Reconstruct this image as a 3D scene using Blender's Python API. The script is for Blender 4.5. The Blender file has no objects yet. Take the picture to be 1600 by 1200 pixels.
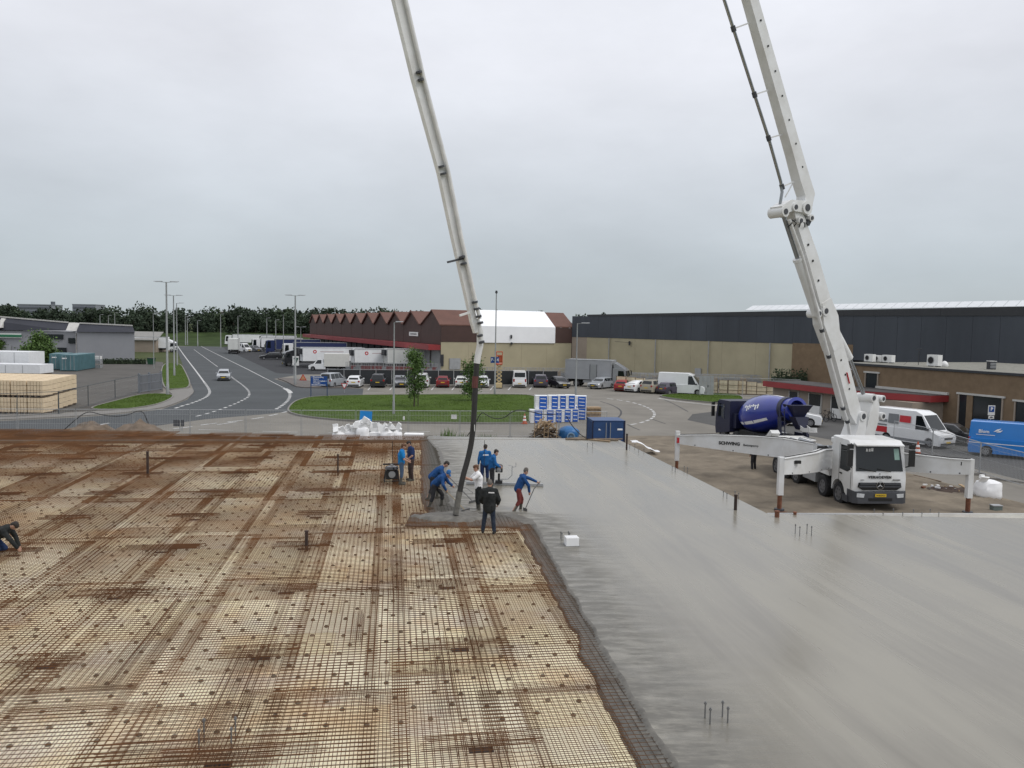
import bpy, bmesh, math, random
import numpy as np
from mathutils import Matrix, Vector, noise
R = math.radians
random.seed(7)
sc = bpy.context.scene
col = sc.collection

# ------------------------------------------------------------------ camera
CAM_H = 8.1
cam_d = bpy.data.cameras.new('camera'); cam = bpy.data.objects.new('camera', cam_d); col.objects.link(cam)
cam_d.sensor_width = 36; cam_d.lens = 36 * 1250 / 1600; cam_d.clip_start = .1; cam_d.clip_end = 6000
CM = Matrix.Rotation(R(90 - 4.07), 4, 'X') @ Matrix.Rotation(.018, 4, 'Z')
cam.matrix_world = Matrix.Translation((0, 0, CAM_H)) @ CM
sc.camera = cam

# ------------------------------------------------------------------ overcast sky, soft sun, exposure
SUN_EL, SUN_AZ = 52, 112
w = bpy.data.worlds.new('World'); sc.world = w; w.use_nodes = True
nt = w.node_tree; N = nt.nodes; L = nt.links; N.clear()
out = N.new('ShaderNodeOutputWorld'); bg = N.new('ShaderNodeBackground'); bg2 = N.new('ShaderNodeBackground'); add = N.new('ShaderNodeAddShader')
sky = N.new('ShaderNodeTexSky'); sky.sky_type = 'NISHITA'; sky.sun_disc = False
sky.sun_elevation = R(SUN_EL); sky.sun_rotation = R(SUN_AZ)
L.new(sky.outputs[0], bg2.inputs[0]); bg2.inputs[1].default_value = .008
tc = N.new('ShaderNodeTexCoord'); sep = N.new('ShaderNodeSeparateXYZ'); L.new(tc.outputs['Generated'], sep.inputs[0])
ramp = N.new('ShaderNodeValToRGB'); L.new(sep.outputs['Z'], ramp.inputs[0])
el = ramp.color_ramp.elements
el[0].position = 0; el[0].color = (.43, .48, .51, 1)
el[1].position = .5; el[1].color = (.86, .875, .93, 1)
for p, c in ((.07, (.47, .52, .56)), (.17, (.60, .635, .68)), (.3, (.76, .775, .825))):
    e = el.new(p); e.color = (*c, 1)
# cloud base: perspective-flattened noise on the direction vector
mp = N.new('ShaderNodeMapping'); mp.inputs['Scale'].default_value = (1.3, 1.3, 3.2); L.new(tc.outputs['Generated'], mp.inputs[0])
n1 = N.new('ShaderNodeTexNoise'); n1.inputs['Scale'].default_value = 1.7; n1.inputs['Detail'].default_value = 6; n1.inputs['Roughness'].default_value = .55
L.new(mp.outputs[0], n1.inputs['Vector'])
mr = N.new('ShaderNodeMapRange'); mr.inputs['From Min'].default_value = .3; mr.inputs['From Max'].default_value = .7
mr.inputs['To Min'].default_value = .875; mr.inputs['To Max'].default_value = 1.1; L.new(n1.outputs['Fac'], mr.inputs['Value'])
mul = N.new('ShaderNodeVectorMath'); mul.operation = 'SCALE'; L.new(ramp.outputs[0], mul.inputs[0]); L.new(mr.outputs[0], mul.inputs['Scale'])
L.new(mul.outputs[0], bg.inputs[0]); bg.inputs[1].default_value = 1.04
L.new(bg.outputs[0], add.inputs[0]); L.new(bg2.outputs[0], add.inputs[1]); L.new(add.outputs[0], out.inputs[0])
sd = bpy.data.lights.new('sun', 'SUN'); sun = bpy.data.objects.new('sun', sd); col.objects.link(sun)
sd.energy = 1.45; sd.angle = R(30); sd.color = (1, .97, .93)
sun.rotation_euler = (R(90 - SUN_EL), 0, R(180 - SUN_AZ)); sun.location = (0, 0, 60)
sc.view_settings.view_transform = 'Standard'; sc.view_settings.look = 'None'
sc.view_settings.exposure = 0; sc.view_settings.gamma = 1; sc.view_settings.use_curve_mapping = False
sc.cycles.use_denoising = True
sc.cycles.max_bounces = 6; sc.cycles.diffuse_bounces = 3; sc.cycles.glossy_bounces = 3
sc.cycles.transparent_max_bounces = 16

# ------------------------------------------------------------------ layout helpers
def ray(px, py):
    d = CM.to_3x3() @ Vector(((px - 800) / 1250, -(py - 600) / 1250, -1))
    return d
def gp(px, py, z=0.):
    d = ray(px, py); t = (z - CAM_H) / d.z
    return Vector((d.x * t, d.y * t, z))
def at(px, py, Y):
    d = ray(px, py); t = Y / d.y
    return Vector((d.x * t, Y, CAM_H + d.z * t))
def hz(px, py, Y):                      # height of a pixel at depth Y
    return at(px, py, Y).z

# ------------------------------------------------------------------ materials
MATS = {}
def M(name, rgb, rough=.6, metal=0., var=.1, scale=2., bump=0., bscale=None, coat=0., spec=.5, dirt=None, alpha=1., obj=False, stretch=None):
    if name in MATS: return MATS[name]
    m = bpy.data.materials.new(name); m.use_nodes = True; MATS[name] = m
    nt = m.node_tree; N = nt.nodes; L = nt.links
    b = N['Principled BSDF']
    b.inputs['Roughness'].default_value = rough; b.inputs['Metallic'].default_value = metal
    b.inputs['Specular IOR Level'].default_value = spec
    if coat: b.inputs['Coat Weight'].default_value = coat; b.inputs['Coat Roughness'].default_value = .08
    if alpha < 1: b.inputs['Alpha'].default_value = alpha
    if obj:
        g = N.new('ShaderNodeTexCoord'); v = g.outputs['Object']
    else:
        g = N.new('ShaderNodeNewGeometry'); v = g.outputs['Position']
    if stretch:
        mp = N.new('ShaderNodeMapping'); mp.inputs['Scale'].default_value = stretch; L.new(v, mp.inputs[0]); v = mp.outputs[0]
    n = N.new('ShaderNodeTexNoise'); n.inputs['Scale'].default_value = scale; n.inputs['Detail'].default_value = 5; n.inputs['Roughness'].default_value = .6
    L.new(v, n.inputs['Vector'])
    r = N.new('ShaderNodeMapRange'); r.inputs['From Min'].default_value = .3; r.inputs['From Max'].default_value = .7
    L.new(n.outputs['Fac'], r.inputs['Value'])
    mx = N.new('ShaderNodeMix'); mx.data_type = 'RGBA'
    c2 = dirt if dirt else [min(1, c * (1 + var)) for c in rgb]
    c1 = rgb if dirt else [c * (1 - var) for c in rgb]
    mx.inputs[6].default_value = (*c1, 1); mx.inputs[7].default_value = (*c2, 1)
    L.new(r.outputs[0], mx.inputs[0]); L.new(mx.outputs[2], b.inputs['Base Color'])
    if bump:
        n2 = N.new('ShaderNodeTexNoise'); n2.inputs['Scale'].default_value = bscale or scale * 8; n2.inputs['Detail'].default_value = 4; L.new(v, n2.inputs['Vector'])
        bp = N.new('ShaderNodeBump'); bp.inputs['Strength'].default_value = min(1, bump); bp.inputs['Distance'].default_value = .02 * max(1, bump)
        L.new(n2.outputs['Fac'], bp.inputs['Height']); L.new(bp.outputs[0], b.inputs['Normal'])
    return m
def emat(name, rgb, strength=1):
    m = bpy.data.materials.new(name); m.use_nodes = True
    b = m.node_tree.nodes['Principled BSDF']; b.inputs['Emission Color'].default_value = (*rgb, 1); b.inputs['Emission Strength'].default_value = strength
    return m

# ------------------------------------------------------------------ mesh helpers
def tag(o, label=None, cat=None, group=None, kind=None):
    if label: o['label'] = label
    if cat: o['category'] = cat
    if group: o['group'] = group
    if kind: o['kind'] = kind
    return o
def empty(name, loc=(0, 0, 0), rz=0., label=None, cat=None, group=None):
    o = bpy.data.objects.new(name, None); col.objects.link(o); o.location = loc; o.rotation_euler = (0, 0, rz); o.empty_display_size = .2
    return tag(o, label, cat, group)
def link(name, me, parent=None, loc=None, rot=None):
    o = bpy.data.objects.new(name, me); col.objects.link(o)
    if parent: o.parent = parent
    if loc is not None: o.location = loc
    if rot is not None: o.rotation_euler = rot
    return o
def copy_tree(o, parent=None):
    c = o.copy(); col.objects.link(c); c.parent = parent
    for ch in list(o.children):
        k = copy_tree(ch, c); k.matrix_parent_inverse = ch.matrix_parent_inverse
    return c

class MB:
    def __init__(s): s.v = []; s.f = []; s.mi = []; s.cur = 0
    def mat(s, i): s.cur = i; return s
    def add(s, v, f):
        n = len(s.v); s.v += [tuple(p) for p in v]; s.f += [tuple(i + n for i in q) for q in f]; s.mi += [s.cur] * len(f); return s
    def box(s, c, d, rz=0., m=None):
        hx, hy, hz_ = d[0] / 2, d[1] / 2, d[2] / 2
        P = [(x, y, z) for z in (-hz_, hz_) for x, y in ((-hx, -hy), (hx, -hy), (hx, hy), (-hx, hy))]
        if rz: P = [(x * math.cos(rz) - y * math.sin(rz), x * math.sin(rz) + y * math.cos(rz), z) for x, y, z in P]
        if m is not None: P = [tuple(m @ Vector(p)) for p in P]
        P = [(x + c[0], y + c[1], z + c[2]) for x, y, z in P]
        return s.add(P, [(3, 2, 1, 0), (4, 5, 6, 7), (0, 1, 5, 4), (1, 2, 6, 5), (2, 3, 7, 6), (3, 0, 4, 7)])
    def b2(s, a, b):                        # box from corner to corner
        return s.box([(a[i] + b[i]) / 2 for i in range(3)], [abs(b[i] - a[i]) for i in range(3)])
    def bar(s, a, b, w, h=None, up=(0, 0, 1)):   # rectangular bar from a to b
        a = Vector(a); b = Vector(b); h = h or w; d = (b - a).normalized(); u = Vector(up)
        if abs(d.dot(u)) > .98: u = Vector((1, 0, 0))
        x = d.cross(u).normalized(); y = x.cross(d).normalized()
        P = [p + x * i * w / 2 + y * j * h / 2 for p in (a, b) for i, j in ((-1, -1), (1, -1), (1, 1), (-1, 1))]
        return s.add(P, [(0, 1, 2, 3), (7, 6, 5, 4), (0, 4, 5, 1), (1, 5, 6, 2), (2, 6, 7, 3), (3, 7, 4, 0)])
    def tube(s, pts, r, n=8, cap=True):     # tube along points; r number or list
        pts = [Vector(p) for p in pts]; rs = r if isinstance(r, (list, tuple)) else [r] * len(pts)
        k = len(s.v); V = []; F = []; prev = None
        for i, p in enumerate(pts):
            d = (pts[min(i + 1, len(pts) - 1)] - pts[max(i - 1, 0)]).normalized()
            if prev is None:
                u = Vector((0, 0, 1)) if abs(d.z) < .9 else Vector((1, 0, 0))
                x = d.cross(u).normalized()
            else:
                x = (prev - d * prev.dot(d)).normalized()
            prev = x; y = d.cross(x)
            for j in range(n):
                a = 2 * math.pi * j / n; V.append(p + (x * math.cos(a) + y * math.sin(a)) * rs[i])
        for i in range(len(pts) - 1):
            for j in range(n):
                j2 = (j + 1) % n; F.append((i * n + j, i * n + j2, (i + 1) * n + j2, (i + 1) * n + j))
        if cap:
            F.append(tuple(range(n))[::-1]); F.append(tuple((len(pts) - 1) * n + j for j in range(n)))
        return s.add(V, F)
    def cyl(s, a, b, r, n=12, r2=None): return s.tube([a, b], [r, r if r2 is None else r2], n)
    def lathe(s, prof, c=(0, 0, 0), axis='z', n=16, closed=False):   # prof [(radius, height)]
        V = []; F = []; m = len(prof)
        for r, h in prof:
            for j in range(n):
                a = 2 * math.pi * j / n; x, y = r * math.cos(a), r * math.sin(a)
                p = {'z': (x, y, h), 'y': (x, h, y), 'x': (h, x, y)}[axis]
                V.append((p[0] + c[0], p[1] + c[1], p[2] + c[2]))
        for i in range(m - 1 if not closed else m):
            for j in range(n):
                j2 = (j + 1) % n; i2 = (i + 1) % m
                q = (i * n + j, i * n + j2, i2 * n + j2, i2 * n + j)
                F.append(q if axis != 'y' else q[::-1])
        if not closed:
            if prof[0][0] > 1e-6: F.append(tuple(range(n))[::-1] if axis != 'y' else tuple(range(n)))
            if prof[-1][0] > 1e-6: F.append(tuple((m - 1) * n + j for j in range(n)) if axis != 'y' else tuple((m - 1) * n + j for j in range(n))[::-1])
        return s.add(V, F)
    def loft(s, rings, cap=True):           # rings of equal length point lists
        n = len(rings[0]); V = [p for r in rings for p in r]; F = []
        for i in range(len(rings) - 1):
            for j in range(n):
                j2 = (j + 1) % n; F.append((i * n + j, i * n + j2, (i + 1) * n + j2, (i + 1) * n + j))
        if cap: F.append(tuple(range(n))[::-1]); F.append(tuple((len(rings) - 1) * n + j for j in range(n)))
        return s.add(V, F)
    def prism(s, pts, off):                 # polygon extruded by a vector
        pts = [Vector(p) for p in pts]; off = Vector(off)
        return s.loft([pts, [p + off for p in pts]])
    def quad(s, *p): return s.add(p, [tuple(range(len(p)))])
    def mesh(s, name, mats, smooth=None, fix=True):
        me = bpy.data.meshes.new(name); me.from_pydata(s.v, [], s.f)
        for m in (mats if isinstance(mats, (list, tuple)) else [mats]): me.materials.append(m)
        if any(s.mi): me.polygons.foreach_set('material_index', s.mi)
        if fix:
            bm = bmesh.new(); bm.from_mesh(me); bmesh.ops.recalc_face_normals(bm, faces=bm.faces); bm.to_mesh(me); bm.free()
        if smooth is not None:
            me.polygons.foreach_set('use_smooth', [True] * len(me.polygons))
            me.set_sharp_from_angle(angle=R(smooth))
        me.update()
        return me
    def build(s, name, mats, parent=None, loc=None, rot=None, smooth=None, fix=True):
        return link(name, s.mesh(name, mats, smooth, fix), parent, loc, rot)

FONT = {}
def text(name, s, size, mat, parent=None, loc=(0, 0, 0), rot=(0, 0, 0), ext=.002, bold=0., align='CENTER', sx=1., space=1.):
    cu = bpy.data.curves.new('t', 'FONT'); cu.body = s; cu.size = size; cu.extrude = ext; cu.offset = bold; cu.align_x = align; cu.space_character = space; cu.align_y = 'CENTER'; cu.resolution_u = 2
    o = bpy.data.objects.new('t', cu); col.objects.link(o)
    dg = bpy.context.evaluated_depsgraph_get(); me = bpy.data.meshes.new_from_object(o.evaluated_get(dg))
    bpy.data.objects.remove(o); me.materials.clear(); me.materials.append(mat)
    ob = link(name, me, parent, loc, rot); ob.scale = (sx, 1, 1)
    return ob

def sheet(name, pts, z, mat, parent=None, kind='structure'):
    mb = MB(); mb.quad(*[(p[0], p[1], z) for p in pts]); o = mb.build(name, mat, parent)
    if parent is None and kind: o['kind'] = kind
    return o
def smooth_poly(pts, it=2, closed=True):
    for _ in range(it):
        q = []
        n = len(pts)
        for i in range(n if closed else n - 1):
            a, b = Vector(pts[i]), Vector(pts[(i + 1) % n]); q += [a * .75 + b * .25, a * .25 + b * .75]
        pts = q if closed else [Vector(pts[0])] + q + [Vector(pts[-1])]
    return pts
# ================================================================== ground, road, lawns
m_soil = M('far_ground', (.07, .085, .035), .97, spec=.1, var=.25, scale=.05, bump=.5, bscale=3)
m_pave = M('worn_pavement', (.20, .187, .163), .9, var=.16, scale=.22, bump=.4, bscale=25, spec=.2)
m_asph = M('asphalt', (.074, .08, .083), .88, var=.14, scale=.18, bump=.4, bscale=60, spec=.2)
m_yard = M('yard_asphalt', (.098, .092, .083), .88, spec=.2, var=.18, scale=.3, bump=.4, bscale=40)
m_dark_pave = M('dark_pavers', (.042, .043, .046), .9, spec=.2, var=.18, scale=.5, bump=.4, bscale=30)
m_grass = M('mown_grass', (.062, .1, .018), .97, spec=.1, var=.2, scale=.5, bump=1, bscale=30)
m_blade = M('grass_blade', (.072, .115, .022), .95, spec=.1, var=.2, scale=.8)
m_kerb = M('kerb_concrete', (.19, .18, .165), .85, var=.12, scale=3)
m_mark = M('road_paint', (.58, .58, .56), .7, scale=1.3, dirt=(.36, .36, .35))
m_tyre_mark = M('tyre_rubber_on_road', (.05, .05, .05), .8, var=.2, scale=2)

mb = MB(); mb.quad((-2500, -400, -.03), (2500, -400, -.03), (2500, 4500, -.03), (-2500, 4500, -.03))
mb.build('ground', m_soil)['kind'] = 'structure'
P = [(-75, 30), (75, 30), (75, 95), (60, 165), (-30, 165), (-45, 110), (-75, 110)]
sheet('pavement', P, -.012, m_pave)
# storage yard at the left
sheet('storage_yard', [gp(-150, 655), gp(120, 650), gp(255, 612), gp(255, 566), gp(200, 560), gp(-350, 560), gp(-420, 640)], -.006, m_yard)
# road with its junction
rd = [gp(272, 534), gp(276, 545), gp(286, 572), gp(300, 604), gp(303, 613), gp(293, 624), gp(272, 633), gp(250, 640), gp(190, 647), gp(125, 652), gp(0, 658), gp(-200, 665),
      gp(-200, 678), gp(60, 680), gp(200, 671), gp(320, 655), gp(425, 646), gp(455, 642), gp(466, 628), gp(486, 620), gp(566, 618.5), gp(568, 607), gp(480, 606), gp(462, 602), gp(428, 592), gp(470, 585), gp(380, 552), gp(340, 540), gp(330, 534)]
road = sheet('road', rd, -.002, m_asph)
sheet('truck_apron', [gp(352, 546), gp(432, 583), gp(470, 585), gp(660, 585), gp(640, 560), gp(500, 540), gp(345, 536)], .002, m_dark_pave)
sheet('far_road', [gp(190, 540), gp(273, 541), gp(340, 541), gp(345, 534), gp(180, 534)], .0, m_pave)
sheet('asphalt_patch', [gp(1074, 656), gp(1082, 647), gp(1130, 641), gp(1180, 632), gp(1290, 628), gp(1480, 650), gp(1800, 716), gp(1900, 800), gp(1700, 775), gp(1440, 712), gp(1260, 680), gp(1130, 668)], -.006, M('patched_asphalt', (.09, .089, .086), .88, spec=.2, var=.13, scale=.4, bump=.4, bscale=40))

def strip(pts, wdt, z, mb):                # a flat ribbon along ground points
    pts = [Vector((p[0], p[1], 0)) for p in pts]; A = []
    for i, p in enumerate(pts):
        d = (pts[min(i + 1, len(pts) - 1)] - pts[max(i - 1, 0)]).normalized(); n = Vector((-d.y, d.x, 0)) * wdt / 2
        A.append((p + n, p - n))
    for (a, b), (c, d) in zip(A, A[1:]):
        mb.quad((a.x, a.y, z), (b.x, b.y, z), (d.x, d.y, z), (c.x, c.y, z))
def line(name, px, wdt, z=.004, mat=None, parent=None, sm=2):
    pts = smooth_poly([gp(*p) for p in px], sm, closed=False)
    mb = MB(); strip(pts, wdt, z, mb); return mb.build(name, mat or m_mark, parent, fix=False)
def dashes(px, wdt, ln, gap, z=.004, parent=None, name='lane_dash', sm=2):
    pts = smooth_poly([gp(*p) for p in px], sm, closed=False)
    acc = 0; cur = []; on = True; target = ln
    samples = []
    for a, b in zip(pts, pts[1:]):
        n = max(1, int((b - a).length / .1))
        for i in range(n): samples.append(a.lerp(b, i / n))
    cur = [samples[0]]
    for a, b in zip(samples, samples[1:]):
        acc += (b - a).length
        if on: cur.append(b)
        if acc >= target:
            if on:
                mb = MB(); strip([cur[0], cur[len(cur) // 2], cur[-1]], wdt, z, mb); mb.build(name, m_mark, parent, fix=False)
            on = not on; acc = 0; target = ln if on else gap; cur = [b]
line('edge_line', [(277, 540), (288, 556), (305, 578), (319, 597)], .22, parent=road)
dashes([(319, 597), (327, 608), (328, 615), (320, 622), (300, 630), (285, 634), (268, 640)], .3, .9, .55, parent=road)
line('edge_line', [(312, 540), (352, 560), (385, 576), (412, 590)], .16, parent=road)
dashes([(412, 590), (430, 599), (447, 608)], .2, 1.1, .8, parent=road)
line('edge_line', [(445, 607), (451, 610), (454, 614)], .55, parent=road)
dashes([(453, 614), (453, 621), (448, 628), (439, 635), (430, 640)], .32, .75, .55, parent=road)
line('centre_line', [(303, 546), (322, 560), (340, 573)], .12, parent=road)
dashes([(356, 584), (368, 594), (380, 602), (390, 612), (389, 620), (376, 627), (360, 634), (335, 643), (310, 650), (292, 653)], .25, .8, .9, parent=road)
dashes([(452, 642), (425, 649), (400, 654), (360, 659), (320, 663), (285, 669), (240, 672)], .25, 1.6, .9, parent=road)
dashes([(370, 659), (330, 665), (300, 669)], .2, 2.2, 1.2, parent=road)
dashes([(150, 665), (180, 659)], .2, 1.6, 3, parent=road)
pav = bpy.data.objects['pavement']
dashes([(310, 671), (390, 673), (470, 675.5), (560, 676), (680, 674), (760, 673.5), (840, 672.5)], .14, 2.6, 2.2, .0, parent=pav)
dashes([(985, 663.5), (1000, 661), (1015, 656), (1023, 650), (1022, 643), (1013, 637), (1000, 632), (985, 628), (968, 625), (940, 621.5)], .26, 1.0, .6, .0, parent=pav)
dashes([(925, 619), (890, 617), (850, 615.5), (700, 612), (560, 614)], .14, 2.2, 2.0, .0, parent=pav)
line('tyre_mark', [(938, 627), (955, 632), (970, 640), (971, 647), (965, 653)], .18, -.004, m_tyre_mark, parent=pav)
line('tyre_mark', [(1015, 653), (1028, 658), (1040, 662)], .12, -.004, m_tyre_mark, parent=pav)
line('tyre_mark', [(980, 663), (990, 668), (1000, 672)], .12, -.004, m_tyre_mark, parent=pav)
line('tyre_mark', [(1035, 623), (1055, 632), (1075, 643)], .14, -.003, m_tyre_mark, parent=pav)
line('edge_line', [(1028, 622), (1050, 626), (1090, 630.5), (1128, 634.5)], .3, .0, parent=pav)
for x in (577, 611, 643, 676, 708, 738, 768, 796, 829):     # parking bay lines
    a = gp(x - 2, 609.5); b = gp(x + 3, 603.5); mb = MB(); strip([a, b], .16, .0, mb); mb.build('bay_line', m_mark, pav, fix=False)

def lawn(name, px, h=.12, kerb=.16, blades=0, seed=1, label=None, hole=None):
    pts = smooth_poly([gp(*p) for p in px], 2); n = len(pts)
    cen = sum((p for p in pts), Vector()) / n
    mb = MB(); mb.add([(p.x, p.y, h) for p in pts], [tuple(range(n))]); o = mb.build(name, m_grass); o['kind'] = 'structure'
    mk = MB()
    for i in range(n):
        a, b = pts[i], pts[(i + 1) % n]; d = (b - a).normalized(); nn = Vector((-d.y, d.x, 0))
        c = pts[(i + 2) % n]; d2 = (c - b).normalized(); n2 = Vector((-d2.y, d2.x, 0)); z = pts[i - 1]; d0 = (a - z).normalized(); n0 = Vector((-d0.y, d0.x, 0))
        na = (nn + n0).normalized() * kerb; nb = (nn + n2).normalized() * kerb
        if (a + nn - cen).length < (a - cen).length: na, nb = -na, -nb
        P = [a, b, b + nb, a + na]
        mk.loft([[Vector((p.x, p.y, -.02)) for p in P], [Vector((p.x, p.y, h + .02)) for p in P]], cap=True)
    mk.build('kerb', m_kerb, o)
    if blades:
        rnd = random.Random(seed); xs = [p.x for p in pts]; ys = [p.y for p in pts]; V = []; F = []
        def inside(x, y):
            c = False; j = n - 1
            for i in range(n):
                if (ys[i] > y) != (ys[j] > y) and x < (xs[j] - xs[i]) * (y - ys[i]) / (ys[j] - ys[i]) + xs[i]: c = not c
                j = i
            return c
        mbb = MB(); k = 0
        while k < blades:
            x, y = rnd.uniform(min(xs), max(xs)), rnd.uniform(min(ys), max(ys))
            if not inside(x, y): continue
            k += 1; a = rnd.uniform(0, 6.28); s = rnd.uniform(.02, .045); hh = rnd.uniform(.015, .045) * (1 + noise.noise((x * .4, y * .4, 3)))
            dx, dy = math.cos(a) * s, math.sin(a) * s
            mbb.add([(x - dx, y - dy, h), (x + dx, y + dy, h), (x + dy * .7, y - dx * .7, h + hh)], [(0, 1, 2)])
        g = mbb.build('grass', m_blade, fix=False); tag(g, label or 'short mown grass of the lawn', 'grass', kind='stuff')
    return o
lawn('lawn_island', [(450, 643), (455, 634), (466, 626), (490, 620.5), (560, 618.5), (700, 617.5), (800, 617.5), (836, 619), (842, 630), (842, 650), (836, 661.5), (780, 662.5), (700, 662), (610, 661), (540, 658), (485, 653), (460, 648)], blades=30000, label='short mown grass of the oval lawn behind the fence')
lawn('lawn_verge', [(253, 568), (281, 568), (289, 582), (299, 606), (276, 609), (254, 609)], blades=6000, seed=2, label='grass strip beside the road under the tall lamp posts')
lawn('lawn_corner', [(132, 641), (180, 628), (226, 616), (268, 617), (270, 622), (250, 632), (215, 638.5), (190, 641)], blades=6000, seed=3, label='grass wedge at the corner below the grey gate')
lawn('lawn_strip', [(1029, 619), (1050, 616.5), (1100, 615.5), (1160, 617), (1160, 633), (1126, 631), (1080, 627), (1045, 623)], blades=6000, seed=4, label='grass strip behind the blue mixer truck')
# footway round the left corner
sw = smooth_poly([gp(*p) for p in [(300, 607), (304, 613), (293, 623), (272, 632), (250, 639), (190, 646), (125, 651), (0, 657), (-150, 662), (-150, 650), (0, 650), (125, 645), (190, 642), (235, 637), (262, 628), (272, 619), (262, 611)]], 1)
o = MB().prism([(p.x, p.y, -.02) for p in sw], (0, 0, .11)).build('footway', m_kerb); o['kind'] = 'structure'
# traffic island by the loading yard
sw = smooth_poly([gp(*p) for p in [(430, 591), (446, 596), (456, 601.5), (466, 606), (500, 606.5), (560, 606.5), (565, 603), (500, 599), (460, 592)]], 1)
o = MB().prism([(p.x, p.y, -.02) for p in sw], (0, 0, .13)).build('kerbed_island', M('island_paving', (.12, .105, .095), .9, var=.2, scale=1)); o['kind'] = 'structure'
# grass bank in the distance
mb = MB(); rows = [(262, 0), (290, 1.0), (310, 2.6), (322, 3.6), (345, 3.6)]
xs = [-420 + i * 12 for i in range(60)]
V = [(x, y + 3 * noise.noise((x * .02, y, 0)), z * (1 + .2 * noise.noise((x * .03, 1, y)))) for y, z in rows for x in xs]
n = len(xs); mb.add(V, [(r * n + i, r * n + i + 1, (r + 1) * n + i + 1, (r + 1) * n + i) for r in range(len(rows) - 1) for i in range(n - 1)])
mb.build('grass_bank', M('rough_grass', (.036, .056, .018), .97, spec=.1, var=.35, scale=.12, bump=1, bscale=4), smooth=60)['kind'] = 'structure'

# ================================================================== sandy work ground beside the slab
m_sand = M('trampled_sand', (.25, .212, .162), .95, spec=.15, var=.26, scale=.6, bump=1, bscale=18, dirt=(.13, .11, .085))
xs = np.arange(4, 44, .3); ys = np.arange(24, 60, .3)
sand_edge = [gp(*p) for p in [(962, 681.5), (1040, 681), (1130, 684), (1250, 692), (1416, 739), (1600, 787), (1760, 828)]]
def sand_far(x):
    for a, b in zip(sand_edge, sand_edge[1:]):
        if a.x <= x <= b.x: return a.y + (b.y - a.y) * (x - a.x) / (b.x - a.x)
    return sand_edge[0].y if x < sand_edge[0].x else sand_edge[-1].y
V = []; F = []; nx = len(xs)
for x in xs:
    yf = sand_far(x) + .3 * noise.noise((x * .9, 0, 0))
    for k in range(60):
        y = 22 + (yf - 22) * k / 59
        e = min(1, (yf - y) / 1.2)
        z = .015 + e * (.10 * noise.noise((x * .6, y * .6, 0)) + .07 * noise.noise((x * 1.7, y * 1.7, 3)) + .05 * noise.noise((x * 4, y * 4, 3)) + .07)
        r = math.sin((x + .12 * y) * 3.4) * .02 * e      # wheel ruts
        V.append((x, y, max(z + r, .003)))
for i in range(nx - 1):
    for k in range(59): F.append((i * 60 + k, (i + 1) * 60 + k, (i + 1) * 60 + k + 1, i * 60 + k + 1))
mb = MB(); mb.add(V, F); mb.build('sand', m_sand, smooth=80)['kind'] = 'structure'
# ================================================================== raised floor slab: insulation bed, rebar mat, fresh concrete
ST = 1.35; FT = ST - .20                       # slab top, insulation top
U = Vector((-.1490, .9888, 0)); VV = Vector((.9888, .1490, 0))      # building axes
U.normalize(); VV.normalize(); AX = math.atan2(VV.y, VV.x)
c_far = gp(966, 686.5, ST); c_mid = gp(1199, 802.5, ST); c_r = gp(1720, 803, ST)
c_fl = gp(-260, 688, ST)
base = [(c_fl.x, c_fl.y), (c_far.x, c_far.y), (c_mid.x, c_mid.y), (c_r.x, c_r.y), (c_r.x + 1, 4), (c_fl.x - 1, 4)]
def mat_eps():
    m = bpy.data.materials.new('insulation_board'); m.use_nodes = True; nt = m.node_tree; N = nt.nodes; L = nt.links; b = N['Principled BSDF']; b.inputs['Roughness'].default_value = .85
    g = N.new('ShaderNodeNewGeometry'); mp = N.new('ShaderNodeMapping'); mp.inputs['Rotation'].default_value = (0, 0, -AX); L.new(g.outputs['Position'], mp.inputs[0])
    br = N.new('ShaderNodeTexBrick'); br.inputs['Scale'].default_value = 1; br.inputs['Mortar Size'].default_value = .006; br.inputs['Brick Width'].default_value = 2.4; br.inputs['Row Height'].default_value = 1.2
    br.inputs['Color1'].default_value = (.92, .86, .66, 1); br.inputs['Color2'].default_value = (.90, .81, .54, 1); br.inputs['Mortar'].default_value = (.25, .18, .1, 1); br.inputs['Bias'].default_value = 0
    L.new(mp.outputs[0], br.inputs['Vector'])
    n1 = N.new('ShaderNodeTexNoise'); n1.inputs['Scale'].default_value = .45; n1.inputs['Detail'].default_value = 6; n1.inputs['Roughness'].default_value = .62; L.new(mp.outputs[0], n1.inputs['Vector'])
    r1 = N.new('ShaderNodeMapRange'); r1.inputs['From Min'].default_value = .48; r1.inputs['From Max'].default_value = .76; r1.inputs['To Max'].default_value = .75; L.new(n1.outputs['Fac'], r1.inputs['Value'])
    x1 = N.new('ShaderNodeMix'); x1.data_type = 'RGBA'; L.new(r1.outputs[0], x1.inputs[0]); L.new(br.outputs[0], x1.inputs[6]); x1.inputs[7].default_value = (.52, .28, .10, 1)
    n2 = N.new('ShaderNodeTexNoise'); n2.inputs['Scale'].default_value = .9; n2.inputs['Detail'].default_value = 3
    mp2 = N.new('ShaderNodeMapping'); mp2.inputs['Location'].default_value = (11, 5, 2); L.new(mp.outputs[0], mp2.inputs[0]); L.new(mp2.outputs[0], n2.inputs['Vector'])
    r2 = N.new('ShaderNodeMapRange'); r2.inputs['From Min'].default_value = .56; r2.inputs['From Max'].default_value = .7; r2.inputs['To Max'].default_value = .3; L.new(n2.outputs['Fac'], r2.inputs['Value'])
    x2 = N.new('ShaderNodeMix'); x2.data_type = 'RGBA'; L.new(r2.outputs[0], x2.inputs[0]); L.new(x1.outputs[2], x2.inputs[6]); x2.inputs[7].default_value = (.55, .50, .50, 1)
    L.new(x2.outputs[2], b.inputs['Base Color'])
    return m
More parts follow.
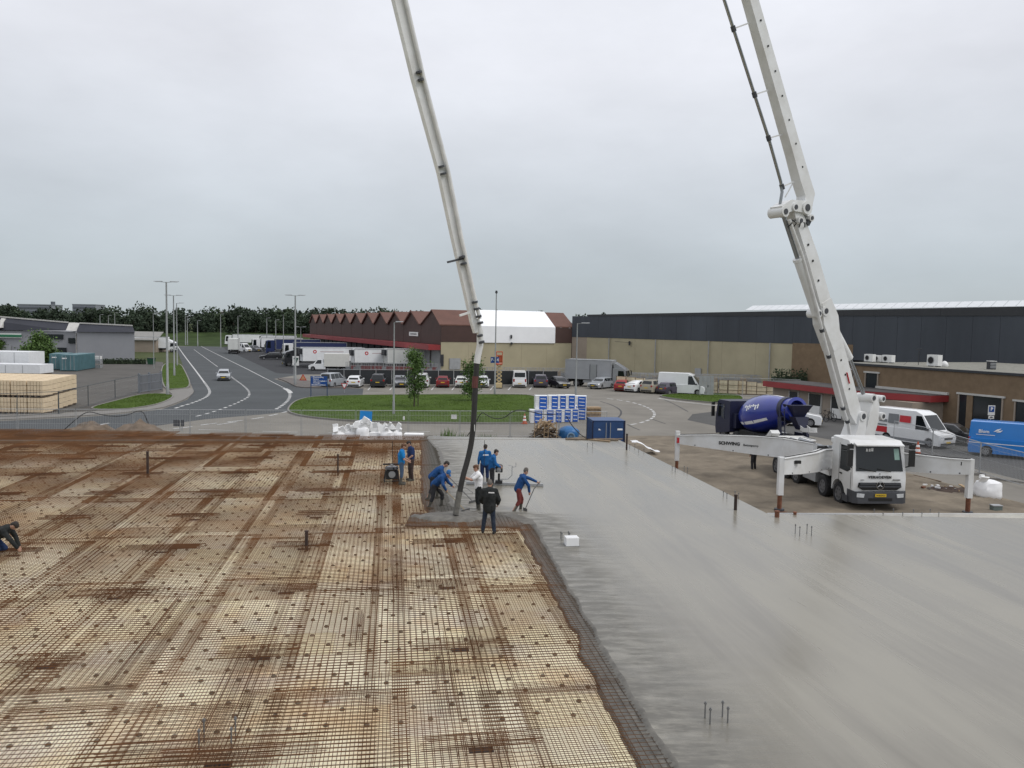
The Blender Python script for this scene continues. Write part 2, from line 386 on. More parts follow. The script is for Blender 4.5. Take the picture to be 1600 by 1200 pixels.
mb = MB(); mb.prism([(x, y, 0) for x, y in base], (0, 0, FT))
slab = mb.build('insulation_bed', mat_eps()); slab['kind'] = 'structure'
# edge form boards round the slab
m_form = M('form_plywood', (.16, .12, .09), .8, var=.2, scale=2); m_alu = M('edge_strip', (.55, .56, .57), .5, var=.1)
def form(a, b, name, mt, h0, h1, t):
    a = Vector((a[0], a[1], 0)); b = Vector((b[0], b[1], 0)); d = (b - a).normalized(); n = Vector((-d.y, d.x, 0)) * t
    if n.dot(Vector((0, 20, 0)) - a) > 0: n = -n
    n0 = n.normalized() * .004; k = max(1, round((b - a).length / 2.5))
    for i in range(k):
        p = a.lerp(b, i / k) + d * .004; q = a.lerp(b, (i + 1) / k) - d * .004
        mb = MB(); mb.loft([[(v.x, v.y, h0) for v in (p + n0, q + n0, q + n, p + n)], [(v.x, v.y, h1) for v in (p + n0, q + n0, q + n, p + n)]]); mb.build(name, mt, slab)
form(base[0], base[1], 'form_board', m_form, .02, ST + .005, .045)
form(base[1], base[2], 'form_board', m_form, .02, ST - .012, .03)
form(base[2], base[3], 'form_board', m_alu, .02, ST + .012, .05)

# concrete front: x of the pour's start and of its full depth, by depth
fr = [gp(*p, FT + .05) for p in [(655, 684), (658, 705), (657, 740), (659, 775), (664, 795), (682, 808), (705, 820), (745, 822), (790, 812.5), (806, 817), (818, 836), (826, 858), (842, 880), (852, 905), (868, 935), (884, 965), (900, 990), (908, 1020), (925, 1055), (945, 1095), (968, 1140), (996, 1195), (1030, 1260), (1065, 1330)]]
fu = [gp(*p, ST) for p in [(668, 684), (690, 705), (698, 735), (702, 765), (712, 790), (730, 797), (760, 800), (800, 800), (834, 812), (846, 835), (862, 865), (884, 905), (905, 940), (925, 975), (946, 1012), (966, 1045), (985, 1078), (1010, 1115), (1040, 1165), (1070, 1215), (1105, 1270), (1145, 1340)]]
def fx(poly, y):
    for a, b in zip(poly, poly[1:]):
        if min(a.y, b.y) <= y <= max(a.y, b.y) and abs(a.y - b.y) > 1e-6: return a.x + (b.x - a.x) * (y - a.y) / (b.y - a.y)
    return poly[0].x if y > poly[0].y else poly[-1].x
def smoothstep(t): t = max(0, min(1, t)); return t * t * (3 - 2 * t)
def right_edge(y):
    if y > c_mid.y: return c_mid.x + (c_far.x - c_mid.x) * (y - c_mid.y) / (c_far.y - c_mid.y)
    return c_r.x
def conc_z(x, y, xb, xf):
    t = (x - xb) / max(.3, xf - xb)
    if t < 1:
        z = FT + .012 + .075 * smoothstep(t / .12) + .045 * smoothstep((t - .3) / .4) + .07 * smoothstep((t - .72) / .28)
        z += .022 * noise.noise((x * 4, y * 4, 0)) * (1 - .6 * t) + .012 * noise.noise((x * 11, y * 11, 5))
    else:
        z = ST
    d = x - xf
    if d > -.2:
        k = math.exp(-max(0, d) / 1.6)
        z += k * (.018 * noise.noise((x * 1.2, y * 2.2, 1)) + .007 * noise.noise((x * 3, y * 5, 2)) - .006)
        a = x * U.x + y * U.y; c = x * VV.x + y * VV.y
        z += .0022 * noise.noise((a * .12, c * 1.0, 4))
    return z
def conc_patch(y0, y1, dy, mb):
    rows = []; y = y0
    while y < y1: rows.append(y); y += dy
    rows.append(y1); NB, NR, NX = 14, 40, 70; allr = []
    for y in rows:
        xb = fx(fr, y) + .12 * noise.noise((0, y * 1.0, 0)) + .06 * noise.noise((0, y * 3, 3)) + .025 * noise.noise((0, y * 9, 3)); xf = max(fx(fu, y) + .1 * noise.noise((7, y * 1.1, 1)) + .03 * noise.noise((7, y * 4, 1)), xb + .3); xe = right_edge(min(y, y1) if y1 <= c_mid.y else max(y, c_mid.y + 1e-4))
        X = [xb + (xf - xb) * i / NB for i in range(NB)] + [xf + min(4, xe - xf) * i / NR for i in range(NR)]
        x4 = xf + min(4, xe - xf); X += [x4 + (xe - x4) * i / NX for i in range(NX + 1)]
        allr.append([(xb - .05, y, FT - .02)] + [(x, y, conc_z(x, y, xb, xf)) for x in X]); UNF.extend([1.0] + [1.0 if x < xf else math.exp(-((x - xf) / 1.5) ** 2) for x in X])
    n = len(allr[0]); V = [p for r in allr for p in r]
    for r in range(len(allr) - 1):
        for i in range(n - 1):
            x, y, z = V[r * n + i]; wet = i <= NB
            mb.f.append(tuple(q + n0[0] for q in (r * n + i, r * n + i + 1, (r + 1) * n + i + 1, (r + 1) * n + i))); mb.mi.append(1 if wet else 0)
    mb.v += V; n0[0] += len(V)
n0 = [0]; UNF = []
def mat_conc():
    m = bpy.data.materials.new('fresh_concrete'); m.use_nodes = True; nt = m.node_tree; N = nt.nodes; L = nt.links; b = N['Principled BSDF']
    g = N.new('ShaderNodeNewGeometry'); mp = N.new('ShaderNodeMapping'); mp.inputs['Rotation'].default_value = (0, 0, -AX); L.new(g.outputs['Position'], mp.inputs[0])
    ms = N.new('ShaderNodeMapping'); ms.inputs['Scale'].default_value = (.5, .055, .5); L.new(mp.outputs[0], ms.inputs[0])
    n1 = N.new('ShaderNodeTexNoise'); n1.inputs['Scale'].default_value = 1.6; n1.inputs['Detail'].default_value = 7; n1.inputs['Roughness'].default_value = .6; n1.inputs['Distortion'].default_value = .6; L.new(ms.outputs[0], n1.inputs['Vector'])
    n2 = N.new('ShaderNodeTexNoise'); n2.inputs['Scale'].default_value = .16; n2.inputs['Detail'].default_value = 3; L.new(g.outputs['Position'], n2.inputs['Vector'])
    mf = N.new('ShaderNodeMapping'); mf.inputs['Scale'].default_value = (2.6, .16, .5); L.new(mp.outputs[0], mf.inputs[0])
    n4 = N.new('ShaderNodeTexNoise'); n4.inputs['Scale'].default_value = 1.5; n4.inputs['Detail'].default_value = 5; n4.inputs['Distortion'].default_value = .4; L.new(mf.outputs[0], n4.inputs['Vector'])
    def mr_(sock, a0, a1, b0, b1):
        q = N.new('ShaderNodeMapRange'); q.inputs['From Min'].default_value = a0; q.inputs['From Max'].default_value = a1; q.inputs['To Min'].default_value = b0; q.inputs['To Max'].default_value = b1; L.new(sock, q.inputs['Value']); return q.outputs[0]
    def add_(p_, q_):
        m_ = N.new('ShaderNodeMath'); m_.operation = 'ADD'; L.new(p_, m_.inputs[0]); L.new(q_, m_.inputs[1]); return m_.outputs[0]
    tot = add_(add_(mr_(n1.outputs['Fac'], .38, .62, 0, .5), mr_(n2.outputs['Fac'], .35, .65, 0, .4)), mr_(n4.outputs['Fac'], .35, .65, 0, .1))
    r = N.new('ShaderNodeValToRGB'); L.new(tot, r.inputs[0])
    r.color_ramp.elements[0].position = .15; r.color_ramp.elements[0].color = (.165, .152, .122, 1); r.color_ramp.elements[1].position = .85; r.color_ramp.elements[1].color = (.26, .243, .2, 1)
    at_ = N.new('ShaderNodeAttribute'); at_.attribute_name = 'unfinished'
    nr = N.new('ShaderNodeTexNoise'); nr.inputs['Scale'].default_value = 2.4; nr.inputs['Detail'].default_value = 6; nr.inputs['Roughness'].default_value = .7; mq = N.new('ShaderNodeMapping'); mq.inputs['Scale'].default_value = (.45, 1.8, 1); L.new(g.outputs['Position'], mq.inputs[0]); L.new(mq.outputs[0], nr.inputs['Vector'])
    def mul_(p_, q_):
        m_ = N.new('ShaderNodeMath'); m_.operation = 'MULTIPLY'; m_.use_clamp = True; L.new(p_, m_.inputs[0]); L.new(q_, m_.inputs[1]); return m_.outputs[0]
    unf = mul_(at_.outputs['Fac'], mr_(nr.outputs['Fac'], .36, .6, .0, 1.25))
    xc = N.new('ShaderNodeMix'); xc.data_type = 'RGBA'; L.new(unf, xc.inputs[0]); L.new(r.outputs[0], xc.inputs[6]); xc.inputs[7].default_value = (.125, .118, .10, 1); L.new(xc.outputs[2], b.inputs['Base Color'])
    L.new(add_(mr_(tot, .1, .9, .14, .34), mr_(unf, 0, 1, 0, .35)), b.inputs['Roughness']); b.inputs['Specular IOR Level'].default_value = .6
    n3 = N.new('ShaderNodeTexNoise'); n3.inputs['Scale'].default_value = 7; n3.inputs['Detail'].default_value = 4; L.new(g.outputs['Position'], n3.inputs['Vector'])
    bp = N.new('ShaderNodeBump'); bp.inputs['Distance'].default_value = .01; L.new(mr_(unf, 0, 1, .05, .8), bp.inputs['Strength']); L.new(n3.outputs['Fac'], bp.inputs['Height']); L.new(bp.outputs[0], b.inputs['Normal'])
    return m
m_conc = mat_conc()
mb = MB(); conc_patch(9.5, c_mid.y, .09, mb); conc_patch(c_mid.y, c_far.y, .12, mb)
m_wet = M('wet_mix', (.125, .117, .10), .6, var=.3, scale=5, bump=.8, bscale=14)
conc = mb.build('concrete_floor', [m_conc, m_wet], smooth=80, fix=False); conc['kind'] = 'structure'
ua = conc.data.attributes.new('unfinished', 'FLOAT', 'POINT'); ua.data.foreach_set('value', UNF)

# ---- rebar mat: welded sheets in two layers, with laps
m_rebar = M('rusty_rebar', (.165, .078, .034), .88, var=.45, scale=.7, spec=.2, dirt=(.085, .042, .02))
m_rebar2 = M('dark_rebar', (.10, .045, .02), .88, spec=.2, var=.4, scale=1.5)
def slurry_coat(m):          # bars standing in the fresh mix are coated with grey slurry
    nt = m.node_tree; N = nt.nodes; L = nt.links; b = N['Principled BSDF']; src = b.inputs['Base Color'].links[0].from_socket
    g = N.new('ShaderNodeNewGeometry')
    def side(p_, q_):
        d = (q_ - p_).normalized(); n_ = Vector((-d.y, d.x, 0)); n_ = n_ if n_.x > 0 else -n_
        dt = N.new('ShaderNodeVectorMath'); dt.operation = 'DOT_PRODUCT'; dt.inputs[1].default_value = n_; L.new(g.outputs['Position'], dt.inputs[0])
        r = N.new('ShaderNodeMapRange'); c = n_.dot(p_); r.inputs['From Min'].default_value = c; r.inputs['From Max'].default_value = c + .5; L.new(dt.outputs['Value'], r.inputs['Value']); return r.outputs[0]
    def mm(op, a_, b_):
        k = N.new('ShaderNodeMath'); k.operation = op; L.new(a_, k.inputs[0]); L.new(b_, k.inputs[1]); return k.outputs[0]
    sp_ = N.new('ShaderNodeSeparateXYZ'); L.new(g.outputs['Position'], sp_.inputs[0]); ry = N.new('ShaderNodeMapRange'); ry.inputs['From Min'].default_value = gp(700, 822, FT).y; ry.inputs['From Max'].default_value = gp(700, 812, FT).y; L.new(sp_.outputs['Y'], ry.inputs['Value'])
    f_ = mm('MAXIMUM', side(gp(818, 836, FT), gp(1000, 1195, FT)), mm('MINIMUM', side(gp(657, 690, FT), gp(664, 795, FT)), ry.outputs[0]))
    x = N.new('ShaderNodeMix'); x.data_type = 'RGBA'; L.new(f_, x.inputs[0]); L.new(src, x.inputs[6]); x.inputs[7].default_value = (.075, .068, .056, 1); L.new(x.outputs[2], b.inputs['Base Color'])
slurry_coat(m_rebar)
SW, SL, LAP = 2.45, 6.0, .24
def sheet_mesh(sp, r, off, SL=6.0):
    mb = MB()
    def rod(a, b):
        a = Vector(a); b = Vector(b); d = (b - a).normalized(); x = Vector((-d.y, d.x, 0)) * r; zt = Vector((0, 0, r))
        V = [p + q for p in (a, b) for q in (-x - zt * .6, x - zt * .6, zt)]
        mb.add(V, [(0, 3, 5, 2), (2, 5, 4, 1), (0, 1, 4, 3)])
    x = off
    while x < SW: rod((x, -.02, 0), (x, SL + .02, 0)); x += sp
    y = off
    while y < SL: rod((-.02, y, r * 1.7), (SW + .02, y, r * 1.7)); y += sp
    return mb.mesh('mesh_sheet', m_rebar)
rebar = empty('rebar_mat', (0, 0, 0), label='rusty double layer rebar mat on cream insulation boards awaiting concrete', cat='rebar mat')
org = gp(655, 684, FT)
LP = [(.13, .0055, .04), (.13, .006, .085)]; lay = [(sheet_mesh(*LP[0]), .045), (sheet_mesh(*LP[1]), .145)]; SHORT = {}
cnt = 0
for li, (me, h) in enumerate(lay):
    for i in range(-19, 6):
        for j in range(-10, 3):
            o2 = org + VV * (i * (SW - LAP) + (.6 if li else 0)) + U * (j * (SL - .22) - .4 + ((i % 2) * 1.2 if li else (i % 3) * .5))
            mid = o2 + VV * SW / 2 + U * SL / 2
            if mid.y < 8 or mid.y > org.y + 1.5 + (org.x - mid.x) * 0: continue
            cs = [o2, o2 + VV * SW, o2 + U * SL, o2 + VV * SW + U * SL]
            if min(c.y for c in cs) > org.y - 2.0: continue
            if all(c.x > fx(fu, c.y) + .1 for c in cs): continue
            if all(c.x / max(c.y, 1) < -.72 for c in cs): continue
            top = max(c.y for c in cs); mm = me
            if top > org.y - .1:
                q = round(max(.5, SL - (top - org.y + .1) / U.y), 1); mm = SHORT.setdefault((li, q), None) or sheet_mesh(*LP[li], SL=q); SHORT[(li, q)] = mm
            s = link('mesh_sheet', mm, rebar, (o2.x, o2.y, FT + h + random.uniform(-.008, .008)), (0, 0, AX + random.uniform(-.009, .009))); cnt += 1
print('sheets', cnt)
# extra bars, lap bars and pile cages
cage = MB(); rnd = random.Random(3)
for k in range(9): y = -.33 + k * .08; cage.tube([(-1.0 + rnd.uniform(-.1, .1), y, .175), (1.0 + rnd.uniform(-.1, .1), y, .175)], .007, 3)
for k in range(10): x = -.45 + k * .1; cage.tube([(x, -.45, .16), (x, .45, .16)], .006, 3)
for k in range(7): x = -.42 + k * .14; cage.tube([(x, -.3, .03), (x, -.3, .17), (x, .3, .17), (x, .3, .03)], .006, 3)
cage_me = cage.mesh('pile_cage', m_rebar2)
pit = MB(); pit.box((0, 0, .004), (.4, .2, .008)); pit_me = pit.mesh('pile_head', M('wet_pile_head', (.045, .035, .03), .7, var=.3, scale=5))
p0 = gp(407, 1029, FT)
for i in range(-7, 7):
    for j in range(-2, 9):
        p = p0 + VV * i * 4.15 + U * j * 4.1
        if p.x > fx(fr, p.y) - .6 or p.y > org.y - 1 or p.y < 9: continue
        if p.x / p.y < -.75: continue
        c = link('pile_cage', cage_me, rebar, p, (0, 0, AX + rnd.uniform(-.03, .03))); c.scale = (rnd.uniform(.7, 1.15), rnd.uniform(.7, 1.1), 1)
        link('pile_head', pit_me, rebar, p, (0, 0, AX)).scale = (rnd.uniform(.8, 1.1), rnd.uniform(.8, 1.1), 1)
# wide beam cage close to the camera, and loose bundles of bars
def bundle(px, py, ln, wd, n, ang=0.):
    p = gp(px, py, FT + .17); mb = MB()
    for k in range(int(n * .9)):
        o = rnd.uniform(-wd, wd) / 2; s = rnd.uniform(-.25, .25); mb.tube([(-ln / 2 + s, o, rnd.uniform(0, .02)), (ln / 2 + s, o + rnd.uniform(-.03, .03), rnd.uniform(0, .02))], .0042, 3)
    mb.build('bar_bundle', m_rebar2, rebar, p, (0, 0, AX + ang))
for a in [(330, 1168, 3.4, .75, 26, 0), (560, 980, 1.9, .3, 14, math.pi / 2), (700, 1060, 3, .5, 16, math.pi / 2), (360, 1080, 4, .5, 18, math.pi / 2), (230, 990, 5, .5, 16, math.pi / 2), (470, 760, 6, .6, 14, math.pi / 2), (620, 900, 5, .4, 14, math.pi / 2), (120, 900, 6, .6, 16, math.pi / 2)]:
    bundle(*a)
# spacer blocks under the bars
m_block = M('spacer_concrete', (.19, .16, .12), .9, spec=.2, var=.5, scale=3)
blk = MB(); blk.lathe([(.055, 0), (.05, .02), (.028, .04), (.0, .04)], n=6); blk_me = blk.mesh('spacer_block', m_block)
pts = []
for i in range(-70, 20):
    for j in range(-20, 70):
        p = org + VV * ((i + .5 * (j % 2)) * .62 + rnd.uniform(-.09, .09)) + U * (-j * .52 + rnd.uniform(-.09, .09))
        if p.y < 10 or p.y > org.y - .3 or p.x > fx(fr, p.y) - .15 or p.x / p.y < -.72: continue
        pts.append(p)
pts.sort(key=lambda p: p.length)
for p in pts[:300]: link('spacer_block', blk_me, rebar, (p.x, p.y, FT + .002), (0, 0, rnd.uniform(0, 3)))
big = MB()
for p in pts[300:]: big.lathe([(.055, 0), (.05, .02), (.028, .04), (.0, .04)], (p.x, p.y, FT + .002), n=5)
tag(big.build('spacer_blocks', m_block, rebar), kind='stuff')

# anchor bolts, tubes and a box set in the slab
m_steel = M('galvanised_bolt', (.22, .22, .22), .5, metal=.6, var=.15); m_post = M('dark_tube', (.035, .02, .015), .7, var=.3, scale=5); m_rust = M('rusty_steel', (.16, .06, .03), .8, var=.35, scale=6)
def bolts(px, py, z0, label, n=4, h=.22, s=.2):
    p = gp(px, py, z0); e = empty('anchor_bolts', p, AX, label, 'bolts', 'groups of anchor bolts set in the floor')
    for i, (x, y) in enumerate([(-s, -s * .7), (s, -s * .7), (-s, s * .7), (s, s * .7)][:n]):
        mb = MB(); mb.cyl((x * .5, y * .5, -.12), (x * .5, y * .5, h), .013, 6); mb.cyl((x * .5, y * .5, h - .05), (x * .5, y * .5, h - .02), .026, 6); mb.build('bolt', m_steel, e)
    return e
bolts(1119, 1126, ST, 'four anchor bolts standing in wet concrete near the bottom edge', h=.3, s=.32)
bolts(1255, 836, ST, 'cluster of anchor bolts in the concrete in front of the rusty leg foot', h=.34, s=.42)
bolts(1062, 737, ST, 'anchor bolts at the slab edge by the far outrigger foot', h=.25, s=.6)
bolts(1142, 778, ST, 'anchor bolts beside the dark tube at the slab edge', h=.25, s=.5)
bolts(921, 700, ST, 'pair of anchor bolts in front of the loose boards', n=2, h=.3, s=.3)
bolts(987, 700, ST, 'pair of anchor bolts by the blue container corner', n=2, h=.25, s=.3)
bolts(1001, 706, ST, 'small pair of anchor bolts farthest along the right slab edge', n=2, h=.2, s=.3)
bolts(1388, 801.5, ST, 'row of bolt ends on the slab edge under the truck bumper', h=.1, s=.8)
bolts(1447, 801.5, ST, 'row of bolt ends on the slab edge right of the truck', h=.1, s=.7)
bolts(340, 1168, FT, 'bright anchor bolts rising from the dark rebar beam', h=.42, s=.5)
bolts(883, 843, ST, 'anchor bolts left of the white box', n=4, h=.25, s=.25)
def tubepost(px, py, z0, h, r, label, mt=m_post, tilt=0):
    p = gp(px, py, z0); e = empty('tube_post', p, 0, label, 'post', 'tubes standing in the floor')
    mb = MB(); mb.cyl((0, 0, -.15), (tilt, 0, h), r, 10); mb.build('tube', mt, e, smooth=40)
    mb = MB(); mb.lathe([(r + .012, h - .03), (r + .012, h + .012), (r * .4, h + .02)], n=10, c=(tilt, 0, 0)); mb.build('cap', mt, e)
tubepost(231, 746, FT, 1.15, .055, 'tall dark tube standing in the rebar at far left')
tubepost(528, 744, FT, 1.0, .035, 'thin dark tube standing in the rebar near the slab back edge')
tubepost(479, 861, FT, .62, .05, 'short dark tube in the middle of the rebar field')
tubepost(979, 703, ST, .9, .05, 'dark tube at the corner of the blue container')
tubepost(1149, 797, ST, .58, .06, 'dark tube on the slab edge between truck legs')
tubepost(1214, 808, ST, .22, .085, 'rusty stub tube at the slab corner', m_rust)
tubepost(1242, 804, ST, .09, .06, 'low rusty stub right of the slab corner', m_rust)
p = gp(893, 851, ST); e = empty('recess_box', p, AX, 'white foam block set in the wet concrete', 'box')
mw = M('white_foam', (.78, .78, .77), .8, var=.05)
mb = MB(); mb.box((0, 0, .12), (.4, .34, .26)); mb.build('block', mw, e)
mb = MB(); mb.box((0, 0, -.02), (.46, .4, .05)); mb.build('base', M('grey_plastic', (.2, .2, .2), .6), e)
mb = MB(); mb.box((0, 0, .254), (.34, .28, .01)); mb.build('lid', M('lid_white', (.7, .7, .7), .5), e)
# ================================================================== buildings
m_brown = M('brown_cladding', (.062, .032, .026), .7, var=.12, scale=.6); m_rroof = M('red_brown_roof', (.125, .058, .042), .75, var=.14, scale=.5)
m_beige = M('beige_wall', (.385, .345, .235), .8, spec=.3, var=.09, scale=.3); m_redf = M('red_fascia', (.26, .028, .03), .5, var=.12, scale=.5)
m_whitec = M('white_tarpaulin', (.86, .87, .88), .55, var=.04, scale=.4); m_slate = M('dark_cladding', (.058, .066, .078), .7, spec=.3, var=.18, scale=.25, stretch=(1, 1, .15))
m_brick = M('brown_brick', (.195, .14, .09), .88, spec=.2, var=.13, scale=1.5, bump=.5, bscale=14); m_lbeige = M('rendered_wall', (.30, .25, .20), .8, var=.08, scale=.8)
m_grav = M('roof_gravel', (.20, .195, .165), .95, var=.3, scale=3, bump=1, bscale=12); m_glassw = M('dark_window', (.016, .02, .024), .15, var=.2, scale=.5)
m_trim = M('light_trim', (.5, .49, .46), .6); m_dark = M('dark_opening', (.012, .012, .013), .8); m_dtrim = M('dark_trim', (.03, .032, .036), .6)
m_wsteel = M('white_steel', (.72, .72, .70), .5, var=.05, scale=3); m_gsteel = M('galvanised_steel', (.36, .37, .375), .5, metal=.4, var=.12, scale=2)
def plan(name, pts, z0, z1, mat, parent=None):
    mb = MB(); mb.prism([(p[0], p[1], z0) for p in pts], (0, 0, z1 - z0)); return mb.build(name, mat, parent)
def wall_panels(name, a, b, z0, z1, w, mat, parent, t=.12, gap=.02, ztop=None):
    a = Vector((a[0], a[1], 0)); b = Vector((b[0], b[1], 0)); d = b - a; ln = d.length; d.normalize(); n = Vector((d.y, -d.x, 0))
    if n.dot(-a) < 0: n = -n
    k = max(1, round(ln / w))
    for i in range(k):
        s0 = ln * i / k + gap / 2; s1 = ln * (i + 1) / k - gap / 2; zt0 = zt1 = z1
        if ztop: zt0 = z1 + (ztop - z1) * i / k; zt1 = z1 + (ztop - z1) * (i + 1) / k
        p, q = a + d * s0, a + d * s1; mb = MB()
        mb.loft([[(p.x, p.y, z0), (q.x, q.y, z0), (q.x, q.y, zt1), (p.x, p.y, zt0)], [(v.x + n.x * t, v.y + n.y * t, z) for v, z in ((p, z0), (q, z0), (q, zt1), (p, zt0))]]); mb.build(name, mat, parent)

# ---- sawtooth hall
A = at(689, 510, 137); B = at(484, 508, 246); A.z = B.z = 0
D = (B - A).normalized(); E = Vector((-D.y, D.x, 0)); E = E if E.x > 0 else -E; LEN = (B - A).length
hall = empty('sawtooth_hall', A, 0, 'long brown hall with a row of red brown gable roofs and red canopy', 'building')
def HW(s, e, z): return tuple(D * s + E * e + Vector((0, 0, z)))
VZ, PZ, CZ = 8.1, 10.55, 4.9; NT = 11; tw = LEN / NT
mb = MB(); mb.loft([[HW(0, .3, 0), HW(LEN, .3, 0), HW(LEN, 40, 0), HW(0, 40, 0)], [HW(0, .3, VZ), HW(LEN, .3, VZ), HW(LEN, 40, VZ), HW(0, 40, VZ)]]); mb.build('core', m_brown, hall)
for i in range(NT):
    s0, s1 = i * tw, (i + 1) * tw; sm = (s0 + s1) / 2; g = .06
    mb = MB(); P = [HW(s0 + g, 0, CZ), HW(s1 - g, 0, CZ), HW(s1 - g, 0, VZ), HW(sm, 0, PZ), HW(s0 + g, 0, VZ)]
    if i == 0: P = [HW(s0 + g, 0, CZ), HW(s1 - g, 0, CZ), HW(s1 - g, 0, VZ), HW(sm - 1, 0, PZ + .15), HW(s0 + g, 0, VZ)]
    mb.prism(P, E * .25); gb = mb.build('gable', m_brown, hall)
    top = PZ + (.15 if i == 0 else 0); sp = sm - (1 if i == 0 else 0)
    mb = MB()
    for a, za, b, zb in ((s0 - .0, VZ, sp, top), (sp, top, s1, VZ)):
        mb.loft([[HW(a, -.25, za + .05), HW(b, -.25, zb + .05), HW(b, -.25, zb + .25), HW(a, -.25, za + .25)], [HW(a, 26, za + .05), HW(b, 26, zb + .05), HW(b, 26, zb + .25), HW(a, 26, za + .25)]])
    mb.build('roof_slope', m_rroof, hall)
    if i: 
        mb = MB(); mb.bar(HW(s0 + .3, -.3, VZ + .2), HW(sm, -.3, PZ + .3), .12, .3); mb.bar(HW(sm, -.3, PZ + .3), HW(s1 - .3, -.3, VZ + .2), .12, .3); mb.build('verge_trim', m_rroof, gb)
# loading docks and canopy along the front
for i in range(NT * 2):
    s0 = i * tw / 2 + .5; mb = MB(); mb.loft([[HW(s0, .02, 0), HW(s0 + tw / 2 - 1, .02, 0), HW(s0 + tw / 2 - 1, .02, 4.0), HW(s0, .02, 4.0)], [HW(s0, .28, 0), HW(s0 + tw / 2 - 1, .28, 0), HW(s0 + tw / 2 - 1, .28, 4.0), HW(s0, .28, 4.0)]]); mb.build('dock_door', m_gsteel if i < 2 else m_dtrim, hall)
for i in range(NT):
    s0, s1 = i * tw + .03, (i + 1) * tw - .03; mb = MB(); mb.loft([[HW(s0, .0, 3.95), HW(s1, .0, 3.95), HW(s1, .0, 4.85), HW(s0, 0, 4.85)], [HW(s0, -2.2, 3.95), HW(s1, -2.2, 3.95), HW(s1, -2.2, 4.85), HW(s0, -2.2, 4.85)]]); mb.build('canopy', m_redf, hall)
p = HW(tw * 1.12, -.06, 0); q = HW(tw * 1.62, -.06, 0)
mb = MB(); mb.prism([(p[0], p[1], 6.1), (q[0], q[1], 6.1), (q[0], q[1], 6.85), (p[0], p[1], 6.85)], -E * .1); sg = mb.build('name_sign', m_wsteel, hall)
mb = MB()
for k in range(5):
    a = HW(tw * (1.2 + .07 * k), -.18, 6.35); b = HW(tw * (1.24 + .07 * k), -.18, 6.35); mb.prism([a, b, (b[0], b[1], 6.6), (a[0], a[1], 6.6)], -E * .02)
mb.build('lettering', m_dtrim, sg)
# end wall facing the camera
wall_panels('wall_panel', (0, 0), (E.x * 25.4, E.y * 25.4), 0, 5.35, 5, m_beige, hall, t=.1)
wp = [o for o in hall.children if o.name.startswith('wall_panel')]
wall_panels('fascia_panel', (0, 0), (E.x * 25.4, E.y * 25.4), 5.37, 7.95, 6.4, m_brown, hall, t=.16)
def tent(e0, e1):
    mb = MB(); s0 = -.28; sp = tw / 2 - 1
    prof = [(s0, 5.3), (s0, 8.2), (sp, PZ + .55), (sp + .3, PZ + .45), (s0 + .2, 8.05), (s0 + .12, 5.3)]
    mb.loft([[HW(s, e0, z) for s, z in prof], [HW(s, e1, z) for s, z in prof]]); return mb.build('white_cover', m_whitec, hall)
e_at = lambda px: (lambda k: (k * A.y - A.x) / (E.x - k * E.y))(ray(px, 500).x / ray(px, 500).y)
tent(e_at(748), e_at(867))
mb = MB(); c = HW(-.4, e_at(798), 6.4); mb.box(c, (.3, .3, .6)); mb.build('wall_lamp', m_dtrim, hall)
mb = MB(); c = HW(-.3, e_at(799), 5.2); mb.box(c, (.3, .3, .4)); mb.build('wall_lamp', m_dtrim, hall)
mb = MB(); mb.box(HW(-.2, e_at(711), 1.6), (2.0, .12, 1.9), rz=math.atan2(E.y, E.x)); mb.build('side_door', m_gsteel, hall)
mb = MB(); mb.box(HW(-.2, e_at(691), 2.2), (.5, .3, 2.0)); mb.build('drain_pipe', m_dtrim, hall)

# ---- large dark clad hall
W0 = A + E * 25.6; W0 = Vector((W0.x, W0.y, 0)); W1 = Vector((at(918, 528, 146).x, 146, 0)); W2 = at(1240, 534, 112); W2.z = 0
dr = (W2 - W1).normalized(); W3 = W1 + dr * 75
dh = empty('dark_clad_hall', W1, 0, 'large warehouse with dark grey cladding above a beige wall', 'building')
def rel(p): return (p[0] - W1.x, p[1] - W1.y)
bk = Vector((.72, .69, 0)) * 60
plan('core', [rel(W0 + Vector((.3, .6, 0))), rel(W1 + bk * .01), rel(W3 + bk * .01), rel(W3 + bk), rel(W0 + bk)], 0, 10.2, m_slate, dh)
def wp2(name, a, b, z0, z1, w_, mat, t, ztop=None):
    n = len(dh.children); aa = Vector(a); bb = Vector(b)
    d = (bb - aa); ln = d.length; d.normalize(); nn = Vector((d.y, -d.x, 0)); nn = nn if nn.dot(-aa) > 0 else -nn; k = max(1, round(ln / w_))
    for i in range(k):
        p = aa + d * (ln * i / k + .012); q = aa + d * (ln * (i + 1) / k - .012); za, zb = (z1, z1) if not ztop else (z1 + (ztop - z1) * i / k, z1 + (ztop - z1) * (i + 1) / k)
        P = [(p.x - W1.x, p.y - W1.y, z0), (q.x - W1.x, q.y - W1.y, z0), (q.x - W1.x, q.y - W1.y, zb), (p.x - W1.x, p.y - W1.y, za)]
        mb = MB(); mb.prism(P, nn * t); mb.build(name, mat, dh)
wp2('cladding_panel', W1, W2, 6.5, 10.35, 3.0, m_slate, .22, 10.8); wp2('cladding_panel', W2, W3, 4.6, 10.8, 3.0, m_slate, .22, 11.2)
wp2('wall_panel', W1, W2, 0, 6.48, 6.0, m_beige, .15); wp2('cladding_panel', W0, W1, 6.5, 10.3, 2.5, m_slate, .2); wp2('brick_panel', W0, W1, 0, 6.48, 3, m_lbeige, .14)
wp2('brick_panel', W2, W2 + dr * 9, 0, 6.6, 9, m_brick, .26)
wp2('roof_edge', W1, W3, 10.36, 10.6, 12, m_dtrim, .3, 11.42)
